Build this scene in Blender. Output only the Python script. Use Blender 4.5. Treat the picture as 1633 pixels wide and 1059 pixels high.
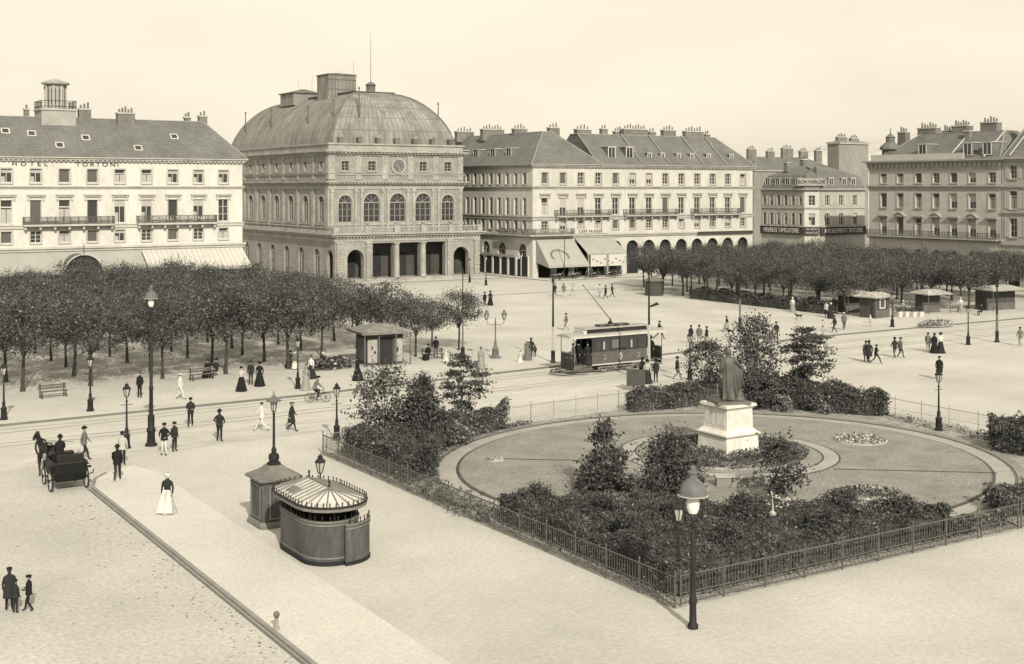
import bpy, bmesh, math, random
from math import sin, cos, pi, radians, sqrt, atan2, hypot
from mathutils import Vector, Matrix

scene = bpy.context.scene
C = scene.collection
for o in list(bpy.data.objects):
    bpy.data.objects.remove(o)

# ------------------------------------------------------------------ camera
# x runs along the front of the theatre, y runs towards it; the camera is at
# a fourth-floor window and looks between the two.
CAM_H = 14.3
FOC = 2000.0 / 1633.0
YAW = radians(32.31)
FX, FY = sin(YAW), cos(YAW)          # forward
RX, RY = cos(YAW), -sin(YAW)         # right
cd = bpy.data.cameras.new('camera')
cam = bpy.data.objects.new('camera', cd)
C.objects.link(cam)
cam.location = (0, 0, CAM_H)
cam.rotation_euler = (radians(90), 0, -YAW)
cd.sensor_width = 36.0
cd.lens = 36.0 * FOC
cd.shift_y = -229.5 / 1633.0
cd.clip_start = 0.5
cd.clip_end = 6000
scene.camera = cam

# ------------------------------------------------------------------ light
SUN_EL = radians(33)
sx, sy = 0.30 * RX - 1.0 * FX, 0.30 * RY - 1.0 * FY
sl = hypot(sx, sy)
to_sun = Vector((sx / sl * cos(SUN_EL), sy / sl * cos(SUN_EL), sin(SUN_EL)))
ld = bpy.data.lights.new('sun', 'SUN')
ld.energy = 4.8
ld.angle = radians(0.9)
ld.color = (1.0, 0.925, 0.745)
lo = bpy.data.objects.new('sun', ld)
C.objects.link(lo)
lo.rotation_euler = to_sun.to_track_quat('Z', 'Y').to_euler()
lo.location = (0, 0, 80)

world = bpy.data.worlds.new('World')
scene.world = world
world.use_nodes = True
nt = world.node_tree
nt.nodes.clear()
n_out = nt.nodes.new('ShaderNodeOutputWorld')
n_bg = nt.nodes.new('ShaderNodeBackground')
n_sky = nt.nodes.new('ShaderNodeTexSky')
n_sky.sky_type = 'NISHITA'
n_sky.sun_disc = False
n_sky.sun_elevation = SUN_EL
n_sky.sun_rotation = atan2(to_sun.x, to_sun.y)
n_sky.dust_density = 4.0
n_bw = nt.nodes.new('ShaderNodeRGBToBW')
n_pow = nt.nodes.new('ShaderNodeMath'); n_pow.operation = 'POWER'; n_pow.inputs[1].default_value = 0.10
n_tc = nt.nodes.new('ShaderNodeTexCoord')
n_map = nt.nodes.new('ShaderNodeMapping'); n_map.inputs['Scale'].default_value = (1.2, 1.2, 4.0)
n_noi = nt.nodes.new('ShaderNodeTexNoise'); n_noi.inputs['Scale'].default_value = 3.0; n_noi.inputs['Detail'].default_value = 8
n_mr = nt.nodes.new('ShaderNodeMapRange')
n_mr.inputs['From Min'].default_value = 0.3; n_mr.inputs['From Max'].default_value = 0.7
n_mr.inputs['To Min'].default_value = 0.93; n_mr.inputs['To Max'].default_value = 1.05
n_mul = nt.nodes.new('ShaderNodeMath'); n_mul.operation = 'MULTIPLY'
n_tint = nt.nodes.new('ShaderNodeVectorMath'); n_tint.operation = 'SCALE'
n_tint.inputs[0].default_value = (6.85, 6.18, 4.92)
L = nt.links.new
L(n_sky.outputs[0], n_bw.inputs[0]); L(n_bw.outputs[0], n_pow.inputs[0])
L(n_tc.outputs['Generated'], n_map.inputs[0]); L(n_map.outputs[0], n_noi.inputs['Vector'])
L(n_noi.outputs[0], n_mr.inputs[0])
L(n_pow.outputs[0], n_mul.inputs[0]); L(n_mr.outputs[0], n_mul.inputs[1])
L(n_mul.outputs[0], n_tint.inputs['Scale']); L(n_tint.outputs[0], n_bg.inputs[0])
n_bg.inputs[1].default_value = 0.12
L(n_bg.outputs[0], n_out.inputs[0])
vs = scene.view_settings
vs.view_transform = 'Standard'; vs.look = 'None'; vs.exposure = 0.12; vs.gamma = 1
scene.cycles.max_bounces = 5
scene.cycles.diffuse_bounces = 2
scene.cycles.use_denoising = True

# ------------------------------------------------------------------ materials
def mat(name, v, rough=0.9, noise=0.0, scale=1.0, tint=(1, .985, .95), spec=0.2, bump=0.0, bscale=None,
        stretch=(1, 1, 1), noise2=0.0, scale2=20.0, brick=None):
    v *= .87
    m = bpy.data.materials.new(name)
    m.use_nodes = True
    t = m.node_tree
    b = t.nodes['Principled BSDF']
    b.inputs['Roughness'].default_value = rough
    b.inputs['Specular IOR Level'].default_value = spec
    col = (v * tint[0], v * tint[1], v * tint[2], 1)
    b.inputs['Base Color'].default_value = col
    if noise or bump or noise2 or brick:
        tc = t.nodes.new('ShaderNodeTexCoord')
        mp = t.nodes.new('ShaderNodeMapping'); mp.inputs['Scale'].default_value = stretch
        t.links.new(tc.outputs['Object'], mp.inputs[0])
        fac = None
        def layer(amt, sc, det):
            n = t.nodes.new('ShaderNodeTexNoise'); n.inputs['Scale'].default_value = sc; n.inputs['Detail'].default_value = det
            n.inputs['Roughness'].default_value = 0.65
            t.links.new(mp.outputs[0], n.inputs['Vector'])
            r = t.nodes.new('ShaderNodeMapRange')
            r.inputs['From Min'].default_value = 0.28; r.inputs['From Max'].default_value = 0.72
            r.inputs['To Min'].default_value = 1 - amt; r.inputs['To Max'].default_value = 1 + amt
            t.links.new(n.outputs[0], r.inputs[0])
            return r.outputs[0]
        outs = []
        if noise: outs.append(layer(noise, scale, 6))
        if noise2: outs.append(layer(noise2, scale2, 3))
        if brick:
            amt, bw, bh = brick
            sep = t.nodes.new('ShaderNodeSeparateXYZ'); t.links.new(mp.outputs[0], sep.inputs[0])
            ad = t.nodes.new('ShaderNodeMath'); ad.operation = 'ADD'
            t.links.new(sep.outputs[0], ad.inputs[0]); t.links.new(sep.outputs[1], ad.inputs[1])
            cb = t.nodes.new('ShaderNodeCombineXYZ')
            t.links.new(ad.outputs[0], cb.inputs[0]); t.links.new(sep.outputs[2], cb.inputs[1])
            bk = t.nodes.new('ShaderNodeTexBrick')
            bk.inputs['Scale'].default_value = 1.0
            bk.inputs['Brick Width'].default_value = bw; bk.inputs['Row Height'].default_value = bh
            bk.inputs['Mortar Size'].default_value = 0.02
            bk.inputs['Color1'].default_value = (1, 1, 1, 1); bk.inputs['Color2'].default_value = (1 - amt * .35,) * 3 + (1,)
            bk.inputs['Mortar'].default_value = (1 - amt,) * 3 + (1,)
            t.links.new(cb.outputs[0], bk.inputs['Vector'])
            outs.append(bk.outputs['Color'])
        fac = outs[0] if outs else None
        for e in outs[1:]:
            mu = t.nodes.new('ShaderNodeMath'); mu.operation = 'MULTIPLY'
            t.links.new(fac, mu.inputs[0]); t.links.new(e, mu.inputs[1]); fac = mu.outputs[0]
        if fac is not None:
            sc_ = t.nodes.new('ShaderNodeVectorMath'); sc_.operation = 'SCALE'
            sc_.inputs[0].default_value = col[:3]
            t.links.new(fac, sc_.inputs['Scale'])
            t.links.new(sc_.outputs[0], b.inputs['Base Color'])
        if bump:
            n = t.nodes.new('ShaderNodeTexNoise'); n.inputs['Scale'].default_value = bscale or scale * 4; n.inputs['Detail'].default_value = 4
            t.links.new(mp.outputs[0], n.inputs['Vector'])
            bp = t.nodes.new('ShaderNodeBump'); bp.inputs['Strength'].default_value = bump; bp.inputs['Distance'].default_value = 0.05
            t.links.new(n.outputs[0], bp.inputs['Height']); t.links.new(bp.outputs[0], b.inputs['Normal'])
    return m

COOL = (.97, 1.0, 1.06)
M = {}
M['square'] = mat('sanded square', .475, noise=.16, scale=.11, noise2=.12, scale2=5, bump=.35, bscale=9)
M['track'] = mat('worn carriageway', .475, noise=.17, scale=.5, noise2=.13, scale2=4, bump=.35, bscale=9, stretch=(.14, 1, 1))
M['road'] = mat('cobbled road', .455, noise=.15, scale=.14, noise2=.20, scale2=6, bump=.5, bscale=7)
M['pave'] = mat('asphalt pavement', .535, noise=.08, scale=.2, noise2=.14, scale2=7)
M['kerb'] = mat('granite kerb', .26, noise=.2, scale=.8)
M['kerb_dark'] = mat('worn kerb face', .16, noise=.2, scale=.8)
M['grove_floor'] = mat('earth under trees', .47, noise=.25, scale=.45, noise2=.3, scale2=4)
M['rail'] = mat('tram rail steel', .27, rough=.5, noise=.2, scale=.5)
M['lawn'] = mat('lawn', .265, noise=.20, scale=.5, noise2=.38, scale2=11, bump=.9, bscale=22)
M['gpath'] = mat('garden path', .345, noise=.14, scale=.8, noise2=.12, scale2=6)
M['soil'] = mat('garden soil', .29, noise=.3, scale=.9, noise2=.5, scale2=7, bump=.8, bscale=9)
M['edge_dark'] = mat('edging', .08, noise=.3, scale=3)
def leafmat(name, v, var=.55):
    m = mat(name, v, rough=.7, noise=var, scale=.9, noise2=var, scale2=7, tint=(.96, 1.0, 1.0), spec=.25)
    return m
M['leaf'] = leafmat('lime leaves', .066)
M['leaf5'] = leafmat('highlight leaves', .17)  # paler copy, mixed in as painted highlights on the foliage
M['leaf2'] = leafmat('dark leaves', .058)
M['leaf3'] = leafmat('hedge leaves', .095)
M['leaf4'] = leafmat('pale leaves', .25)
M['bark'] = mat('bark', .055, noise=.35, scale=3)
M['flower'] = mat('white flowers', .50)
M['hotel'] = mat('hotel render', .56, noise=.13, scale=.35, noise2=.10, scale2=2.5, stretch=(1, 1, .3))
M['hotel_trim'] = mat('hotel stone', .44, noise=.2, scale=.5)
M['cafe'] = mat('cafe house render', .50, noise=.15, scale=.35, noise2=.10, scale2=2.5, stretch=(1, 1, .3))
M['cafe_trim'] = mat('cafe house stone', .36, noise=.2, scale=.5)
M['theatre'] = mat('theatre stone', .285, noise=.20, scale=.25, noise2=.14, scale2=2.0, stretch=(1, 1, .6), brick=(.22, 1.1, .5))
M['theatre_trim'] = mat('theatre cornice stone', .33, noise=.28, scale=.5, noise2=.2, scale2=3)
M['theatre_shade'] = mat('shaded recess plaster', .07, noise=.3, scale=.5)  # shade inside the porch is put into this wall colour
M['row'] = mat('street row stone', .47, noise=.12, scale=.3, noise2=.08, scale2=2, brick=(.16, 1.2, .45))
M['row_trim'] = mat('street row cornice', .34, noise=.2, scale=.5)
M['shop'] = mat('shop house render', .36, noise=.15, scale=.3)
M['shop_light'] = mat('shop corner stone', .55, noise=.1, scale=.4)
M['blank'] = mat('blank gable wall', .23, noise=.2, scale=.12, noise2=.14, scale2=1)
M['slate'] = mat('slate roof', .165, tint=(.98, 1, 1), noise=.20, scale=.35, noise2=.18, scale2=4, rough=.8, spec=.1, brick=(.3, .7, .35))
M['zinc'] = mat('zinc dome', .23, noise=.38, scale=.35, noise2=.22, scale2=1.2, stretch=(1, 1, .2), rough=.75, spec=.15)
M['zinc_seam'] = mat('zinc seams', .15, noise=.4, scale=.6, rough=.75, spec=.1)
M['brickwork'] = mat('chimney brick', .20, noise=.3, scale=.7, brick=(.25, .4, .18))
M['pot'] = mat('clay pots', .16, noise=.2, scale=3)
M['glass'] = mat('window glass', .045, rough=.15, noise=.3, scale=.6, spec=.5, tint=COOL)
M['dim'] = mat('dark interior', .03, noise=.3, scale=.5, tint=COOL)  # near-black colour stands in for unlit rooms; placard print uses it too
M['frame'] = mat('painted window frame', .55, noise=.08, scale=2)
M['frame_dim'] = mat('weathered window frame', .33, noise=.2, scale=2)
M['blind'] = mat('window blind', .11, noise=.14, scale=2, stretch=(1, 1, 6))
M['blind_pale'] = mat('linen blind', .40, noise=.08, scale=2)
M['shutter'] = mat('louvred shutter', .42, noise=.1, scale=3, stretch=(1, 1, 10))
M['iron'] = mat('black iron', .022, rough=.6, noise=.3, scale=5, tint=COOL, spec=.2)
M['iron_grey'] = mat('grey painted iron', .13, rough=.6, noise=.25, scale=4, tint=COOL)
M['iron_rail'] = mat('railing iron', .10, rough=.6, noise=.3, scale=4)
M['iron_far'] = mat('pale railing iron', .27, rough=.7, noise=.2, scale=4)
M['iron_pale'] = mat('pale painted iron', .42, rough=.7, noise=.15, scale=4)
M['balcony'] = mat('balcony ironwork', .10, rough=.7, noise=.3, scale=2)
M['gold'] = mat('pale lettering', .50)
M['letter'] = mat('dark lettering', .05)
M['awn_grey'] = mat('grey canvas', .34, noise=.09, scale=.5)
M['awn_pale'] = mat('cream canvas', .50, noise=.06, scale=.5)
M['awn_line'] = mat('awning stripe', .44, noise=.06, scale=.5)
M['lampglass'] = mat('lantern glass', .40, rough=.15, spec=.6)
M['globe'] = mat('opal globe', .70, rough=.3, spec=.4)
M['marble'] = mat('white pedestal stone', .62, noise=.20, scale=1.3, noise2=.10, scale2=6, stretch=(1, 1, .4))
M['marble_shade'] = mat('pedestal moulding', .60, noise=.2, scale=2)
M['bronze'] = mat('weathered bronze', .085, rough=.6, noise=.4, scale=2.5, spec=.4, tint=(1, 1.02, .97))
M['kiosk'] = mat('painted kiosk panels', .075, rough=.6, noise=.35, scale=1.2, noise2=.25, scale2=6, stretch=(1, 1, .35), tint=COOL, spec=.3)
M['kiosk_trim'] = mat('kiosk moulding', .17, rough=.6, noise=.2, scale=2)
M['kiosk_roof'] = mat('kiosk roof sheet', .15, rough=.7, noise=.3, scale=1.5)
M['roofglass'] = mat('ribbed glass roof', .52, rough=.35, noise=.22, scale=1.6, noise2=.12, scale2=6, spec=.4)
M['wood'] = mat('weathered wood', .12, noise=.3, scale=2)
M['hut'] = mat('hut boards', .07, noise=.3, scale=1.5)
M['pavilion_roof'] = mat('pavilion felt', .20, noise=.35, scale=1.5, noise2=.2, scale2=6)
M['hut_roof'] = mat('felt hut roof', .34, noise=.4, scale=1.5, noise2=.3, scale2=6)
M['poster'] = mat('paper posters', .33, noise=.25, scale=2.2)
M['tram'] = mat('tram paint', .035, rough=.5, noise=.2, scale=2, spec=.35, tint=COOL)
M['tram_panel'] = mat('tram side panel', .095, rough=.5, noise=.25, scale=2, spec=.3)
M['tram_roof'] = mat('tram roof canvas', .34, noise=.12, scale=.8)
M['tram_trim'] = mat('tram trim', .50, noise=.1, scale=2)
M['steel'] = mat('dull steel', .22, rough=.5, noise=.2, scale=3)
M['black'] = mat('black cloth', .014, noise=.25, scale=6, tint=COOL)
M['dark'] = mat('dark suit cloth', .026, noise=.25, scale=6, tint=COOL)
M['grey'] = mat('grey cloth', .13, noise=.2, scale=6)
M['mid'] = mat('mid grey cloth', .24, noise=.2, scale=6)
M['pale'] = mat('pale cloth', .40, noise=.1, scale=5)
M['white'] = mat('white linen', .56, noise=.06, scale=5)
M['skin'] = mat('skin', .36)
M['hairm'] = mat('dark hair', .04)
M['straw'] = mat('straw', .50)
M['leather'] = mat('boot leather', .018, rough=.5)
M['horse'] = mat('dark bay coat', .02, rough=.6, noise=.3, scale=3, tint=COOL, spec=.3)
M['carriage'] = mat('carriage paint', .014, rough=.5, noise=.2, scale=3, tint=COOL, spec=.15)
M['litter'] = mat('road litter', .16, noise=.4, scale=3)
M['hillm'] = mat('hazed hillside', .52, noise=.12, scale=.02, noise2=.14, scale2=.12)  # distance haze is put into the pale colour

# ------------------------------------------------------------------ helpers
class MB:
    """collects faces; build() links them as one mesh object"""
    def __init__(s):
        s.v = []; s.f = []; s.m = []; s.mats = []
    def mi(s, m):
        if m not in s.mats: s.mats.append(m)
        return s.mats.index(m)
    def poly(s, pts, m):
        i = len(s.v); s.v.extend([tuple(p) for p in pts]); s.f.append(tuple(range(i, i + len(pts)))); s.m.append(s.mi(m))
    def box(s, x0, x1, y0, y1, z0, z1, m):
        i = len(s.v)
        s.v += [(x0, y0, z0), (x1, y0, z0), (x1, y1, z0), (x0, y1, z0), (x0, y0, z1), (x1, y0, z1), (x1, y1, z1), (x0, y1, z1)]
        k = s.mi(m)
        for q in ((0, 3, 2, 1), (4, 5, 6, 7), (0, 1, 5, 4), (1, 2, 6, 5), (2, 3, 7, 6), (3, 0, 4, 7)):
            s.f.append(tuple(i + j for j in q)); s.m.append(k)
    def tube(s, pts, rad, m, n=6, cap=True):
        """rings along a polyline"""
        k = s.mi(m); P = [Vector(p) for p in pts]
        rad = rad if isinstance(rad, (list, tuple)) else [rad] * len(P)
        base = len(s.v)
        for j, p in enumerate(P):
            d = (P[min(j + 1, len(P) - 1)] - P[max(j - 1, 0)]).normalized()
            a = Vector((0, 0, 1)) if abs(d.z) < .9 else Vector((0, 1, 0))
            e1 = d.cross(a).normalized(); e2 = d.cross(e1).normalized()
            for q in range(n):
                t = 2 * pi * q / n
                s.v.append(tuple(p + rad[j] * (cos(t) * e1 + sin(t) * e2)))
        for j in range(len(P) - 1):
            for q in range(n):
                a0 = base + j * n + q; a1 = base + j * n + (q + 1) % n
                s.f.append((a0, a1, a1 + n, a0 + n)); s.m.append(k)
        if cap:
            s.f.append(tuple(base + q for q in range(n))[::-1]); s.m.append(k)
            s.f.append(tuple(base + (len(P) - 1) * n + q for q in range(n))); s.m.append(k)
    def lathe(s, prof, m, n=10, c=(0, 0), sx=1, sy=1, rot=0.0):
        """prof: list of (r, z)"""
        k = s.mi(m); base = len(s.v)
        for r, z in prof:
            for q in range(n):
                t = rot + 2 * pi * q / n
                s.v.append((c[0] + r * sx * cos(t), c[1] + r * sy * sin(t), z))
        for j in range(len(prof) - 1):
            for q in range(n):
                a0 = base + j * n + q; a1 = base + j * n + (q + 1) % n
                s.f.append((a0, a1, a1 + n, a0 + n)); s.m.append(k)
        s.f.append(tuple(base + q for q in range(n))[::-1]); s.m.append(k)
        s.f.append(tuple(base + (len(prof) - 1) * n + q for q in range(n))); s.m.append(k)
    def rings(s, rs, m, cap0=True, cap1=True):
        """loft between equal-length point rings"""
        k = s.mi(m); base = len(s.v); n = len(rs[0])
        for r in rs: s.v += [tuple(p) for p in r]
        for j in range(len(rs) - 1):
            for q in range(n):
                a0 = base + j * n + q; a1 = base + j * n + (q + 1) % n
                s.f.append((a0, a1, a1 + n, a0 + n)); s.m.append(k)
        if cap0: s.f.append(tuple(base + q for q in range(n))[::-1]); s.m.append(k)
        if cap1: s.f.append(tuple(base + (len(rs) - 1) * n + q for q in range(n))); s.m.append(k)
    def mesh(s, name, smooth=False):
        me = bpy.data.meshes.new(name)
        me.from_pydata(s.v, [], s.f)
        for m in s.mats: me.materials.append(M[m])
        me.polygons.foreach_set('material_index', s.m)
        if smooth:
            me.polygons.foreach_set('use_smooth', [True] * len(s.f))
            me.set_sharp_from_angle(angle=radians(42))
        me.update()
        return me
    def build(s, name, parent=None, smooth=False, **kw):
        return link(name, s.mesh(name, smooth), parent, **kw)

def link(name, data, parent=None, loc=None, rot=None, label=None, cat=None, group=None, kind=None):
    o = bpy.data.objects.new(name, data); C.objects.link(o)
    if parent is not None: o.parent = parent
    if loc is not None: o.location = loc
    if rot is not None: o.rotation_euler = (0, 0, rot) if isinstance(rot, float) else rot
    tag(o, label, cat, group, kind)
    return o

def tag(o, label=None, cat=None, group=None, kind=None):
    if label: o['label'] = label
    if cat: o['category'] = cat
    if group: o['group'] = group
    if kind: o['kind'] = kind
    return o

def thing(name, label, cat, loc=(0, 0, 0), rz=0.0, group=None):
    return link(name, None, None, loc, float(rz), label, cat, group)

CHILDREN = {}
def kids(o):
    return [c for c in bpy.data.objects if c.parent == o]
def dup(root, tree, loc, rz=None, label=None, group=None, scale=None):
    """copy of a thing; tree = [(part, [sub-parts])] of the source"""
    r = root.copy(); C.objects.link(r); r.location = loc
    if rz is not None: r.rotation_euler = (0, 0, rz)
    if scale is not None: r.scale = scale
    if label: r['label'] = label
    if group: r['group'] = group
    for p, subs in tree:
        c = p.copy(); C.objects.link(c); c.parent = r
        for s_ in subs:
            d = s_.copy(); C.objects.link(d); d.parent = c
    return r
def tree_of(root):
    return [(p, kids(p)) for p in kids(root)]

def text(body, size, m, parent, p, S, depth=.04, sx=1.0, name='lettering', spacing=1.0, align='CENTER', up=(0, 0, 1)):
    cu = bpy.data.curves.new(name, 'FONT')
    cu.body = body; cu.size = size; cu.extrude = depth; cu.align_x = align; cu.align_y = 'CENTER'
    cu.space_character = spacing; cu.resolution_u = 3
    cu.materials.append(M[m])
    tmp = link('text', cu)
    me = bpy.data.meshes.new_from_object(tmp.evaluated_get(bpy.context.evaluated_depsgraph_get()))
    bpy.data.objects.remove(tmp)
    o = link(name, me, parent)
    S = Vector((S[0], S[1], 0)).normalized(); U = Vector(up).normalized(); N = S.cross(U)
    mt = Matrix((S * sx, U, N)).transposed().to_4x4(); mt.translation = Vector(p)
    o.matrix_local = mt
    return o

def G(u, v, z=0.0):
    """the point of the square (height z) that the photograph shows at u, v"""
    Y = (CAM_H - z) * 2000.0 / (v - 300.0); X = (u - 816.5) * Y / 2000.0
    return Vector((X * RX + Y * FX, X * RY + Y * FY, z))
rnd = random.Random(7)

# ================================================================== THE GROUND
def sheet(name, pts, z, m, kind='structure', kerb=None, h=.12):
    mb = MB()
    mb.poly([(p[0], p[1], z) for p in pts], m)
    if kerb:
        n = len(pts)
        for i in range(n):
            a, b = pts[i], pts[(i + 1) % n]
            mb.poly([(a[0], a[1], z - h), (b[0], b[1], z - h), (b[0], b[1], z), (a[0], a[1], z)], kerb)
    return mb.build(name, kind=kind)

def strip_pts(line, w):
    """left/right offsets of a polyline"""
    out = []
    for i, p in enumerate(line):
        a = Vector(line[max(i - 1, 0)][:2]); b = Vector(line[min(i + 1, len(line) - 1)][:2])
        d = (b - a).normalized(); n = Vector((-d.y, d.x))
        out.append((Vector(p[:2]) + n * w / 2, Vector(p[:2]) - n * w / 2))
    return out
def ribbon(mb, line, w, z, m, h=0.0):
    o = strip_pts(line, w)
    for i in range(len(o) - 1):
        (a0, a1), (b0, b1) = o[i], o[i + 1]
        mb.poly([(a1.x, a1.y, z), (b1.x, b1.y, z), (b0.x, b0.y, z), (a0.x, a0.y, z)], m)
        if h:
            mb.poly([(a1.x, a1.y, z - h), (b1.x, b1.y, z - h), (b1.x, b1.y, z), (a1.x, a1.y, z)], m)
            mb.poly([(b0.x, b0.y, z - h), (a0.x, a0.y, z - h), (a0.x, a0.y, z), (b0.x, b0.y, z)], m)

sheet('ground', [(-1650, -1650), (1700, -1650), (1700, 1850), (-1650, 1850)], 0, 'square')
# cobbled carriageway in front of the house, left of the refuge
sheet('road', [(-40, 5), (15.1, 5), (15.1, 61.0), (16.2, 62.2), (16.2, 79.5), (-40, 77)], .004, 'road')
# the road that crosses the square, with the tram line
sheet('cross_road', [(-40, 80.0), (-40, 67.0), (16.5, 67.3), (60, 70.5), (90, 73.0), (160, 73), (160, 85.6), (90, 85.6), (68, 83.4), (57, 82.6), (33.8, 80.3), (14.3, 79.9)], .008, 'track')
# raised refuge pavement in the foreground
ref = [(15.1, 6), (18.4, 6), (18.5, 62.5), (17.9, 64.6), (16.9, 64.2), (15.6, 62.6), (15.1, 61.0)]
sheet('pavement', ref, .12, 'pave', kerb='pave')
mb = MB(); ribbon(mb, [(15.02, 6), (15.02, 61.0), (15.55, 62.7), (16.3, 63.7)], .15, .126, 'kerb', .126)
mb.build('kerb', kind='structure')
mb = MB(); ribbon(mb, [(14.84, 6), (14.84, 61.2)], .13, .010, 'kerb_dark')
mb.build('gutter', kind='structure')
# kerb that closes the middle of the square
kl = [(-40, 79.4), (14.3, 80.0), (33.8, 80.5), (57.1, 82.9), (68.3, 83.8), (88.8, 86.0), (160, 86.3)]
sheet('upper_pavement', kl + [(160, 300), (-40, 300)], .10, 'square', kerb=None)
mb = MB(); ribbon(mb, kl, .26, .106, 'kerb_dark', .106)
mb.build('kerb', kind='structure')
# earth under the two groves
sheet('grove_ground', [(-10, 90.4), (52, 92.5), (56.5, 95), (56.5, 145), (-10, 145)], .104, 'grove_floor')
sheet('grove_ground', [(104.5, 98), (150, 98), (150, 156), (104.5, 152)], .104, 'grove_floor')
# pavement in front of the cafe house and the theatre
th = [(106.2, 168), (107, 158.5), (156, 158.5), (156, 166), (108, 166), (108, 200), (106.2, 200)]
sheet('pavement', th, .20, 'pave', kerb='kerb_dark', h=.10)
sheet('pavement', [(75, 168.2), (104.6, 168.2), (104.6, 174), (75, 174)], .20, 'pave', kerb='kerb_dark', h=.10)
# tram rails
for off in (0.0, 1.0, 4.2, 5.2):
    mb = MB(); line = [(-30, 73.2 + off), (20, 73.6 + off), (50, 75.4 + off), (90, 77.6 + off), (150, 77.6 + off)]
    ribbon(mb, line, .10, .018, 'rail'); mb.build('tram_rail', kind='structure')
# droppings and straw swept along the kerb of the cobbled road
mb = MB(); r_ = random.Random(77)
for k in range(420):
    if k < 260: x, y = 15.0 - abs(r_.gauss(0, 1.1)) - .2, r_.uniform(30, 59)
    else: x, y = r_.uniform(-6, 15), r_.uniform(30, 66)
    s_ = r_.uniform(.02, .075); a = r_.uniform(0, 3.14); w = s_ * r_.uniform(.3, .8)
    mb.poly([(x + s_ * cos(a + q) * (1 if i % 2 else .7), y + w * sin(a + q), .016 + (.02 if i == 2 else 0)) for i, q in enumerate((0, 1.2, 2.4, 3.6, 4.9))], 'litter')
mb.build('road_litter', kind='stuff')
# hill beyond the town
mb = MB(); rows_ = []
r_ = random.Random(3)
NX, NY = 60, 6
for j in range(NY + 1):
    row = []
    for i in range(NX + 1):
        t = i / NX; X = 150 + 1000 * t; Y = 900 + 130 * j
        pr = [(150, 30), (200, 44), (247, 48), (325, 51), (361, 63), (415, 71), (600, 84), (1300, 70)]
        XX = X
        for (xa, ha), (xb, hb) in zip(pr, pr[1:]):
            if xa <= XX <= xb: h = ha + (hb - ha) * (XX - xa) / (xb - xa)
        h = (h + r_.uniform(-.8, .8)) * sin(pi * min(j, 3) / 6)
        row.append((X * RX + Y * FX, X * RY + Y * FY, max(-.5, h)))
    rows_.append(row)
for j in range(NY):
    for i in range(NX):
        mb.poly([rows_[j][i], rows_[j][i + 1], rows_[j + 1][i + 1], rows_[j + 1][i]], 'hillm')
mb.build('hill', smooth=True, kind='structure')

# ================================================================== BUILDING HELPERS
class Frame:
    """a facade frame: origin O, unit S along it (left to right seen from outside), N outwards"""
    def __init__(s, O, S):
        s.O = Vector((O[0], O[1])); s.S = Vector(S).normalized(); s.N = Vector((s.S.y, -s.S.x))
        s.rz = atan2(s.S.y, s.S.x)
    def p(s, t, d, z):
        q = s.O + s.S * t + s.N * d
        return (q.x, q.y, z)
    def box(s, mb, t0, t1, d0, d1, z0, z1, m):
        i = len(mb.v); k = mb.mi(m)
        mb.v += [s.p(t0, d1, z0), s.p(t1, d1, z0), s.p(t1, d0, z0), s.p(t0, d0, z0), s.p(t0, d1, z1), s.p(t1, d1, z1), s.p(t1, d0, z1), s.p(t0, d0, z1)]
        for q in ((0, 3, 2, 1), (4, 5, 6, 7), (0, 1, 5, 4), (1, 2, 6, 5), (2, 3, 7, 6), (3, 0, 4, 7)):
            mb.f.append(tuple(i + j for j in q)); mb.m.append(k)

def facade(mb, F, L_, z0, z1, ops, m, reveal=.32, rm=None):
    """wall sheet with real openings and their reveals; ops: (t0, t1, za, zb, arched)"""
    rm = rm or m
    ts = sorted({0.0, L_} | {round(o[0], 4) for o in ops} | {round(o[1], 4) for o in ops})
    zs = sorted({z0, z1} | {round(o[2], 4) for o in ops} | {round(o[3], 4) for o in ops})
    for i in range(len(ts) - 1):
        run = None
        for j in range(len(zs) - 1):
            tc, zc = (ts[i] + ts[i + 1]) / 2, (zs[j] + zs[j + 1]) / 2
            hole = any(o[0] < tc < o[1] and o[2] < zc < o[3] for o in ops)
            if not hole:
                mb.poly([F.p(ts[i], 0, zs[j]), F.p(ts[i + 1], 0, zs[j]), F.p(ts[i + 1], 0, zs[j + 1]), F.p(ts[i], 0, zs[j + 1])], m)
    for o in ops:
        t0, t1, za, zb = o[:4]; d = -reveal
        arch = len(o) > 4 and o[4]
        zt = zb
        if arch:
            r = (t1 - t0) / 2; zt = zb - r; n = 10; tc = (t0 + t1) / 2
            arc = [(tc - r * cos(pi * k / n), zt + r * sin(pi * k / n)) for k in range(n + 1)]
            for k in range(n):
                a, b = arc[k], arc[k + 1]
                mb.poly([F.p(a[0], 0, a[1]), F.p(b[0], 0, b[1]), F.p(b[0], 0, zb), F.p(a[0], 0, zb)], m)
                mb.poly([F.p(a[0], 0, a[1]), F.p(a[0], d, a[1]), F.p(b[0], d, b[1]), F.p(b[0], 0, b[1])], rm)
        else:
            mb.poly([F.p(t0, 0, zb), F.p(t0, d, zb), F.p(t1, d, zb), F.p(t1, 0, zb)], rm)
        mb.poly([F.p(t0, 0, za), F.p(t0, d, za), F.p(t0, d, zt), F.p(t0, 0, zt)], rm)
        mb.poly([F.p(t1, 0, za), F.p(t1, 0, zt), F.p(t1, d, zt), F.p(t1, d, za)], rm)
        mb.poly([F.p(t0, 0, za), F.p(t1, 0, za), F.p(t1, d, za), F.p(t0, d, za)], rm)

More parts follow.
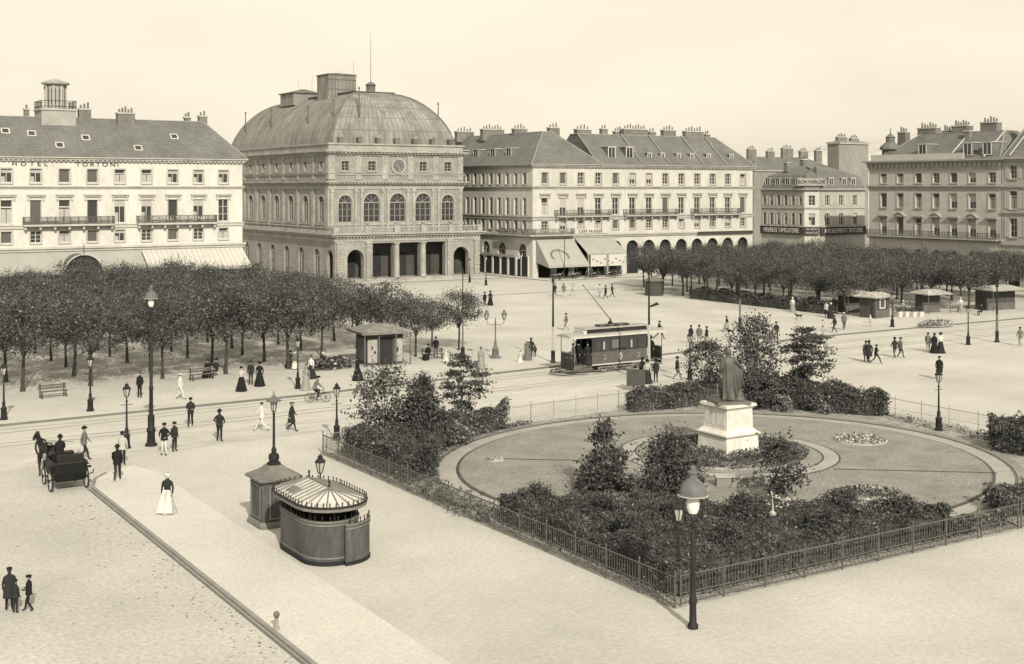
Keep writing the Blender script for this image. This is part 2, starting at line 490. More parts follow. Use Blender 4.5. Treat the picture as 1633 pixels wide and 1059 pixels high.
WIN = {}
def window_mesh(w, h, style, arch=False, frame='frame', sill=None, hood=False, surround=None, fan=False):
    """in its own frame: x along, -y outwards, z up from the opening's foot; the pane stands .28 inside the wall"""
    key = (round(w, 3), round(h, 3), style, arch, frame, sill, hood, surround)
    if key in WIN: return WIN[key]
    mb = MB(); r = w / 2; zt = h - r if arch else h; n = 10
    y = .30
    pane = 'glass'
    outline = [(-r, 0), (r, 0), (r, zt)]
    if arch: outline += [(r * cos(pi * k / n), zt + r * sin(pi * k / n)) for k in range(1, n)]
    outline += [(-r, zt)]
    mb.poly([(a, y, b) for a, b in outline], pane)
    f = .07 if w < 1.6 else .09
    def bar(x0, x1, z0, z1, m=frame, d0=.20, d1=.296):
        mb.box(x0, x1, d0, d1, z0, z1, m)
    bar(-r, -r + f, 0, zt); bar(r - f, r, 0, zt); bar(-r + f, r - f, 0, f * 1.4)
    if arch:
        for k in range(n):
            t0, t1 = pi * k / n, pi * (k + 1) / n
            a = [(R * cos(t), zt + R * sin(t)) for R, t in ((r, t0), (r, t1), (r - f * 1.3, t1), (r - f * 1.3, t0))]
            mb.poly([(p[0], .20, p[1]) for p in a], frame)
        bar(-r + f, r - f, zt - f / 2, zt + f)
        for k in (1, 2, 3):
            t = pi * k / 4
            mb.tube([(0, .25, zt + .05), ((r - f) * cos(t), .25, zt + (r - f) * sin(t))], .035, frame, 4)
    else:
        bar(-r + f, r - f, zt - f, zt)
    if style == 'blind':
        mb.box(-r + f, r - f, .21, .26, f, zt - f, 'blind')
    elif style == 'half':
        mb.box(-r + f, r - f, .21, .26, zt * .45, zt - f, 'blind_pale')
        bar(-.04, .04, f * 1.4, zt * .45)
    elif style == 'pale':
        mb.box(-r + f, -.04, .21, .26, f, zt * .62, 'blind_pale'); mb.box(.04, r - f, .21, .26, f, zt * .62, 'blind_pale')
        bar(-r + f, r - f, zt * .68, zt * .73)
    elif style == 'top':
        mb.box(-r + f, r - f, .21, .26, zt * .70, zt - f, 'blind_pale')
        mb.box(-r + f, -r * .25, .21, .26, f, zt * .45, 'blind_pale')
        bar(-.03, .03, f * 1.4, zt * .70)
    elif style == 'open':
        mb.poly([(-r + f, .2, f), (-r + f - .02, -.25, f), (-r + f - .02, -.25, zt - f), (-r + f, .2, zt - f)], frame)
    else:
        k = 1 if w < 1.6 else 2
        for i in range(k):
            x = -r + w * (i + 1) / (k + 1)
            bar(x - .04, x + .04, f * 1.4, zt - f)
        nz = 3
        for i in range(1, nz):
            z = zt * i / nz
            bar(-r + f, r - f, z - .025, z + .025, d0=.23)
    if sill: mb.box(-r - .12, r + .12, -.14, .02, -.16, -.003, sill)
    if surround:
        g = .16
        mb.box(-r - g, -r, -.06, -.002, 0.0, zt, surround); mb.box(r, r + g, -.06, -.002, 0.0, zt, surround)
        if arch:
            for k in range(n):
                t0, t1 = pi * k / n, pi * (k + 1) / n
                q = [(R * cos(t), d, zt + R * sin(t)) for R, t, d in ((r, t0, -.06), (r, t1, -.06), (r + .30, t1, -.06), (r + .30, t0, -.06))]
                mb.poly(q, surround)
                q = [(R * cos(t), d, zt + R * sin(t)) for R, t, d in ((r + .30, t0, -.06), (r + .30, t1, -.06), (r + .30, t1, .02), (r + .30, t0, .02))]
                mb.poly(q, surround)
                q = [(R * cos(t), d, zt + R * sin(t)) for R, t, d in ((r, t1, -.06), (r, t0, -.06), (r, t0, .04), (r, t1, .04))]
                mb.poly(q, surround)
        else:
            mb.box(-r - g, r + g, -.07, -.002, zt, zt + g, surround)
    if hood:
        z = h + .55
        mb.box(-r - .38, r + .38, -.34, .02, z, z + .16, hood); mb.box(-r - .30, r + .30, -.22, .02, z - .18, z, hood)
        for sgn in (-1, 1):
            mb.box(sgn * (r + .2) - .08, sgn * (r + .2) + .08, -.20, .02, z - .62, z - .18, hood)
    me = mb.mesh('window')
    WIN[key] = me
    return me

def put_window(F, t, z, w, h, style, parent, **kw):
    me = window_mesh(w, h, style, **kw)
    return link('window', me, parent, F.p(t, 0, z), float(F.rz))

SH = {}
def put_shutters(F, t, z, w, h, parent, m='shutter'):
    for sgn in (-1, 1):
      key = (w, h, m, sgn)
      if key not in SH:
            mb = MB()
            c = sgn * (w / 2 + w * .27)
            mb.box(c - w * .23, c + w * .23, -.07, .0 - .003, .02, h - .02, m)
            for k in range(6):
                zz = .1 + (h - .2) * k / 6
                mb.box(c - w * .19, c + w * .19, -.085, -.07, zz, zz + .05, m)
            SH[key] = mb.mesh('shutter')
      link('shutter', SH[key], parent, F.p(t, 0, z), float(F.rz))

def cornice(name, F, t0, t1, prof, m, parent, den=None, ends=True):
    """prof: (z0, z1, projection) bands, each butted on the one below; den = (z0, z1, proj, step, width)"""
    mb = MB()
    for z0, z1, d in prof:
        F.box(mb, t0 - (d if ends else 0), t1 + (d if ends else 0), -.05, d, z0, z1, m)
    if den:
        z0, z1, d, st, w = den
        k = int((t1 - t0) / st)
        for i in range(k + 1):
            t = t0 + i * (t1 - t0) / max(k, 1)
            F.box(mb, t - w / 2, t + w / 2, 0, d, z0, z1, m)
    return mb.build(name, parent)

def balcony(F, t0, t1, z, parent, d=.95, h=.95, m='balcony', name='balcony', spindle=.28, slab='hotel_trim', brackets=True):
    mb = MB()
    F.box(mb, t0, t1, .0, d, z - .22, z, slab)
    if brackets:
        k = max(2, int((t1 - t0) / 1.7))
        for i in range(k + 1):
            t = t0 + .2 + (t1 - t0 - .4) * i / k
            F.box(mb, t - .12, t + .12, 0, d * .75, z - .62, z - .22, slab)
    o = mb.build(name, parent)
    mb = MB()
    F.box(mb, t0, t1, d - .06, d - .01, z + h - .06, z + h, m)
    F.box(mb, t0, t1, d - .06, d - .01, z + .06, z + .12, m)
    F.box(mb, t0, t1, d - .05, d - .02, z + .40 * h, z + .45 * h, m)
    k = int((t1 - t0) / spindle)
    for i in range(k + 1):
        t = t0 + (t1 - t0) * i / k
        w = .035 if i % 6 else .07
        F.box(mb, t - w, t + w, d - .055, d - .015, z, z + h, m)
    for t in (t0, t1):
        F.box(mb, t - .02, t + .02, 0, d, z + h - .06, z + h, m)
        for q in range(4):
            F.box(mb, t - .02, t + .02, d * q / 4 - .02, d * q / 4 + .02, z, z + h, m)
    mb.build('railing', o)
    return o

def chimney(x, y, z0, z1, wx, wy, parent, pots=4, m='brickwork', along='x'):
    mb = MB()
    mb.box(x - wx / 2, x + wx / 2, y - wy / 2, y + wy / 2, z0, z1, m)
    mb.box(x - wx / 2 - .1, x + wx / 2 + .1, y - wy / 2 - .1, y + wy / 2 + .1, z1, z1 + .18, 'hotel_trim')
    for i in range(pots):
        f = (i + .5) / pots - .5
        px, py = (x + f * wx * .9, y) if along == 'x' else (x, y + f * wy * .9)
        hh = .45 + .35 * ((i * 7) % 3) / 2
        mb.lathe([(.15, z1 + .18), (.12, z1 + .18 + hh), (.15, z1 + .20 + hh)], 'pot', 6, (px, py))
    return mb.build('chimney', parent)

def hip_roof(x0, x1, y0, y1, z0, z1, inset, m, parent, over=.35, end0=None, end1=None, axis='x'):
    """hipped roof; end0/end1: hip length at the low/high end of the ridge axis"""
    mb = MB()
    X0, X1, Y0, Y1 = x0 - over, x1 + over, y0 - over, y1 + over
    if axis == 'x':
        e0 = (y1 - y0) / 2 if end0 is None else end0; e1 = (y1 - y0) / 2 if end1 is None else end1
        ym0, ym1 = y0 + inset, y1 - inset
        r = [(X0 + e0, ym0, z1), (X1 - e1, ym0, z1), (X1 - e1, ym1, z1), (X0 + e0, ym1, z1)]
    else:
        e0 = (x1 - x0) / 2 if end0 is None else end0; e1 = (x1 - x0) / 2 if end1 is None else end1
        r = [(x0 + inset, Y0 + e0, z1), (x1 - inset, Y0 + e0, z1), (x1 - inset, Y1 - e1, z1), (x0 + inset, Y1 - e1, z1)]
    q = [(X0, Y0, z0), (X1, Y0, z0), (X1, Y1, z0), (X0, Y1, z0)]
    for i in range(4):
        j = (i + 1) % 4
        mb.poly([q[i], q[j], r[j], r[i]], m)
    mb.poly(r, m); mb.poly(q[::-1], m)
    # ridge and hip leads
    for i in range(4):
        mb.tube([q[i], r[i]], .10, 'kerb', 5)
        mb.tube([r[i], r[(i + 1) % 4]], .10, 'kerb', 5)
    return mb.build('roof', parent)

def dormer(F, t, z, w, h, d0, d1, parent, front='frame', cheeks='slate'):
    """small upright dormer; front at distance d0 (negative: inside the facade line), running back to d1"""
    mb = MB()
    F.box(mb, t - w / 2, t + w / 2, d1, d0, z, z + h, cheeks)
    F.box(mb, t - w / 2 - .12, t + w / 2 + .12, d1, d0 + .14, z + h, z + h + .12, 'hotel_trim')
    F.box(mb, t - w / 2, t - w / 2 + .14, d0, d0 + .06, z, z + h, front); F.box(mb, t + w / 2 - .14, t + w / 2, d0, d0 + .06, z, z + h, front)
    F.box(mb, t - w / 2 + .14, t + w / 2 - .14, d0, d0 + .06, z, z + .12, front); F.box(mb, t - w / 2 + .14, t + w / 2 - .14, d0, d0 + .06, z + h - .12, z + h, front)
    F.box(mb, t - w / 2 + .14, t + w / 2 - .14, d0, d0 + .02, z + .12, z + h - .12, 'glass')
    F.box(mb, t - .04, t + .04, d0 + .02, d0 + .05, z + .12, z + h - .12, front)
    return mb.build('dormer', parent)

# ================================================================== HOTEL
def town_house_rows(F, ts, root, wallmat, trim, styles, rows, hood_row=1, sill='hotel_trim', fr='frame', seed=1):
    """rows: (z0, z1, w); returns openings, places the windows"""
    rr = random.Random(seed); ops = []
    for ri, (z0, z1, w) in enumerate(rows):
        for t in ts:
            ops.append((t - w / 2, t + w / 2, z0, z1))
            put_window(F, t, z0, w, z1 - z0, rr.choice(styles), root, frame=fr, sill=sill, hood=(trim if ri == hood_row else False), surround=trim if ri != hood_row else None)
    return ops

def shell(mb, x0, x1, y0, y1, z1, m, skip=()):
    """the remaining plain walls of a block"""
    if 'S' not in skip: mb.poly([(x0, y0, 0), (x1, y0, 0), (x1, y0, z1), (x0, y0, z1)], m)
    if 'N' not in skip: mb.poly([(x1, y1, 0), (x0, y1, 0), (x0, y1, z1), (x1, y1, z1)], m)
    if 'W' not in skip: mb.poly([(x0, y1, 0), (x0, y0, 0), (x0, y0, z1), (x0, y1, z1)], m)
    if 'E' not in skip: mb.poly([(x1, y0, 0), (x1, y1, 0), (x1, y1, z1), (x1, y0, z1)], m)

def awning(name, F, t0, t1, z0, z1, d, parent, m, m2=None, step=.5, valance=.45, sides=True, spread=0.0):
    """sloping canvas from z1 on the wall down to z0 at distance d"""
    mb = MB(); k = max(1, int((t1 - t0) / step)) if m2 else 1
    for i in range(k):
        a, b = t0 + (t1 - t0) * i / k, t0 + (t1 - t0) * (i + 1) / k
        a2, b2 = a + spread * (a - (t0 + t1) / 2) / (t1 - t0) * 2, b + spread * (b - (t0 + t1) / 2) / (t1 - t0) * 2
        mm = m2 if (m2 and i % 2) else m
        mb.poly([F.p(a, .02, z1), F.p(a2, d, z0), F.p(b2, d, z0), F.p(b, .02, z1)], mm)
        mb.poly([F.p(a, .02, z1 - .05), F.p(b, .02, z1 - .05), F.p(b2, d - .04, z0 - .05), F.p(a2, d - .04, z0 - .05)], mm)
        mb.poly([F.p(a2, d, z0), F.p(a2, d, z0 - valance), F.p(b2, d, z0 - valance), F.p(b2, d, z0)], mm)
    if sides:
        for t, s_ in ((t0, -spread), (t1, spread)):
            mb.poly([F.p(t, .02, z1), F.p(t, .02, z0 + .3), F.p(t + s_, d, z0 - valance), F.p(t + s_, d, z0)], m)
    return mb.build(name, parent)

def skylight(F, t, f, y0, z0, y1, z1, parent):
    d0, d1 = -(y0 + (y1 - y0) * f), -(y0 + (y1 - y0) * (f + .12)); za, zb = z0 + (z1 - z0) * f + .08, z0 + (z1 - z0) * (f + .12) + .08
    mb = MB()
    q = [F.p(t, d0, za), F.p(t + .9, d0, za), F.p(t + .9, d1, zb), F.p(t, d1, zb)]
    mb.poly(q, 'glass')
    for i in range(4): mb.tube([q[i], q[(i + 1) % 4]], .09, 'frame', 4)
    return mb.build('skylight', parent)

EAVE = 18.0
def build_hotel():
    T = thing('hotel', 'long cream hotel with lettering under its eaves, behind the dense left grove', 'hotel', (20, 160, 0))
    F = Frame((0, 0), (1, 0)); Ln = 38.8
    ts = [2.5 + 3.37 * k for k in range(11)]
    rows = [(7.6, 9.05, 1.25), (9.92, 12.85, 1.35), (14.95, 16.65, 1.3)]
    styles = ['blind', 'bars', 'top', 'pale', 'top', 'blind', 'open', 'bars']
    ops = town_house_rows(F, ts, T, 'hotel', 'hotel_trim', styles, rows, seed=5)
    for t in ts: ops.append((t - 1.2, t + 1.2, .2, 5.6, True))
    mb = MB(); facade(mb, F, Ln, 0, EAVE, ops, 'hotel')
    shell(mb, 0, Ln, 0, 12, EAVE, 'hotel', skip=('S',))
    mb.build('wall', T)
    mb = MB(); F.box(mb, .1, Ln - .1, -.9, -.6, .1, 5.8, 'dim'); mb.build('shaded_shop_front', T)  # near-black sheet in place of the shade behind the arches
    cornice('cornice', F, 0, Ln, [(EAVE - .45, EAVE - .22, .18), (EAVE - .22, EAVE, .42), (EAVE, EAVE + .12, .62)], 'hotel_trim', T, den=(EAVE - .40, EAVE - .222, .36, .55, .22))
    cornice('string_course', F, 0, Ln, [(14.25, 14.42, .14), (14.42, 14.58, .26)], 'hotel_trim', T)
    cornice('string_course', F, 0, Ln, [(9.35, 9.72, .16), (9.72, 9.80, .26)], 'hotel_trim', T)
    cornice('string_course', F, 0, Ln, [(6.55, 6.85, .20), (6.85, 7.10, .40)], 'hotel_trim', T)
    balcony(F, 11.1, 21.8, 9.86, T, spindle=.15); b2 = balcony(F, 24.8, 35.0, 9.86, T, spindle=.15)
    text('HÔTEL TORTONI', .62, 'gold', b2, F.p(29.9, .99, 10.42), (1, 0), sx=1.15, spacing=1.25, depth=.02)
    t = text('HOTEL', .72, 'letter', T, F.p(11.9, .04, 17.22), (1, 0), spacing=1.75, sx=1.25)
    t = text('TORTONI', .72, 'letter', T, F.p(19.95, .04, 17.22), (1, 0), spacing=1.45, sx=1.25)
    awning('awning', F, -2, 25.2, 4.3, 6.5, 3.4, T, 'awn_grey')
    awning('awning', F, 25.4, 38.7, 4.3, 6.5, 3.5, T, 'awn_pale', 'awn_line', step=.32)
    # arched entrance hood
    mb = MB(); n = 14; c = 17.4; R = 2.35; z = 3.9
    for k in range(n):
        a, b = pi * k / n, pi * (k + 1) / n
        mb.poly([F.p(c - R * cos(a), .1, z + R * sin(a)), F.p(c - R * cos(a), 3.9, z + R * sin(a)), F.p(c - R * cos(b), 3.9, z + R * sin(b)), F.p(c - R * cos(b), .1, z + R * sin(b))], 'iron_grey')
        mb.poly([F.p(c, 3.7, z), F.p(c - R * cos(a), 3.7, z + R * sin(a)), F.p(c - R * cos(b), 3.7, z + R * sin(b))], 'glass')
        mb.tube([F.p(c - R * cos(a), 3.92, z + R * sin(a)), F.p(c - R * cos(b), 3.92, z + R * sin(b))], .10, 'hotel_trim', 5)
        if k % 2: mb.tube([F.p(c, 3.75, z), F.p(c - R * cos(a), 3.75, z + R * sin(a))], .04, 'iron', 4)
    mb.tube([F.p(c, 3.8, 0), F.p(c, 3.8, z + R + 1.3)], .05, 'iron', 5)
    mb.build('entrance_canopy', T)
    roof = hip_roof(0, Ln, 0, 12, EAVE + .12, 23.2, 5, 'slate', T, over=.55, end1=4.2, end0=2)
    for t, f in ((9.2, .55), (12.2, .50), (18.6, .42), (24.8, .18), (30.0, .5), (15.2, .22)):
        skylight(F, t, f, -.55, EAVE + .12, 5, 23.2, roof)
    chimney(24.6, 4.4, 20.6, 23.9, 2.2, 1.0, roof, 5); chimney(35.2, 5.5, 22, 23.9, 1.1, .8, roof, 2); chimney(33.2, 5.8, 22.6, 23.7, .8, .7, roof, 2)
    chimney(19.6, 5.2, 22, 24.3, 1.5, .9, roof, 3); chimney(12.9, 7, 22, 24.2, .6, .6, roof, 1)
    # belvedere on the ridge
    mb = MB(); bx, by = 16.2, 6
    mb.box(bx - 2.1, bx + 2.1, by - 2.1, by + 2.1, 21.4, 24.1, 'row_trim')
    mb.box(bx - 2.25, bx + 2.25, by - 2.25, by + 2.25, 24.1, 24.3, 'hotel_trim')
    bel = mb.build('belvedere', T)
    mb = MB()
    mb.lathe([(1.25, 24.3), (1.25, 27.3), (1.45, 27.4), (1.75, 27.5), (1.75, 27.7), (.3, 28.2)], 'row_trim', 8, (bx, by))
    for k in range(8):
        a = pi / 8 + k * pi / 4
        mb.tube([(bx + 1.30 * cos(a), by + 1.30 * sin(a), 24.3), (bx + 1.30 * cos(a), by + 1.30 * sin(a), 27.3)], .12, 'hotel_trim', 5)
        a += pi / 8
        w = Vector((-sin(a), cos(a), 0)) * .28; o = Vector((bx + 1.18 * cos(a), by + 1.18 * sin(a), 0))
        mb.poly([o - w + Vector((0, 0, 24.9)), o + w + Vector((0, 0, 24.9)), o + w + Vector((0, 0, 26.9)), o - w + Vector((0, 0, 26.9))], 'glass')
    mb.build('lantern', bel)
    mb = MB(); e = 2.1
    for x0, y0, x1, y1 in ((-e, -e, e, -e), (e, -e, e, e), (e, e, -e, e), (-e, e, -e, -e)):
        for zz in (24.6, 25.3): mb.tube([(bx + x0, by + y0, zz), (bx + x1, by + y1, zz)], .035, 'iron', 4)
        for k in range(10): mb.tube([(bx + x0 + (x1 - x0) * k / 10, by + y0 + (y1 - y0) * k / 10, 24.3), (bx + x0 + (x1 - x0) * k / 10, by + y0 + (y1 - y0) * k / 10, 25.3)], .03, 'iron', 4)
    mb.build('railing', bel)
build_hotel()

# ================================================================== CAFE HOUSE
def build_cafe():
    T = thing('cafe_house', 'cream four-storey corner house with cafe awnings, right of the theatre', 'building', (108, 164.7, 0))
    F = Frame((0, 0), (1, 0)); Ln = 46.5
    ts = [2.3 + 3.49 * k for k in range(13)]
    rows = [(7.6, 9.05, 1.2), (9.92, 12.75, 1.3), (14.95, 16.75, 1.2)]
    styles = ['bars', 'blind', 'pale', 'bars', 'half', 'bars']
    ops = town_house_rows(F, ts, T, 'cafe', 'cafe_trim', styles, rows, sill='cafe_trim', seed=9)
    for t in ts: ops.append((t - 1.25, t + 1.25, .2, 5.7, True))
    mb = MB(); facade(mb, F, Ln, 0, EAVE, ops, 'cafe')
    # side towards the theatre
    LS = 36.0
    FS = Frame((0, LS), (0, -1))
    tb = [LS - (2.4 + 2.56 * k) for k in range(13)]
    ops = []
    rr = random.Random(4)
    for ri, (z0, z1, w) in enumerate([(7.6, 9.15, 1.0), (9.95, 12.75, 1.05), (14.95, 16.75, 1.0)]):
        for t in tb:
            ops.append((t - w / 2, t + w / 2, z0, z1))
            put_window(FS, t, z0, w, z1 - z0, rr.choice(['bars', 'blind', 'bars']), T, frame='frame', sill='cafe_trim')
            put_shutters(FS, t, z0, w, z1 - z0, T)
    for b in (3.0, 9.2, 14.2, 19.5, 25, 30.5):
        ops.append((LS - b - 1.15, LS - b + 1.15, .5, 5.5, True))
        put_window(FS, LS - b, .5, 2.3, 5.0, 'bars', T, arch=True, frame='frame_dim')
    facade(mb, FS, LS, 0, EAVE, ops, 'cafe')
    mb.poly([(Ln, 0, 0), (Ln, 13, 0), (Ln, 13, EAVE), (Ln, 0, EAVE)], 'cafe')
    mb.poly([(Ln, 13, 0), (13, 13, 0), (13, 13, EAVE), (Ln, 13, EAVE)], 'cafe')
    mb.poly([(13, 13, 0), (13, LS, 0), (13, LS, EAVE), (13, 13, EAVE)], 'cafe')
    mb.poly([(13, LS, 0), (0, LS, 0), (0, LS, EAVE), (13, LS, EAVE)], 'cafe')
    mb.build('wall', T)
    mb = MB(); F.box(mb, 1.2, Ln - .1, -.9, -.6, .1, 5.9, 'dim'); mb.build('shaded_shop_front', T)  # plain dark sheet painted as the unlit inside of the arcade
    for FF, l_ in ((F, Ln), (FS, LS)):
        den = (EAVE - .40, EAVE - .222, .36, .55, .22)
        cornice('cornice', FF, 0, l_, [(EAVE - .45, EAVE - .22, .18), (EAVE - .22, EAVE, .42), (EAVE, EAVE + .12, .60)], 'cafe_trim', T, den=den, ends=(FF is F))
        cornice('string_course', FF, 0, l_, [(14.2, 14.42, .14), (14.42, 14.60, .28)], 'cafe_trim', T, ends=(FF is F))
        cornice('string_course', FF, 0, l_, [(9.25, 9.70, .16), (9.70, 9.80, .28)], 'cafe_trim', T, ends=(FF is F))
        cornice('string_course', FF, 0, l_, [(6.35, 6.62, .20), (6.62, 6.84, .36)], 'cafe_trim', T, ends=(FF is F))
    for a, b in ((4.1, 14.8), (17.8, 29.0), (32.2, 43.0)):
        balcony(F, a, b, 9.86, T, d=.9, slab='cafe_trim')
    balcony(F, -.02, 7.4, 6.95, T, d=1.0, h=.9, slab='cafe_trim', brackets=False)
    balcony(FS, LS - 8.5, LS + .9, 6.95, T, d=1.0, h=.9, slab='cafe_trim', brackets=False)
    # fascias over the awnings
    mb = MB(); F.box(mb, 7.6, 14.6, .0, .12, 6.95, 7.62, 'awn_pale'); sg = mb.build('fascia_sign', T)
    text('CAFÉ PRADER', .62, 'letter', sg, F.p(11.1, .14, 7.27), (1, 0), spacing=1.25)
    mb = MB(); F.box(mb, 33.5, 46.2, .37, .50, 6.40, 6.84, 'letter'); mb.build('fascia_sign', T)
    # shop fronts along the side street
    mb = MB()
    FS.box(mb, LS - 22, LS - 4.6, .02, .30, 3.2, 3.55, 'frame_dim')
    for k in range(8):
        t = LS - 21.6 + k * 2.4
        FS.box(mb, t, t + .35, .02, .22, .3, 3.2, 'frame'); FS.box(mb, t + .5, t + 1.9, .02, .10, .3, 3.0, 'dim')
    FS.box(mb, LS - 3.0, LS - 1.2, .02, .15, .4, 3.4, 'dim'); FS.box(mb, LS - 3.2, LS - 3.0, .02, .2, .3, 3.6, 'frame'); FS.box(mb, LS - 1.2, LS - 1.0, .02, .2, .3, 3.6, 'frame')
    mb.build('shaded_shop_front', T)  # frames with panels painted near black for the unlit shops
    a1 = awning('awning', F, .6, 7.6, 2.3, 6.3, 4.2, T, 'awn_grey', valance=.35, spread=.35)
    # ring of marks and a flag pole on the corner awning
    mb = MB()
    for k in range(15):
        a = pi * (-.12 + 1.24 * k / 14); x = 3.2 - 1.55 * cos(a); s_ = 1.55 * sin(a) + 1.55
        fz = s_ / 5.8 * .8
        p0 = Vector(F.p(x, 4.2 * (1 - fz) - .45 + .06, 2.3 + 4.0 * fz + .45 + .08))
        mb.box(p0.x - .11, p0.x + .11, p0.y - .06, p0.y + .06, p0.z - .15, p0.z + .15, 'kiosk_trim')
    mb.build('lettering', a1)
    mb = MB(); mb.tube([F.p(2.9, 4.6, 0), F.p(2.9, 4.6, 6.8)], .06, 'iron', 5); mb.build('awning_pole', T)
    awning('awning', F, 8.0, 15.4, 4.0, 6.35, 3.9, T, 'awn_grey', valance=.2, sides=False, spread=.2)
    mb = MB(); F.box(mb, 8.4, 11.5, 3.86, 3.92, 1.9, 3.75, 'awn_pale'); F.box(mb, 11.9, 15.3, 3.86, 3.92, 1.9, 3.75, 'awn_pale')
    for t in (8.0, 11.7, 15.5): mb.tube([F.p(t, 3.9, 0), F.p(t, 3.9, 4.0)], .06, 'iron_pale', 5)
    for k in range(9): F.box(mb, 8.7 + k * .75, 9.1 + k * .75, 3.92, 3.935, 2.9 - .3 * (k % 3), 3.1 - .3 * (k % 3), 'kiosk_trim')
    mb.build('awning_valance', T)
    r1 = hip_roof(13, Ln, 0, 13, EAVE + .12, 23.3, 5.5, 'slate', T, over=.5, end0=0, end1=4.5)
    r2 = hip_roof(0, 13, 0, LS, EAVE + .124, 23.5, 5.6, 'slate', T, over=.5, end0=6, end1=3, axis='y')
    for t in (16.2, 19.9): dormer(F, t, 19.2, 1.5, 1.9, -1.0, -4.5, r1)
    for t in (24.2, 27, 30.5, 33.5, 37.2, 42.5): dormer(F, t, 19.3, .9, .9, -1.1, -3.4, r1)
    for x, y, z, w in ((18.4, 6.2, 24.2, 1.2), (22.3, 7.4, 23.9, 1.6), (29.5, 7.2, 24.0, 1.4), (41.6, 6.6, 23.8, 1.0)): chimney(x, y, 22, z, w, .8, r1, int(w * 2))
    for b in (9, 14, 19.5, 25): dormer(FS, LS - b, 19.2, 1.6, 1.6, -1.2, -4.5, r2)
    for x, y, w, z, z0 in ((14.2, 6.4, 3.0, 24.0, 22), (24.8, 6.0, 5.2, 24.3, 21.8), (33.5, 7.5, 2.8, 24.4, 22), (37.6, 5.6, 4.2, 24.2, 21.0), (45.0, 9, 1.6, 22.6, 18)):
        chimney(x, y, z0, z, w, .9, r1, int(w * 1.6))
    for x in (21.6, 27.6, 34.9, 40.2):  # raking party-wall copings on the front slope
        mb = MB(); mb.tube([(x, -.4, EAVE + .35), (x - .2, 5.4, 23.5)], .12, 'kerb', 4); mb.build('coping', r1)
    for x, y, w, z in ((6.5, 14, 2.6, 24.2), (6.0, 22, 4.4, 24.4), (5.0, 30, 3.5, 24.3), (9, 7.5, 2.0, 24.2)):
        chimney(x, y, 22.5, z, w, .9, r2, int(w * 1.6))
build_cafe()

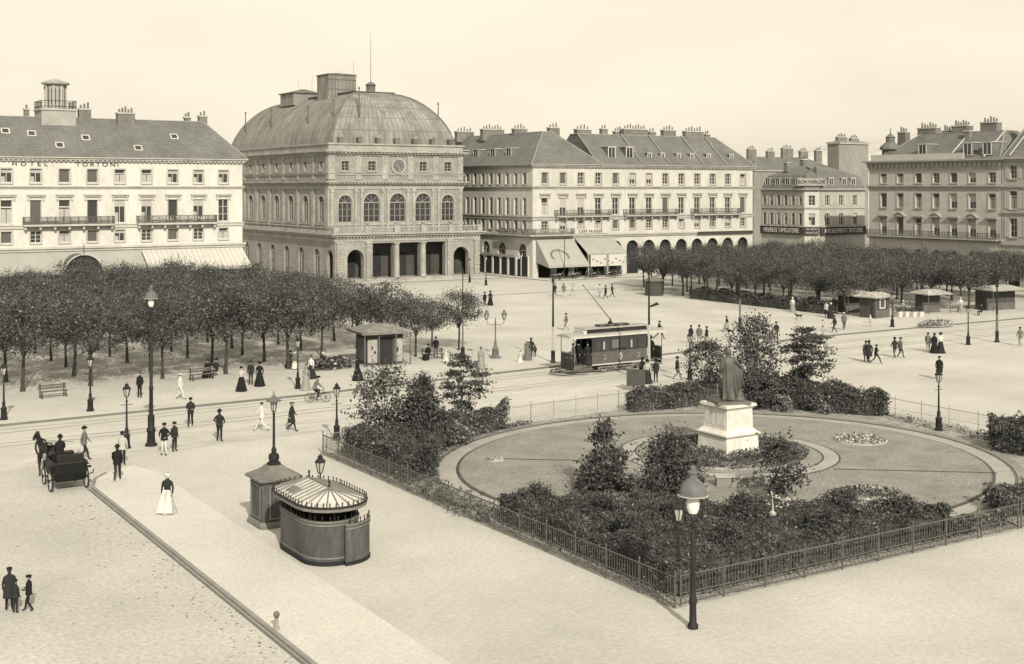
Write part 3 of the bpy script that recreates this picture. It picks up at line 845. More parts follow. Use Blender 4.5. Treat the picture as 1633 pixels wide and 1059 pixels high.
# ================================================================== THEATRE
def build_theatre():
    T = thing('theatre', 'grey stone theatre with a great zinc dome, arched windows and a clock', 'theatre', (90, 171.8, 0))
    # local: x 0 at the middle of the front, y 0 at the porch front
    HW, D0, D1 = 11.75, 4.0, 51.0         # body half-width, body front and back
    PW = 12.5                             # porch half-width
    zt, zc, za = 7.45, 14.15, 19.8
    FP = Frame((-PW, 0), (1, 0))          # porch front
    FB = Frame((-HW, D0), (1, 0))         # body front
    LP = 2 * PW; LB = 2 * HW
    # --- ground floor block
    mb = MB()
    ops = [(LP / 2 + a, LP / 2 + b, .62, z, ar) for a, b, z, ar in ((-10.5, -7.8, 5.05, True), (-6.3, -2.75, 5.95, False), (-1.85, 1.85, 5.95, False), (2.75, 6.3, 5.95, False), (7.8, 10.5, 5.05, True))]
    facade(mb, FP, LP, 0, zt - 1.2, ops, 'theatre', reveal=1.0)
    FW = Frame((-PW, D1), (0, -1)); LW = D1
    tsb = [LW - b for b in (1.9, 6.8, 12.9, 18.9, 25, 31, 37, 43)]
    ops = [(t - 1.1, t + 1.1, .4, 5.0, True) for t in tsb]
    facade(mb, FW, LW, 0, zt - 1.2, ops, 'theatre', reveal=.5)
    for t in tsb[1:]: put_window(FW, t, .4, 2.2, 4.6, 'bars', T, arch=True, frame='frame_dim')
    mb.poly([(PW, 0, 0), (PW, D1, 0), (PW, D1, zt - 1.2), (PW, 0, zt - 1.2)], 'theatre')
    mb.poly([(PW, D1, 0), (-PW, D1, 0), (-PW, D1, zt - 1.2), (PW, D1, zt - 1.2)], 'theatre')
    # upper body
    ops = []
    for k in range(-2, 3):
        w = 2.8 if abs(k) < 2 else 2.3
        t = LB / 2 + 4.5 * k; zb = 13.45 if abs(k) < 2 else 13.2
        ops.append((t - w / 2, t + w / 2, 9.0, zb, True))
        put_window(FB, t, 9.0, w, zb - 9.0, 'bars', T, arch=True, frame='frame_dim', surround='theatre_trim')
        if k:
            ops.append((t - .65, t + .65, 16.95, 18.45))
            put_window(FB, t, 16.95, 1.3, 1.5, 'bars', T, frame='frame_dim', surround='theatre_trim', sill='theatre_trim')
    facade(mb, FB, LB, zt - .3, za, ops, 'theatre')
    FL = Frame((-HW, D1), (0, -1)); LL = D1 - D0
    ops = []
    for b in (6.8, 12.9, 18.9, 25, 31, 37, 43):
        t = LL - (b - D0)
        ops.append((t - 1.1, t + 1.1, 9.0, 13.1, True)); put_window(FL, t, 9.0, 2.2, 4.1, 'bars', T, arch=True, frame='frame_dim', surround='theatre_trim')
        ops.append((t - .6, t + .6, 16.95, 18.45)); put_window(FL, t, 16.95, 1.2, 1.5, 'bars', T, frame='frame', surround='theatre_trim', sill='theatre_trim')
    facade(mb, FL, LL, zt - .3, za, ops, 'theatre')
    mb.poly([(HW, D0, zt - .3), (HW, D1, zt - .3), (HW, D1, za), (HW, D0, za)], 'theatre')
    mb.poly([(HW, D1, zt - .3), (-HW, D1, zt - .3), (-HW, D1, za), (HW, D1, za)], 'theatre')
    mb.build('wall', T)
    # porch inside
    mb = MB(); mb.box(-PW + .3, PW - .3, 3.2, 3.5, .6, zt - 1.3, 'theatre_shade')
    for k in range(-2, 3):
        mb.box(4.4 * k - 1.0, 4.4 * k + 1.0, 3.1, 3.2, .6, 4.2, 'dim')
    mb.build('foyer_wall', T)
    mb = MB()
    for i in range(4): mb.box(-PW - 1.0 + .0, PW + 1.0, -1.6 + .4 * i, -.005 if i < 3 else 3.2, .15 * i + (0.001 if i else 0), .15 * (i + 1), 'theatre_trim')
    mb.build('steps', T)
    # terrace slab, entablature, balustrade
    mb = MB()
    for z0, z1, d in ((zt - 1.2, zt - .75, .10), (zt - .75, zt - .45, .05), (zt - .45, zt - .15, .55), (zt - .15, zt, .85)):
        mb.box(-PW - d, PW + d, -d, D1 + d, z0, z1, 'theatre_trim')
    for k in range(46):
        x = -PW + .2 + (2 * PW - .4) * k / 45
        mb.box(x - .12, x + .12, -.35, -.05, zt - .74, zt - .46, 'theatre_trim')
    mb.build('entablature', T)
    mb = MB()
    mb.box(-PW - .2, PW + .2, -.25, .1, zt + .80, zt + .98, 'theatre_trim'); mb.box(-PW - .2, PW + .2, -.3, .15, zt, zt + .14, 'theatre_trim')
    mb.box(-PW - .3, -PW + .05, .1, D1, zt + .80, zt + .98, 'theatre_trim'); mb.box(-PW - .3, -PW + .05, .15, D1, zt, zt + .14, 'theatre_trim')
    mb.box(PW - .05, PW + .3, .1, 6, zt + .80, zt + .98, 'theatre_trim')
    for x in (-12.4, -7.2, -2.3, 2.3, 7.2, 12.4):
        mb.box(x - .45, x + .45, -.36, .2, zt + .002, zt + 1.1, 'theatre_trim')
    for k in range(75):
        x = -PW + .15 + (2 * PW - .3) * k / 74
        mb.lathe([(.07, zt + .14), (.11, zt + .35), (.06, zt + .8)], 'theatre_trim', 5, (x, -.08))
    for k in range(90):
        y = .4 + (D1 - .5) * k / 89
        mb.lathe([(.08, zt + .14), (.11, zt + .35), (.06, zt + .8)], 'theatre_trim', 5, (-PW - .12, y))
    for i, x in enumerate((-7.2, -2.3, 2.3, 7.2)):  # stone urns
        mb.lathe([(.18, zt + 1.1), (.12, zt + 1.25), (.36, zt + 1.5), (.40, zt + 1.65), (.15, zt + 1.8)], 'theatre_trim', 8, (x, -.08))
    mb.build('balustrade', T)
    # columns and pilasters
    for x in (-2.3, 2.3):
        mb = MB(); mb.lathe([(.55, .6), (.55, .9), (.44, 1.0), (.42, 2.5), (.37, 5.6), (.52, 5.75), (.55, 5.95)], 'theatre_trim', 14, (x, -.12)); mb.build('column', T, smooth=True)
    for x in (-11.9, -7.0, 7.0, 11.9):
        mb = MB(); mb.box(x - .42, x + .42, -.28, -.002, .6, 5.95, 'theatre_trim'); mb.box(x - .52, x + .52, -.36, -.002, 5.95, zt - 1.2, 'theatre_trim')
        for z in range(7): mb.box(x - .5, x + .5, -.34, -.28, .7 + z * .75, 1.25 + z * .75, 'theatre')
        mb.build('pier', T)
    for k in range(6):
        x = -11.25 + 4.5 * k
        w = .38 if 0 < k < 5 else .45
        mb = MB()
        for sgn in (-.5, .5) if 0 < k < 5 else (0,):
            mb.box(x + sgn - w / 2 - .05, x + sgn + w / 2 + .05, D0 - .22, D0 - .001, zt, zt + .8, 'theatre_trim')
            mb.box(x + sgn - w / 2, x + sgn + w / 2, D0 - .16, D0 - .001, zt + .8, 13.7, 'theatre_trim'); mb.box(x + sgn - w / 2 - .08, x + sgn + w / 2 + .08, D0 - .26, D0 - .001, 13.7, zc, 'theatre_trim')
        mb.box(x - .5, x + .5, D0 - .12, D0 - .001, 15.6, 19.3, 'theatre_trim')
        mb.build('pilaster', T)
    for b in (3.9, 9.8, 15.9, 22, 28, 34, 40, 46):
        mb = MB(); y = max(b, D0 + .4)
        mb.box(-HW - .18, -HW - .001, y - .5, y + .5, zt, zc, 'theatre_trim'); mb.box(-HW - .12, -HW - .001, y - .4, y + .4, 15.6, 19.3, 'theatre_trim')
        mb.build('pilaster', T)
    def band(name, prof, m, den=None):
        mb = MB()
        for z0, z1, d in prof: mb.box(-HW - d, HW + d, D0 - d, D1 + d, z0, z1, m)
        if den:
            z0, z1, d, n = den
            for k in range(n + 1):
                x = -HW + 2 * HW * k / n; mb.box(x - .16, x + .16, D0 - d, D0, z0, z1, m)
            for k in range(2 * n + 1):
                y = D0 + (D1 - D0) * k / (2 * n); mb.box(-HW - d, -HW, y - .16, y + .16, z0, z1, m)
        return mb.build(name, T)
    band('cornice', [(zc, zc + .35, .12), (zc + .35, zc + .75, .10), (zc + .75, zc + 1.0, .45), (zc + 1.0, zc + 1.2, .75)], 'theatre_trim', (zc + .76, zc + .998, .6, 40))
    band('string_course', [(16.3, 16.55, .14), (16.55, 16.65, .24)], 'theatre_trim')
    band('string_course', [(8.55, 8.85, .12)], 'theatre_trim')
    band('cornice', [(19.3, 19.6, .16), (19.6, 19.85, .45), (19.85, 20.05, .75)], 'theatre_trim', (19.62, 19.84, .6, 36))
    band('parapet', [(20.05, 20.95, .02), (20.95, 21.2, .22)], 'theatre_trim')
    # clock
    mb = MB(); c = (0, 17.75)
    for r0, r1, d, m in ((1.0, 1.28, .30, 'theatre_trim'), (.0, 1.0, .16, 'iron_grey')):
        n = 28; y = D0 - d
        for k in range(n):
            a, b = 2 * pi * k / n, 2 * pi * (k + 1) / n
            mb.poly([(r0 * cos(a), y, c[1] + r0 * sin(a)), (r1 * cos(a), y, c[1] + r1 * sin(a)), (r1 * cos(b), y, c[1] + r1 * sin(b)), (r0 * cos(b), y, c[1] + r0 * sin(b))][0 if r0 else 1:] if r0 else [(0, y, c[1]), (r1 * cos(a), y, c[1] + r1 * sin(a)), (r1 * cos(b), y, c[1] + r1 * sin(b))], m)
            mb.poly([(r1 * cos(a), y, c[1] + r1 * sin(a)), (r1 * cos(a), D0, c[1] + r1 * sin(a)), (r1 * cos(b), D0, c[1] + r1 * sin(b)), (r1 * cos(b), y, c[1] + r1 * sin(b))], m)
    for k in range(12):
        a = 2 * pi * k / 12
        mb.tube([(.72 * cos(a), D0 - .18, c[1] + .72 * sin(a)), (.93 * cos(a), D0 - .18, c[1] + .93 * sin(a))], .05, 'frame', 4)
    mb.tube([(0, D0 - .2, c[1]), (-.55, D0 - .2, c[1] + .32)], .05, 'frame', 4); mb.tube([(0, D0 - .2, c[1]), (.30, D0 - .2, c[1] - .72)], .04, 'frame', 4)
    mb.build('clock', T)
    # --- the dome
    mb = MB(); x0, y0, y1 = HW - .25, D0 + .2, D1 - .3
    zb, zr = 21.15, 29.6; n = 12
    def ringat(t):
        ins = .7 + 7.9 * (1 - cos(t * pi / 2)) ** .78; z = zb + (zr - zb) * sin(t * pi / 2)
        return ins, z
    NX_, NY_ = 24, 48
    rgs = []
    for i in range(n + 1):
        ins, z = ringat(i / n)
        a, b, c_, d = -x0 + ins, x0 - ins, y0 + ins, y1 - ins
        r = [(a + (b - a) * k / NX_, c_, z) for k in range(NX_)] + [(b, c_ + (d - c_) * k / NY_, z) for k in range(NY_)]
        r += [(b - (b - a) * k / NX_, d, z) for k in range(NX_)] + [(a, d - (d - c_) * k / NY_, z) for k in range(NY_)]
        rgs.append(r)
    mb.rings(rgs, 'zinc')
    rf = mb.build('roof', T)
    mb = MB()
    N = len(rgs[0])
    rr = random.Random(2)
    for q in list(range(0, NX_ + 1)) + list(range(NX_ + NY_ + NX_, N)):
        top = n if q % 3 == 0 else rr.choice((n - 2, n - 1, n - 3))
        hip = q in (0, NX_)
        mb.tube([Vector(rgs[i][q]) for i in range(top + 1)], .17 if hip else .04, 'zinc_seam', 4, cap=False)
    for i in (2, 4, 6, 8, 10):
        mb.tube([Vector(rgs[i][q % N]) for q in range(0, NX_ + 1)], .035, 'zinc_seam', 4, cap=False)
    mb.build('roof_seams', rf)
    # ledges and lantern on the crown
    mb = MB(); mb.box(-3.6, 3.6, y0 + 8.2, y1 - 8.2, zr - .1, zr + .28, 'zinc'); mb.box(-3.8, 3.8, y0 + 8.0, y1 - 8.0, zr + .28, zr + .36, 'zinc_seam'); mb.build('roof_crown', rf)
    mb = MB(); mb.lathe([(.75, zr + .36), (.75, zr + 1.4), (.95, zr + 1.5), (.6, zr + 1.8), (.1, zr + 2.1)], 'zinc_seam', 10, (0, y0 + 9.5))
    mb.tube([(0, y0 + 9.5, zr + 2), (0, y0 + 9.5, zr + 10)], [.045, .02], 'iron', 5); mb.build('lantern', rf)
    mb = MB(); bx = -2.9
    mb.box(bx - 2.5, bx + 2.5, 18.5, 23.0, 29, 33.0, 'zinc'); mb.box(bx - 2.65, bx + 2.65, 18.35, 23.15, 33.0, 33.15, 'zinc_seam')
    mb.poly([(bx - 2.65, 18.35, 33.15), (bx + 2.65, 18.35, 33.15), (bx, 20.7, 33.5)], 'zinc_seam'); mb.poly([(bx + 2.65, 18.35, 33.15), (bx + 2.65, 23.15, 33.15), (bx, 20.7, 33.5)], 'zinc_seam'); mb.poly([(bx + 2.65, 23.15, 33.15), (bx - 2.65, 23.15, 33.15), (bx, 20.7, 33.5)], 'zinc_seam'); mb.poly([(bx - 2.65, 23.15, 33.15), (bx - 2.65, 18.35, 33.15), (bx, 20.7, 33.5)], 'zinc_seam')
    for k in range(9): mb.box(bx - 2.5 + k * .62, bx - 2.44 + k * .62, 18.44, 18.5, 29.4, 33.0, 'zinc_seam')
    for z in (30.6, 32.2): mb.box(bx - 2.5, bx + 2.5, 18.42, 18.44, z, z + .08, 'zinc_seam')
    mb.build('fly_tower', rf)
    mb = MB(); c_ = (-3.4, 33.5)
    mb.box(c_[0] - 3.1, c_[0] + 3.1, c_[1] - 3, c_[1] + 3, 28.6, 30.7, 'zinc'); mb.box(c_[0] - 3.4, c_[0] + 3.4, c_[1] - 3.3, c_[1] + 3.3, 30.7, 30.85, 'zinc_seam')
    mb.lathe([(3.2, 30.85), (1.6, 31.3), (.3, 31.6)], 'zinc_seam', 12, c_)
    mb.build('ventilator', rf)
    for x, y, z in ((-HW + 2.6, D0 + 4, 25.6), (HW - 2.6, D0 + 3.5, 25.6), (-HW + 2.2, 17, 25), (-HW + 2.2, 33, 25.4), (-5.5, 6.5, 27.5), (-HW + 2, 45, 25.4)):
        mb = MB(); mb.tube([(x, y, z - 2), (x, y, z + 2.6)], [.16, .07], 'iron_grey', 5); mb.lathe([(.05, z + 2.2), (.2, z + 2.4), (.05, z + 2.7)], 'iron_grey', 6, (x, y)); mb.build('finial', rf)
    for y in (16, 21, 33, 39):
        mb = MB(); mb.tube([(-2, y, 30), (-2, y, 34 + (y % 3))], .02, 'iron', 4); mb.build('lightning_rod', rf)
    for k in range(7):   # little dormers at the foot of the dome
        x = -9.6 + 3.2 * k
        mb = MB(); mb.box(x - .35, x + .35, D0 + .05, D0 + 1.2, 21.2, 22.1, 'zinc_seam'); mb.poly([(x - .5, D0, 22.1), (x + .5, D0, 22.1), (x, D0 + .1, 22.7)], 'zinc'); mb.build('dormer', rf)
build_theatre()

# ================================================================== STREET ROW ON THE RIGHT
def build_row():
    T = thing('stone_house', 'broad stone house with pedimented windows above the right-hand grove', 'building', (151, 135, 0))
    F = Frame((0, 0), (0, -1)); Ln = 23.7     # local y runs from 0 down to -23.7
    ts = [135 - b for b in (132.1, 128.9, 125.5, 122.3, 119.2, 116.0, 112.7)]
    rr = random.Random(8); ops = []
    for i, t in enumerate(ts):
        for z0, z1, w in ((15.05, 16.5, 1.2), (11.35, 13.5, 1.2), (7.3, 9.8, 1.2)):
            ops.append((t - w / 2, t + w / 2, z0, z1))
            st = rr.choice(['blind', 'pale', 'blind', 'half', 'bars'])
            put_window(F, t, z0, w, z1 - z0, st, T, frame='frame', sill='row_trim', surround='row_trim')
        mb = MB()
        if i % 2:   # segmental pediment
            F.box(mb, t - 1.05, t + 1.05, 0, .4, 10.0, 10.15, 'row_trim')
            n = 8; arc = [(t - 1.05 + 2.1 * k / n, 10.15 + .55 * sin(pi * k / n)) for k in range(n + 1)]
            mb.poly([F.p(a, .25, z) for a, z in arc], 'row')
            for k in range(n):
                a, b = arc[k], arc[k + 1]
                mb.poly([F.p(a[0], 0, a[1]), F.p(a[0], .45, a[1]), F.p(b[0], .45, b[1]), F.p(b[0], 0, b[1])], 'row_trim')
                mb.poly([F.p(a[0], .45, a[1]), F.p(a[0], .45, a[1] - .14), F.p(b[0], .45, b[1] - .14), F.p(b[0], .45, b[1])], 'row_trim')
        else:
            F.box(mb, t - 1.0, t + 1.0, 0, .4, 10.0, 10.2, 'row_trim'); F.box(mb, t - .9, t + .9, 0, .2, 9.98 - .2, 9.998, 'row_trim')
        mb.build('pediment', T)
        ops.append((t - 1.1, t + 1.1, .2, 5.2, True))
    mb = MB(); facade(mb, F, Ln, 0, 18.5, ops, 'row')
    mb.poly([(0, 0, 0), (0, 0, 18.5), (14, 0, 18.5), (14, 0, 0)], 'row'); mb.poly([(14, 0, 0), (14, -Ln, 0), (14, -Ln, 18.5), (14, 0, 18.5)], 'row'); mb.poly([(0, -Ln, 0), (14, -Ln, 0), (14, -Ln, 18.5), (0, -Ln, 18.5)], 'row')
    mb.build('wall', T)
    mb = MB(); F.box(mb, .2, Ln - .2, -.9, -.6, .1, 5.4, 'dim'); mb.build('shaded_shop_front', T)  # dark sheet behind the arches, its shade is only colour
    cornice('frieze', F, 0, Ln, [(16.95, 17.4, .08), (17.4, 18.0, .12)], 'row_trim', T, den=(17.42, 17.98, .34, .8, .3))
    cornice('cornice', F, 0, Ln, [(18.0, 18.25, .40), (18.25, 18.5, .75)], 'row_trim', T)
    cornice('parapet', F, 0, Ln - 6, [(18.5, 19.2, -.3), (19.2, 19.4, -.2)], 'row', T)
    cornice('string_course', F, 0, Ln, [(14.05, 14.5, .1), (14.5, 14.75, .3)], 'row_trim', T)
    cornice('string_course', F, 0, Ln, [(6.6, 6.9, .2), (6.9, 7.1, .4)], 'row_trim', T)
    balcony(F, 0.2, Ln - .2, 7.12, T, d=.8, h=.85, slab='row_trim', brackets=False)
    rf = hip_roof(0, 14, -Ln, 0, 18.52, 22.6, 5.5, 'slate', T, over=-.5, end0=3.0, end1=5.0, axis='y')
    for t in (9.5, 17.5, 20.8): dormer(F, t, 19.0, 1.5, 1.8, -.9, -4, rf)
    chimney(5, -2.5, 18, 22.9, 1.0, 1.6, rf, 3, along='y'); chimney(6, -6.5, 21, 23.4, 1.2, 3.4, rf, 6, along='y'); chimney(6.4, -9.6, 21, 22.9, .9, 1.4, rf, 3, along='y'); chimney(6, -12.6, 21, 23.5, 1.2, 3.0, rf, 6, along='y'); chimney(6, -17.6, 21, 23.8, 1.2, 2.8, rf, 5, along='y'); chimney(4.4, -14.9, 20, 22.6, .8, .9, rf, 2, along='y')
    for t in (14.5, 20.5):
        mb = MB(); mb.tube([F.p(t, -.45, 18.7), F.p(t, -5.5, 22.75)], .11, 'hotel_trim', 4); mb.build('coping', rf)
    # little domed turret at the corner
    mb = MB(); c = (3.0, -1.6)
    mb.lathe([(1.3, 18.5), (1.3, 20.2), (1.7, 20.3), (1.6, 20.7), (.9, 21.3), (.7, 21.4), (.7, 22.1), (.8, 22.2), (.1, 22.8), (.05, 23.6)], 'slate', 10, c); mb.build('turret', rf)

    T2 = thing('plaster_house', 'pale plastered house with steep slate roof cut by the right picture edge', 'building', (151, 111.2, 0))
    F = Frame((0, 0), (0, -1)); Ln = 30; ts = [1.9 + 2.9 * k for k in range(10)]; ops = []
    for t in ts:
        for z0, z1, w in ((15.6, 17.4, 1.1), (11.4, 13.9, 1.2), (7.5, 10.1, 1.2)):
            ops.append((t - w / 2, t + w / 2, z0, z1)); put_window(F, t, z0, w, z1 - z0, rr.choice(['bars', 'pale', 'blind']), T2, frame='frame', sill='cafe_trim', surround='cafe_trim')
            put_shutters(F, t, z0, w * 1.15, z1 - z0, T2)
        ops.append((t - 1.0, t + 1.0, .2, 5.0, False))
    mb = MB(); facade(mb, F, Ln, 0, 18.6, ops, 'shop'); mb.poly([(14, 0, 0), (14, -Ln, 0), (14, -Ln, 18.6), (14, 0, 18.6)], 'shop'); mb.poly([(0, -Ln, 0), (14, -Ln, 0), (14, -Ln, 18.6), (0, -Ln, 18.6)], 'shop'); mb.build('wall', T2)
    mb = MB(); F.box(mb, .2, Ln - .2, -.9, -.6, .1, 5.4, 'dim'); mb.build('shaded_shop_front', T2)  # dark sheet gives the ground-floor openings their painted shade
    cornice('cornice', F, 0, Ln, [(18.0, 18.3, .3), (18.3, 18.6, .6)], 'row_trim', T2, ends=False)
    for z in (14.4, 10.8, 6.4): cornice('string_course', F, 0, Ln, [(z, z + .3, .2)], 'row_trim', T2, ends=False)
    rf = hip_roof(0, 14, -Ln, 0, 18.62, 23.2, 5.5, 'slate', T2, over=-.05, end0=3, end1=0.1, axis='y')
    chimney(6, -1.5, 21, 24.4, 1.4, 2.8, rf, 5, along='y'); chimney(6, -9, 22, 24.4, 1.4, 3.2, rf, 5, along='y')
    for t in (1.2, 4.6):
        mb = MB(); mb.tube([F.p(t, -.1, 18.8), F.p(t, -5.5, 23.35)], .11, 'hotel_trim', 4); mb.build('coping', rf)
build_row()

# ================================================================== FURNITURE SHOP
def build_shop():
    T = thing('furniture_shop', 'corner furniture shop with long dark lettered signboards and a mansard', 'shop', (173, 168.5, 0))
    c = 1.9; rr = random.Random(3)
    FA = Frame((0, 13.5), (0, -1)); LA = 13.5 - c
    FC = Frame((0, c), (c, -c)); LC = c * sqrt(2)
    FB = Frame((c, 0), (1, 0)); LBb = 12.4
    mb = MB(); h = 14.2
    rows = ((7.25, 9.5, 1.0), (11.0, 12.9, 1.0))
    for F, l_, ts, w in ((FA, LA, [1.0 + 1.93 * k for k in range(6)], 1.0), (FC, LC, [LC / 2], 1.2), (FB, LBb, [2.2, 5.9, 9.6], 1.2)):
        ops = []
        for z0, z1, _ in rows:
            for t in ts:
                ops.append((t - w / 2, t + w / 2, z0, z1))
                put_window(F, t, z0, w, z1 - z0, rr.choice(['bars', 'bars', 'half', 'top']), T, frame='frame')
                if F is not FC: put_shutters(F, t, z0, w * (.78 if F is FA else 1.1), z1 - z0, T)
        facade(mb, F, l_, 0, h, ops, 'shop_light' if F is FC else 'shop')
        cornice('cornice', F, 0, l_, [(13.7, 13.95, .2), (13.95, 14.2, .5)], 'row_trim', T, ends=False)
        cornice('string_course', F, 0, l_, [(10.4, 10.65, .15)], 'row_trim', T, ends=False)
        m2 = MB(); F.box(m2, .05, l_ - .05, .16, .36, 5.45, 6.95, 'letter'); F.box(m2, 0, l_, .0, .5, 6.95, 7.1, 'row_trim'); sg = m2.build('sign_board', T)
        if F is FA: text('MEUBLES TAPIS LITERIE', 1.25, 'gold', sg, F.p(l_ / 2, .38, 6.2), F.S, sx=.74)
        if F is FB: text('AMEUBLEMENTS TENTURES', 1.2, 'gold', sg, F.p(l_ / 2, .38, 6.2), F.S, sx=.70)
        if F is FC:
            text('AU BON', .55, 'gold', sg, F.p(l_ / 2, .38, 6.55), F.S); text('MARCHÉ', .55, 'gold', sg, F.p(l_ / 2, .38, 5.85), F.S)
    E_ = c + LBb
    mb.poly([(E_, 0, 0), (E_, 13.5, 0), (E_, 13.5, h), (E_, 0, h)], 'shop'); mb.poly([(E_, 13.5, 0), (0, 13.5, 0), (0, 13.5, h), (E_, 13.5, h)], 'shop')
    mb.build('wall', T)
    mb = MB()
    base = [(0, 13.5), (0, c), (c, 0), (E_, 0), (E_, 13.5)]
    def inset(q, d): return [(x + (d if x < 1 else (-d if x > E_ - 1 else d * .4)), y + (d if y < 1 else (-d if y > 13 else d * .4))) for x, y in q]
    r0 = [(x, y, h + .05) for x, y in base]; r1 = [(x, y, 16.7) for x, y in inset(base, .9)]; r2 = [(x, y, 18.6) for x, y in inset(base, 5.2)]
    mb.rings([r0, r1, r2], 'slate'); rf = mb.build('roof', T)
    for F, ts in ((FA, (1.5, 4.2, 6.9, 9.6)), (FB, (3.5, 7.0, 9.5))):
        for t in ts: dormer(F, t, 14.7, 1.3, 1.5, -.3, -2.0, rf)
    mb = MB(); F = FC; F.box(mb, -1.3, LC + 1.3, .02, .12, 14.75, 16.15, 'row_trim'); sg = mb.build('roof_sign', T)
    text('BON MARCHÉ', .95, 'letter', sg, F.p(LC / 2, .15, 15.45), F.S, sx=.82)
    chimney(7, 9, 17, 19.8, 1.2, 1.0, rf, 3); chimney(2.5, 9, 17.5, 19.2, .9, .9, rf, 2)
build_shop()

# ================================================================== HOUSES BEHIND
def plain_house(name, label, x0, x1, y0, y1, h, roof_h, m, rows, bays_s=(), bays_w=(), chim=(), inset=None, mr='slate', frame='frame_dim'):
    T = thing(name, label, 'building', (x0, y0, 0)); w, d = x1 - x0, y1 - y0
    FS_ = Frame((0, 0), (1, 0)); FW_ = Frame((0, d), (0, -1)); mb = MB(); rr = random.Random(int(x0))
    for F, l_, bs in ((FS_, w, bays_s), (FW_, d, bays_w)):
        ops = []
        for t in bs:
            for z0, z1, ww in rows:
                ops.append((t - ww / 2, t + ww / 2, z0, z1)); put_window(F, t, z0, ww, z1 - z0, rr.choice(['bars', 'blind', 'bars']), T, frame=frame, sill='row_trim')
        facade(mb, F, l_, 0, h, ops, m)
        cornice('cornice', F, 0, l_, [(h - .3, h, .3)], 'row_trim', T, ends=False)
    shell(mb, 0, w, 0, d, h, m, skip=('S', 'W')); mb.build('wall', T)
    rf = hip_roof(0, w, 0, d, h + .02, h + roof_h, min(w, d) * .42 if inset is None else inset, mr, T, over=.3, axis='x' if w >= d else 'y')
    for cx, cy, z, cw in chim: chimney(cx, cy, h + .2, z, cw, .8, rf, max(2, int(cw * 1.7)))
    return T
R3 = ((12.4, 14.4, 1.1), (8.8, 10.9, 1.1), (5.2, 7.3, 1.1))
plain_house('narrow_house', 'narrow pale house with small windows between cafe house and furniture shop', 158, 172.5, 192, 206, 16.2, 3.4, 'shop_light', R3, bays_s=(3, 6.2, 9.4, 12.6), chim=((4, 6, 20.6, 2.2), (10, 6, 20.8, 2.4)))
plain_house('gable_house', 'tall windowless grey house with flat roof above the furniture shop', 209.6, 219, 196, 199.4, 24.4, .4, 'blank', R3, chim=((2.5, 1.6, 25.6, 3), (6.5, 1.6, 25.4, 2.5)), mr='kerb')
plain_house('roof_house', 'slate-roofed house with a row of chimneys beyond the narrow house', 202, 230, 215, 228, 18.5, 3.2, 'blank', R3, bays_s=(4, 9, 14, 19, 24), chim=((4, 5, 23.4, 2.5), (10, 5, 23.0, 2.2), (15.5, 5, 23.8, 3.4), (21, 5, 23.2, 2.5), (26, 5, 23.4, 2)))
plain_house('end_house', 'dim house with shuttered windows at the end of the street by the theatre', 98, 118, 232, 246, 17, 4.5, 'blank', R3, bays_s=(2, 5, 8, 11, 14, 17), chim=((5, 5, 23.4, 2.5), (13, 5, 23.6, 3)))
plain_house('grey_house', 'grey house with flat parapet between the gable house and stone house', 172, 186, 140, 152.5, 19.6, .8, 'blank', ((16.4, 18, 1.1), (12.4, 14.4, 1.1), (8.8, 10.9, 1.1)), bays_w=(2, 5, 8, 11), bays_s=(3, 6.5, 10), chim=((4, 3, 22.2, 2.2),), mr='kerb')

# ================================================================== FOLIAGE
VARY = {'leaf': ('leaf', 'leaf', 'leaf', 'leaf', 'leaf2', 'leaf2', 'leaf3', 'leaf3', 'leaf5'), 'leaf2': ('leaf2', 'leaf2', 'leaf2', 'leaf', 'leaf3', 'leaf3'), 'leaf3': ('leaf3', 'leaf3', 'leaf', 'leaf2', 'leaf2', 'leaf5')}  # leaf5 entries are painted highlights among the leaf tones
def leaf(mb, p, s, m, r, up=.35):
    m = r.choice(VARY[m]) if m in VARY else m
    n = Vector((r.gauss(0, 1), r.gauss(0, 1), r.gauss(up, 1)))
    if n.length < .01: n = Vector((0, 0, 1))
    n.normalize()
    a = n.cross(Vector((r.gauss(0, 1), r.gauss(0, 1), r.gauss(0, 1))))
    if a.length < .01: a = n.orthogonal()
    a.normalize(); b = n.cross(a)
    p = Vector(p); w = s * r.uniform(.38, .6)
    mb.poly([p - a * s, p - b * w + n * s * .15, p + a * s, p + b * w + n * s * .15], m)

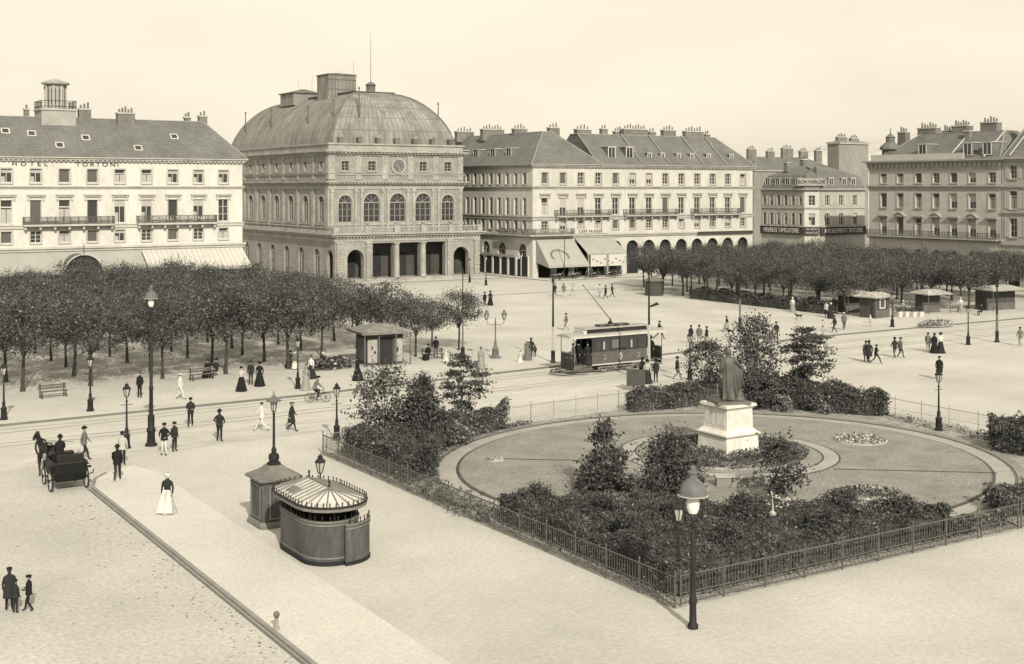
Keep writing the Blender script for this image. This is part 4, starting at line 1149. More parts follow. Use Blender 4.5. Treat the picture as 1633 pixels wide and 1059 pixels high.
def crown_mesh(name, seed, rx, rz, clumps, per, ls, m='leaf', spread=.42, cone=0.0, layers=0, shoots=10, spark=.0, hollow=.55, flat=False):
    """clumps of leaf-sized faces spread through an uneven crown, centred on its own origin"""
    r = random.Random(seed); mb = MB()
    lob = [(r.uniform(0, 2 * pi), r.uniform(.72, 1.15)) for _ in range(5)]
    for c in range(clumps):
        t = r.uniform(0, 2 * pi); cz = 1 - 2 * sqrt(r.random()) if cone else r.uniform(-1, 1); rad = r.random() ** .5
        rad = hollow + (1 - hollow) * rad
        if r.random() < .2: rad *= r.random()
        k = 1.0
        for a, w in lob:
            d = abs((t - a + pi) % (2 * pi) - pi)
            if d < .8: k = w
        env = sqrt(max(0, 1 - (abs(cz) ** 3 if flat else cz * cz)))
        if cone: env = max(.04, (1 - (cz + 1) / 2) ** .8) * (1 - .25 * r.random())
        if layers: cz = (round((cz + 1) / 2 * layers) / layers) * 2 - 1 + r.uniform(-.05, .05)
        p = Vector((rx * k * rad * env * cos(t), rx * k * rad * env * sin(t), rz * cz))
        if layers: p.z -= .10 * p.xy.length
        n_ = int(per * r.uniform(.5, 1.4))
        sp = spread * r.uniform(.6, 1.3)
        for _ in range(n_):
            q = p + Vector((r.gauss(0, sp), r.gauss(0, sp), r.gauss(0, sp * (.3 if layers else .75))))
            mm = m
            if spark and r.random() < spark: mm = 'leaf5' if m == 'leaf' else 'leaf4'  # painted highlights on crowns; variegated bushes get their own pale leaves
            leaf(mb, q, ls * r.uniform(.6, 1.25), mm, r)
    for _ in range(shoots):
        t = r.uniform(0, 2 * pi); rad = r.random() ** .5 * rx * .8
        z0 = rz * sqrt(max(.05, 1 - (rad / rx) ** 2)) * .9
        for q in range(r.randint(4, 9)):
            leaf(mb, (rad * cos(t) + r.gauss(0, .07), rad * sin(t) + r.gauss(0, .07), z0 + q * .14), ls * r.uniform(.6, 1.1), m, r)
    return mb.mesh('crown')

def trunk_mesh(seed, h, r0, crown_z, rx, limbs=6, lean=.12):
    r = random.Random(seed); mb = MB()
    top = Vector((r.uniform(-lean, lean), r.uniform(-lean, lean), h))
    mb.tube([(0, 0, -.05), (0, 0, .25), top * .5 + Vector((r.uniform(-.05, .05), 0, 0)), top], [r0 * 1.5, r0, r0 * .85, r0 * .6], 'bark', 7)
    for k in range(limbs):
        t = 2 * pi * k / limbs + r.uniform(-.4, .4); z0 = h * r.uniform(.72, 1)
        b = Vector((top.x * z0 / h, top.y * z0 / h, z0)); e = Vector((rx * .75 * cos(t), rx * .75 * sin(t), crown_z + r.uniform(-.2, .9)))
        mid = (b + e) / 2 + Vector((0, 0, .25))
        mb.tube([b, mid, e], [r0 * .5, r0 * .32, r0 * .12], 'bark', 5)
    return mb.mesh('trunk', True)

TREES = [(trunk_mesh(20 + i, 2.6, .12, 3.9, 2.1, 8), crown_mesh('crown', 40 + i, 2.45 + .14 * (i % 3), 1.36 + .12 * (i % 2), 88, 62, .095, spread=.40, shoots=22, spark=.03, flat=True)) for i in range(7)]
GROVE_L = 'small round-headed lime tree in the dense grove below the cream hotel'
GROVE_R = 'small round-headed lime tree in the grove before the stone house'
def grove_tree(x, y, label, group, r):
    tm, cm = r.choice(TREES)
    s = r.uniform(.86, 1.10) * (.82 if 51 < x < 60 else 1.16 if (x < 38 and y < 99) else 1)
    T = thing('lime_tree', label, 'tree', (x, y, .10), r.uniform(0, 6.28), group)
    T.scale = (s, s, s * r.uniform(.96, 1.05))
    link('trunk', tm, T); link('crown', cm, T, (0, 0, 3.95))

def in_view(x, y, z=3, mg=90):
    Y = x * FX + y * FY; X = x * RX + y * RY
    return Y > 5 and -mg < 816.5 + 2000 * X / Y < 1633 + mg
r_ = random.Random(11)
for j in range(11):
    for i in range(9):
        x = 53.2 - 5.05 * i + r_.uniform(-.4, .4) + (1.2 if j % 2 else 0) * 0; y = 92.6 + 5.0 * j + r_.uniform(-.5, .5)
        if j == 0 and i in (0, 1): continue
        if abs(x - 45.2) < 3.2 and y < 96: continue
        if in_view(x, y): grove_tree(x, y, GROVE_L, 'lime trees of the hotel grove', r_)
for x, y in ((49.6, 93.6), (54.8, 95.4)):
    grove_tree(x, y, GROVE_L, 'lime trees of the hotel grove', r_)
for j in range(12):
    for i in range(9):
        x = 107.2 + 5.0 * i + r_.uniform(-.4, .4); y = 94.6 + 4.7 * j + r_.uniform(-.5, .5)
        if x > 146 or (j == 0 and (abs(x - 109.5) < 5 or abs(x - 119.2) < 2.6 or x > 126)): continue
        if 816.5 + 2000 * (x * RX + y * RY) / (x * FX + y * FY) < 1018: continue
        if in_view(x, y): grove_tree(x, y, GROVE_R, 'lime trees of the stone house grove', r_)

def plant(name, label, cat, x, y, z, crown, crown_z, trunk=None, part='crown', rz=0.0, group=None):
    T = thing(name, label, cat, (x, y, z), rz, group)
    if trunk: link('trunk', trunk, T)
    link(part, crown, T, (0, 0, crown_z))
    return T

def poly_hedge(name, label, poly, h, n, ls, m, cat='hedge', seed=1, spark=.02, blossom=0, z=.07, kind=None):
    """clipped or loose shrubbery over a plan polygon"""
    r = random.Random(seed); mb = MB()
    xs = [p[0] for p in poly]; ys = [p[1] for p in poly]; cx, cy = sum(xs) / len(xs), sum(ys) / len(ys)
    def inside(x, y):
        c = False; j = len(poly) - 1
        for i in range(len(poly)):
            (xi, yi), (xj, yj) = poly[i], poly[j]
            if (yi > y) != (yj > y) and x < (xj - xi) * (y - yi) / (yj - yi) + xi: c = not c
            j = i
        return c
    ph = [r.uniform(0, 6) for _ in range(4)]
    def top(x, y):
        return h * (.84 + .16 * sin(x * 1.9 + ph[0]) * sin(y * 1.7 + ph[1]) + .10 * sin(x * 4.1 + ph[2]) + .07 * sin(y * 3.7 + ph[3]))
    T = thing(name, label, cat, (cx, cy, z))
    k = 0
    while k < n:
        u_ = r.random()
        if u_ < .30:
            i = r.randrange(len(poly)); a, b = poly[i], poly[(i + 1) % len(poly)]; t = r.random()
            x, y = a[0] + (b[0] - a[0]) * t + r.gauss(0, .10), a[1] + (b[1] - a[1]) * t + r.gauss(0, .10)
            zz = top(x, y) * r.random() ** .8
        else:
            x, y = r.uniform(min(xs), max(xs)), r.uniform(min(ys), max(ys))
            if not inside(x, y): continue
            zz = top(x, y) * (1 - abs(r.gauss(0, .13)))
            if r.random() < .05: zz += r.uniform(0, .25)
        leaf(mb, (x - cx, y - cy, max(.03, zz)), ls * r.uniform(.6, 1.3), 'leaf4' if r.random() < spark else m, r, up=.5)
        k += 1
    fo = mb.build('foliage', T)
    # dark core block added so the foliage is not see-through
    mb = MB()
    r0, r1 = [], []
    for x, y in poly:
        dx, dy = cx - x, cy - y; l_ = hypot(dx, dy); q = min(.22, l_ * .3) / l_
        r0.append((x - cx + dx * q, y - cy + dy * q, 0)); r1.append((x - cx + dx * q * 1.4, y - cy + dy * q * 1.4, h * .66))
    mb.rings([r0, r1], 'leaf2'); mb.build('dark_core', T)
    if blossom:
        mb = MB()
        for _ in range(blossom[2]):
            a = r.uniform(0, 6.28); d = r.random() ** .5
            x, y = blossom[0] + d * 1.0 * cos(a), blossom[1] + d * .8 * sin(a)
            leaf(mb, (x - cx, y - cy, top(x, y) + r.uniform(-.05, .12)), .07, 'flower', r, up=1.5)
        mb.build('blossom', T)
    return T

# ================================================================== THE GARDEN
GC = (44.0, 49.2)
RNG = [(27.35, 62.2), (27.45, 33.05), (62.3, 32.95), (62.3, 66.0), (48.9, 64.5), (41.8, 63.9)]
sheet('garden_bed', RNG[::1], .06, 'soil', kerb='kerb', h=.06)
def ell(rx, ry, n=72, c=GC):
    return [(c[0] + rx * cos(2 * pi * k / n), c[1] + ry * sin(2 * pi * k / n)) for k in range(n)]
def ring_sheet(name, a, b, z, m):
    mb = MB(); n = len(a)
    for k in range(n):
        mb.poly([(*a[k], z), (*b[k], z), (*b[(k + 1) % n], z), (*a[(k + 1) % n], z)], m)
    return mb.build(name, kind='structure')
sheet('garden_path', ell(15.1, 13.7), .066, 'gpath')
ring_sheet('grass_border', ell(15.08, 13.68), ell(15.8, 14.15), .09, 'lawn')
sheet('lawn', ell(13.95, 12.65), .12, 'lawn', kerb='edge_dark', h=.055)
mb = MB(); n = 72; e0, e1 = ell(13.9, 12.6), ell(14.1, 12.8)
for k in range(n):
    mb.poly([(*e0[k], .124), (*e1[k], .085), (*e1[(k + 1) % n], .085), (*e0[(k + 1) % n], .124)], 'edge_dark')
mb.build('lawn_edging', kind='structure')
mb = MB(); e0, e1 = ell(15.05, 13.65), ell(15.18, 13.78)
for k in range(n):
    mb.poly([(*e0[k], .075), (*e1[k], .105), (*e1[(k + 1) % n], .105), (*e0[(k + 1) % n], .075)], 'edge_dark')
mb.build('border_edging', kind='structure')
ST = (45.7, 50.6)
cr = ell(5.8, 5.8, 48, ST); ci = ell(4.95, 4.95, 48, ST)
ring_sheet('garden_path', ci, cr, .126, 'gpath')
for rr_ in (4.95, 5.8):
    e0, e1 = ell(rr_ - .05, rr_ - .05, 48, ST), ell(rr_ + .05, rr_ + .05, 48, ST); mb = MB()
    for k in range(48): mb.poly([(*e0[k], .13), (*e1[k], .13), (*e1[(k + 1) % 48], .13), (*e0[(k + 1) % 48], .13)], 'edge_dark')
    mb.build('path_edging', kind='structure')
for p, q in (((48.6, 45.4), (57.2, 45.0)), ((33.2, 56.4), (40.6, 52.0))):
    p = G(1330, 752) if p[0] > 40 else G(775, 735); q = G(1590, 758) if q[0] > 50 else G(925, 738)
    mb = MB(); ribbon(mb, [(p.x, p.y), (q.x, q.y)], .16, .132, 'edge_dark'); mb.build('lawn_edging', kind='structure')

def scatter(name, label, x, y, rx, ry, n, ls, m, h, cat='flower bed', rz=0.0, spark=.3, seed=1, z=.12, soil='soil'):
    r = random.Random(seed); T = thing(name, label, cat, (x, y, z), rz)
    mb = MB()
    mb.lathe([(1.0, .0), (.97, .06), (.6, .10)], soil, 24, sx=rx, sy=ry); mb.build('soil', T)
    mb = MB()
    for _ in range(n):
        a = r.uniform(0, 6.28); d = r.random() ** .5
        leaf(mb, (rx * d * cos(a), ry * d * sin(a), h * r.random() ** .6 * (1 - .5 * d * d) + .05), ls * r.uniform(.6, 1.3), 'flower' if r.random() < spark else m, r, up=.8)
    mb.build('plants', T); return T
scatter('flower_bed', 'round bed of pale flowers on the lawn right of the statue', 54.2, 49.1, 1.45, 1.45, 420, .09, 'leaf3', .22, spark=.45, seed=3, soil='gpath')
p = G(1378, 797); scatter('flower_bed', 'long bed of small flowering plants behind the front shrubbery', p.x, p.y, 1.75, .55, 420, .10, 'leaf2', .5, rz=-YAW, spark=.13, seed=4)
scatter('flower_bed', 'leafy planting round the foot of the white pedestal', ST[0], ST[1], 4.3, 4.1, 7500, .085, 'leaf3', .42, spark=.03, seed=5, cat='planting')
p = G(790, 738); scatter('flower_bed', 'tiny pale bed at the left end of the lawn', p.x, p.y, .5, .4, 60, .07, 'leaf3', .12, spark=.6, seed=6, soil='gpath')
# low plants in the open border
def border(name, line, n, seed, w=.35, m='leaf3', h=.30):
    r = random.Random(seed); mb = MB()
    for _ in range(n):
        i = r.randrange(len(line) - 1); t = r.random(); a, b = line[i], line[i + 1]
        x, y = a[0] + (b[0] - a[0]) * t + r.gauss(0, w), a[1] + (b[1] - a[1]) * t + r.gauss(0, w)
        for q in range(7): leaf(mb, (x + r.gauss(0, .09), y + r.gauss(0, .09), .08 + h * r.random()), .08, 'leaf4' if r.random() < .2 else m, r, up=.8)
    o = mb.build(name); return tag(o, 'low border plants growing in the soil along the garden railing', 'plants', None, 'stuff')
e = ell(16.2, 14.5)
border('border_plants', [e[k] for k in range(20, 30)], 150, 1, .25, h=.2); border('border_plants', [e[k] for k in range(32, 48)], 200, 2, .5)
border('border_plants', [(61.3, 52.5), (61.2, 46), (60, 43)], 90, 3, .5); border('border_plants', [(28.6, 53.6), (28.4, 46)], 130, 4, .45, h=.2)

poly_hedge('shrubbery', 'dense dark shrubbery filling the near corner of the railed garden', [(28.1, 45.4), (28.0, 33.7), (42.4, 33.7), (42.6, 35.0), (38, 38.0), (33.6, 41.2), (31.0, 44.0), (29.6, 45.6)], 1.38, 34000, .070, 'leaf2', 'shrubbery', 1, spark=.015, blossom=(37.6, 38.2, 120))
for k, (x, y, rx, rz) in enumerate(((29.2, 44.2, 1.0, .95), (30.6, 41.4, .9, .8), (29.3, 38.4, .95, .85), (32.6, 39.6, 1.1, .95), (32.0, 35.6, .9, .8), (35.0, 37.6, 1.1, .95), (36.4, 34.9, .9, .75), (39.2, 36.4, 1.0, .85), (40.8, 34.8, .9, .75))):
    plant('shrub', 'rounded shrub swelling out of the dark near corner shrubbery', 'bush', x, y, .1, crown_mesh('crown', 200 + k, rx, rz, 60, 64, .065, 'leaf2', .15, shoots=0, hollow=.7), .80, trunk_mesh(200 + k, .5, .05, .8, .6), group='shrubs of the near corner shrubbery')
poly_hedge('shrubbery', 'low loose shrubs beside the gate in the front railing', [(42.8, 33.7), (46.2, 33.7), (46.0, 34.4), (43.0, 35.0)], .42, 1600, .08, 'leaf3', 'shrubbery', 2, spark=.1)
poly_hedge('shrubbery', 'clipped shrubbery in the left corner of the railed garden', [(28.0, 54.0), (29.8, 54.3), (31.4, 57.0), (33.2, 59.6), (33.6, 61.4), (28.0, 61.3)], 1.75, 17000, .075, 'leaf2', 'shrubbery', 3)
poly_hedge('hedge', 'low hedge along the back railing at the left of the lawn', [(33.6, 61.0), (36.6, 61.9), (39.6, 63.1), (39.2, 63.6), (33.2, 62.6)], 1.6, 5200, .085, 'leaf3', 'hedge', 4, spark=.05)
poly_hedge('hedge', 'rounded hedge left of the statue along the back railing', [(49.0, 63.2), (52, 62.7), (56.5, 62.8), (57.8, 64.8), (49.4, 64.2)], 1.45, 8000, .085, 'leaf3', 'hedge', 5, spark=.04)
poly_hedge('hedge', 'dark clipped hedge right of the statue under the layered tree', [(58.2, 61.4), (57.8, 59.4), (59.4, 56.4), (61.0, 53.9), (62.0, 53.9), (62.0, 63.0), (59, 63)], 1.75, 12500, .085, 'leaf2', 'hedge', 6)
poly_hedge('hedge', 'clipped hedge at the right edge of the railed garden', [(58.2, 43.4), (58.8, 40), (61.9, 38), (61.9, 44.6), (60, 44.9)], 1.7, 7500, .085, 'leaf2', 'hedge', 7)
poly_hedge('shrubbery', 'bushy shrubs behind the front railing right of the gate', [(46.9, 34.4), (50, 33.7), (61, 33.7), (60, 36), (52, 36.0), (48, 36.2)], 1.05, 8500, .085, 'leaf3', 'shrubbery', 8, spark=.06)

poly_hedge('undergrowth', 'dark undergrowth along the near edge of the right-hand grove', [(105.2, 100.5), (107.2, 100.5), (107.6, 124), (105.4, 124)], 1.5, 9000, .15, 'leaf2', 'hedge', 12, z=.1)
plant('spindle_tree', 'conical leafy young tree on the near left of the lawn', 'tree', 34.9, 47.2, .08, crown_mesh('crown', 71, 1.75, 1.66, 90, 60, .10, 'leaf2', .20, cone=1, shoots=0, hollow=.5, spark=.03), 1.75, trunk_mesh(71, 1.6, .05, 1.8, .7))
plant('shrub', 'large leafy bush standing left of the near lamp head', 'bush', 36.7, 44.6, .08, crown_mesh('crown', 72, 1.5, 1.3, 80, 64, .10, 'leaf2', .28, hollow=.5), 1.45, trunk_mesh(72, .9, .06, 1.4, 1.0))
plant('sapling', 'loose small tree in front of the white pedestal to its right', 'tree', 40.6, 41.7, .08, crown_mesh('crown', 73, 1.2, 1.05, 46, 44, .10, 'leaf2', .28, shoots=8, hollow=.4), 1.6, trunk_mesh(73, 1.4, .05, 1.6, .8))
plant('sapling', 'open branched small tree nearest the left corner lamp', 'tree', 30.7, 61.6, .08, crown_mesh('crown', 74, 1.75, 1.6, 56, 46, .12, 'leaf3', .30, shoots=8, hollow=.5, spark=.06), 2.75, trunk_mesh(74, 1.9, .06, 2.6, 1.4, 8))
plant('spindle_tree', 'dense dark pyramidal tree between two lighter ones at the left corner', 'tree', 32.2, 60.0, .08, crown_mesh('crown', 75, 1.95, 1.95, 110, 60, .11, 'leaf2', .26, cone=.6, shoots=0, hollow=.35), 2.35, trunk_mesh(75, 1.9, .08, 2.2, .9))
plant('layered_tree', 'slender tiered tree at the right of the left corner group', 'tree', 36.6, 63.2, .08, crown_mesh('crown', 76, 1.35, 1.35, 54, 48, .11, 'leaf2', .24, layers=6, shoots=3, hollow=.3), 3.1, trunk_mesh(76, 2.4, .06, 3.0, .8))
plant('sapling', 'loose small tree left of the statue behind the rounded hedge', 'tree', 56.0, 64.0, .08, crown_mesh('crown', 77, 1.6, 1.25, 56, 48, .11, 'leaf3', .30, shoots=9, spark=.05), 2.55, trunk_mesh(77, 1.7, .06, 2.5, 1.2))
plant('shrub_tree', 'tall bushy tree directly behind the statue', 'tree', 58.4, 62.2, .08, crown_mesh('crown', 78, 1.75, 2.35, 100, 56, .12, 'leaf3', .34, shoots=8, hollow=.4, spark=.04), 3.0, trunk_mesh(78, 2.0, .08, 3.0, 1.2))
plant('shrub', 'dark round bush at the foot of the tall bushy tree', 'bush', 56.4, 59.9, .08, crown_mesh('crown', 79, 1.1, 1.0, 46, 60, .10, 'leaf2', .26, hollow=.4), 1.0)
plant('layered_tree', 'dark flat-layered tree standing over the hedge right of the statue', 'tree', 61.2, 60.2, .08, crown_mesh('crown', 80, 1.75, 1.5, 110, 52, .10, 'leaf2', .24, layers=8, shoots=5, hollow=.25), 3.3, trunk_mesh(80, 2.6, .06, 3.2, 1.0))
for x, y, lab in ((57.3, 58.2, 'pale variegated bush at the foot of the dark hedge, nearer the statue'), (58.9, 56.6, 'pale variegated bush at the foot of the dark hedge, farther from the statue')):
    plant('shrub', lab, 'bush', x, y, .08, crown_mesh('crown', int(x), .62, .48, 24, 30, .09, 'leaf3', .17, spark=.35, shoots=0), .5, group=None)
plant('shrub', 'pale spiky bush where the left corner group meets the lawn path', 'bush', 34.9, 60.7, .08, crown_mesh('crown', 81, .8, .6, 26, 30, .12, 'leaf3', .2, spark=.35, shoots=3), .55)

def fence(name, label, line, post=2.0, near=True):
    rm = 'iron_rail' if near else 'iron_far'
    T = thing(name, label, 'railing', (line[0][0], line[0][1], .06))
    ox, oy = line[0]
    rl, br = MB(), MB()
    for (x0, y0), (x1, y1) in zip(line, line[1:]):
        x0 -= ox; x1 -= ox; y0 -= oy; y1 -= oy
        L_ = hypot(x1 - x0, y1 - y0); k = max(1, round(L_ / post))
        for z, rr_ in ((1.02, .030 if near else .02), (.42, .02 if near else .012), (.10, .016 if near else .01)):
            rl.tube([(x0, y0, z), (x1, y1, z)], rr_, rm, 5)
        for i in range(k + 1):
            t = i / k; px, py = x0 + (x1 - x0) * t, y0 + (y1 - y0) * t
            m = MB(); m.tube([(px, py, 0), (px, py, 1.14)], [.036 if near else .025, .03 if near else .02], rm, 6); m.lathe([(.02, 1.14), (.05 if near else .03, 1.19), (.01, 1.26)], rm, 6, (px, py)); m.build('post', T)
        nb = int(L_ / .15)
        for i in range(nb):
            t = (i + .5) / nb; px, py = x0 + (x1 - x0) * t, y0 + (y1 - y0) * t
            br.tube([(px, py, .40), (px, py, 1.06)], .013 if near else .008, rm, 4, cap=False)
        nb = int(L_ / .22)
        for i in range(nb):
            t = (i + .5) / nb; px, py = x0 + (x1 - x0) * t, y0 + (y1 - y0) * t
            qx, qy = x0 + (x1 - x0) * (i + 1.0) / nb, y0 + (y1 - y0) * (i + 1.0) / nb; sx_, sy_ = x0 + (x1 - x0) * i / nb, y0 + (y1 - y0) * i / nb
            br.tube([(sx_, sy_, .1), (px, py, .36), (qx, qy, .1)], .011 if near else .006, rm, 3, cap=False)
    rl.build('rails', T); br.build('bars', T)
    return T
fence('garden_railing', 'iron garden railing along the near left side of the garden', [(27.35, 62.2), (27.45, 33.05)])
fence('garden_railing', 'iron garden railing along the near right side of the garden', [(27.7, 33.05), (43.3, 33.0)])
fence('garden_railing', 'iron garden railing right of the gate, running out of the picture', [(46.1, 33.0), (62.3, 32.95)])
fence('garden_railing', 'thin iron railing behind the hedge at the right side of the garden', [(62.3, 33.2), (62.3, 65.8)], near=False)
fence('garden_railing', 'thin iron railing along the far left side of the garden', [(27.6, 62.3), (41.8, 63.95), (48.9, 64.5), (62.1, 66.0)], near=False)
T = fence('garden_gate', 'low iron gate in the near right railing of the garden', [(43.5, 33.0), (45.9, 33.0)], post=2.4)
T['category'] = 'gate'
m = MB(); m.tube([(2.4, 0, .1), (1.7, 0, .42)], .025, 'iron', 4); m.tube([(0, 0, 1.02), (2.4, 0, 1.12)], .02, 'iron', 4); m.build('brace', T)

# pedestal and statue
T = thing('pedestal', 'white stone pedestal in the middle of the oval lawn', 'pedestal', (ST[0], ST[1], .1))
def sq(mb, w0, w1, z0, z1, m):
    mb.rings([[(-w0, -w0, z0), (w0, -w0, z0), (w0, w0, z0), (-w0, w0, z0)], [(-w1, -w1, z1), (w1, -w1, z1), (w1, w1, z1), (-w1, w1, z1)]], m)
mb = MB()
for a, b, z0, z1 in ((1.28, 1.24, 0, .18), (1.16, 1.10, .181, 1.05)): sq(mb, a, b, z0, z1, 'marble')
mb.build('base', T)
mb = MB()
for a, b, z0, z1, m_ in ((1.14, 1.22, 1.051, 1.14, 'marble_shade'), (1.22, 1.22, 1.141, 1.22, 'marble'), (1.14, .94, 1.221, 1.42, 'marble')): sq(mb, a, b, z0, z1, m_)
mb.build('moulding', T)
mb = MB(); sq(mb, .92, .90, 1.421, 2.45, 'marble')
for sgn in (-1, 1):
    mb.box(-.934, -.915, sgn * .45 - .32, sgn * .45 + .32, 1.65, 2.3, 'marble_shade'); mb.box(sgn * .45 - .32, sgn * .45 + .32, -.934, -.915, 1.65, 2.3, 'marble_shade')
mb.build('die', T)
mb = MB()
for a, b, z0, z1, m_ in ((.90, 1.04, 2.451, 2.6, 'marble_shade'), (1.06, 1.06, 2.601, 2.74, 'marble')): sq(mb, a, b, z0, z1, m_)
mb.build('cap', T)
mb = MB(); mb.box(-1.10, -1.081, -.7, .7, .72, .79, 'kerb'); mb.box(.3, .38, -1.118, -1.10, .5, .9, 'kerb'); mb.build('inscription', T)
mb = MB(); mb.box(-1.15, 1.15, -.3, .3, 0, .42, 'kerb'); mb.box(-1.2, 1.2, -.36, .36, .421, .5, 'hotel_trim')
p = G(1180, 778)
tag(mb.build('stone_bench', loc=(p.x, p.y, .12), rot=-YAW), 'grey stone bench block in front of the white pedestal', 'bench')
mb = MB(); mb.tube([(0, 0, 0), (.02, 0, .35), (0, .02, .7)], [.05, .03, .02], 'iron_pale', 6); mb.lathe([(.03, .02), (.14, .06), (.16, .14), (.06, .22)], 'iron_pale', 8)
tag(mb.build('water_tap', loc=(35.4, 36.6, 1.25)), 'small pale standpipe rising among the dark corner shrubbery', 'standpipe')

# ================================================================== STREET FURNITURE
def lamp_parts(T, h=3.55, base=True, style='iron'):
    zl = h - .78
    if base:
        mb = MB(); mb.lathe([(.24, 0), (.24, .10), (.19, .14), (.17, .62), (.20, .66), (.20, .72), (.11, .80), (.09, 1.05), (.11, 1.08), (.06, 1.14)], style, 8); mb.build('base', T, smooth=True)
    mb = MB(); mb.lathe([(.062, 1.14 if base else 0), (.05, 2.0), (.042, zl - .28), (.07, zl - .26), (.07, zl - .22), (.04, zl - .18), (.03, zl)], style, 8)
    mb.tube([(-.34, 0, zl - .42), (.34, 0, zl - .42)], .018, style, 5)
    mb.build('post', T, smooth=True)
    mb = MB(); mb.lathe([(.10, zl), (.10, zl + .03), (.035, zl + .032)], style, 6)
    for k in range(6):
        a = 2 * pi * k / 6
        mb.tube([(.10 * cos(a), .10 * sin(a), zl + .02), (.21 * cos(a), .21 * sin(a), zl + .46)], .016, style, 4)
    mb.lathe([(.225, zl + .45), (.235, zl + .49), (.10, zl + .62), (.11, zl + .64), (.11, zl + .70), (.03, zl + .74), (.02, zl + .80)], style, 6)
    o = mb.build('lantern', T)
    mb = MB(); mb.lathe([(.085, zl + .035), (.19, zl + .445)], 'lampglass', 6); mb.build('glass', o)
    return T
LAMP = None
def gas_lamp(x, y, label, h=3.55, z=0.0, group='gas lamps of the square'):
    T = thing('street_lamp', label, 'lamp', (x, y, z), group=group)
    return lamp_parts(T, h)
def at(u, v, z=0.0):
    g = G(u, v, z); return g.x, g.y
gas_lamp(*at(202, 715), 'gas lamp on the road beside the tall arc lamp at the left', 3.6)
gas_lamp(*at(144, 658), 'gas lamp on the kerb before the grove, first right of the picture edge', 3.6, .1)
gas_lamp(*at(6, 672), 'gas lamp on the kerb at the left picture edge', 3.5, .1)
gas_lamp(*at(475, 622), 'gas lamp on the kerb beside the woman in the pale skirt', 3.7, .1)
gas_lamp(*at(537, 702), 'gas lamp inside the left corner of the garden railing', 3.2, .06)
gas_lamp(28.4, 34.0, 'gas lamp inside the near corner of the garden railing', 3.35, .06)
gas_lamp(*at(1497, 688), 'gas lamp inside the thin railing at the right of the garden', 3.6, .06)
gas_lamp(*at(1100, 606), 'gas lamp behind the rounded hedge left of the statue', 3.6)
gas_lamp(*at(1544, 550), 'gas lamp on the open square, left of two at the far right', 3.65)
gas_lamp(*at(1423, 523), 'gas lamp on the kerb in front of the flat-roofed kiosks', 3.6, .1)
gas_lamp(*at(749, 452), 'gas lamp on the theatre steps side, near the right end of its porch', 3.6, .2)
gas_lamp(*at(775, 456), 'gas lamp at the street corner between theatre and cafe house', 4.4, .1)

# double lamp
x, y = at(790, 571, .1); T = thing('double_lamp', 'ornate lamp post with two lanterns on the open square', 'lamp', (x, y, .1), -YAW)
mb = MB(); mb.lathe([(.5, 0), (.46, .12), (.30, .18), (.26, .7), (.30, .75), (.14, .95), (.10, 1.3), (.12, 1.35), (.06, 1.5), (.05, 2.9), (.09, 2.95), (.05, 3.1), (.03, 3.4)], 'iron_grey', 8); mb.build('base', T, smooth=True)
mb = MB()
for s_ in (-1, 1):
    mb.tube([(0, 0, 2.85), (s_ * .35, 0, 2.75), (s_ * .68, 0, 2.9), (s_ * .74, 0, 3.2)], .035, 'iron_grey', 6)
mb.build('arms', T)
for s_ in (-1, 1):
    mb = MB(); c = (s_ * .74, 0)
    mb.lathe([(.10, 3.2), (.12, 3.24)], 'iron_grey', 6, c)
    for k in range(6):
        a = 2 * pi * k / 6; mb.tube([(c[0] + .10 * cos(a), .10 * sin(a), 3.24), (c[0] + .22 * cos(a), .22 * sin(a), 3.66)], .02, 'iron_grey', 4)
    mb.lathe([(.24, 3.65), (.25, 3.7), (.10, 3.85), (.11, 3.95), (.02, 4.05)], 'iron_grey', 6, c); o = mb.build('lantern', T)
    mb = MB(); mb.lathe([(.09, 3.25), (.20, 3.64)], 'lampglass', 6, c); mb.build('glass', o)

def arc_lamp(x, y, label, h=8.9, z=0.0, head=True, r=.10, hs=1.0, bs=1.0):
    T = thing('arc_lamp', label, 'lamp', (x, y, z), -YAW, 'tall arc lamps')
    zh = h - 1.35
    hs0 = hs
    mb = MB(); mb.lathe([(q * bs, z_) for q, z_ in ((.34, 0), (.34, .12), (.24, .18), (.21, .75), (.26, .82), (.26, .92), (.19, 1.05), (.19, 1.6), (.20, 1.65), (.16, 1.72))], 'iron', 10); mb.build('base', T, smooth=True)
    mb = MB(); mb.lathe([(r * 1.15, 1.72), (r * 1.05, h * .35), (r * 1.3, h * .355), (r * 1.3, h * .365), (r * .95, h * .37), (r * .95, h * .62), (r * .62, h * .63), (r * .5, zh - .25), (r * 1.4, zh - .2), (r * 1.6, zh - .15), (r * .5, zh - .08), (r * .4, zh)], 'iron', 10); mb.build('pole', T, smooth=True)
    def hd(o): o.scale = (hs, hs, hs); o.location = (0, 0, zh * (1 - hs))
    mb = MB(); n = 18
    pts = [(.26 * cos(-pi / 2 + 2 * pi * k / n), 0, zh + .32 + .33 * sin(-pi / 2 + 2 * pi * k / n)) for k in range(n + 1)]
    mb.tube(pts, .022, 'iron', 5, cap=False); hd(mb.build('hoop', T))
    mb = MB(); mb.lathe([(.36, zh + .62), (.37, zh + .65), (.345, zh + .67), (.33, zh + .78), (.26, zh + .93), (.15, zh + 1.02), (.11, zh + 1.05), (.10, zh + 1.17), (.14, zh + 1.18), (.14, zh + 1.22), (.07, zh + 1.25), (.07, zh + 1.32), (.02, zh + 1.37)], 'iron_grey', 20)
    mb.lathe([(.375, zh + .615), (.39, zh + .63), (.375, zh + .645)], 'iron_pale', 20)
    hd(mb.build('shade', T, smooth=True))
    mb = MB(); mb.lathe([(.02, zh + .14), (.11, zh + .18), (.16, zh + .30), (.165, zh + .42), (.12, zh + .56), (.07, zh + .62)], 'globe', 16); hd(mb.build('globe', T, smooth=True))
    return T
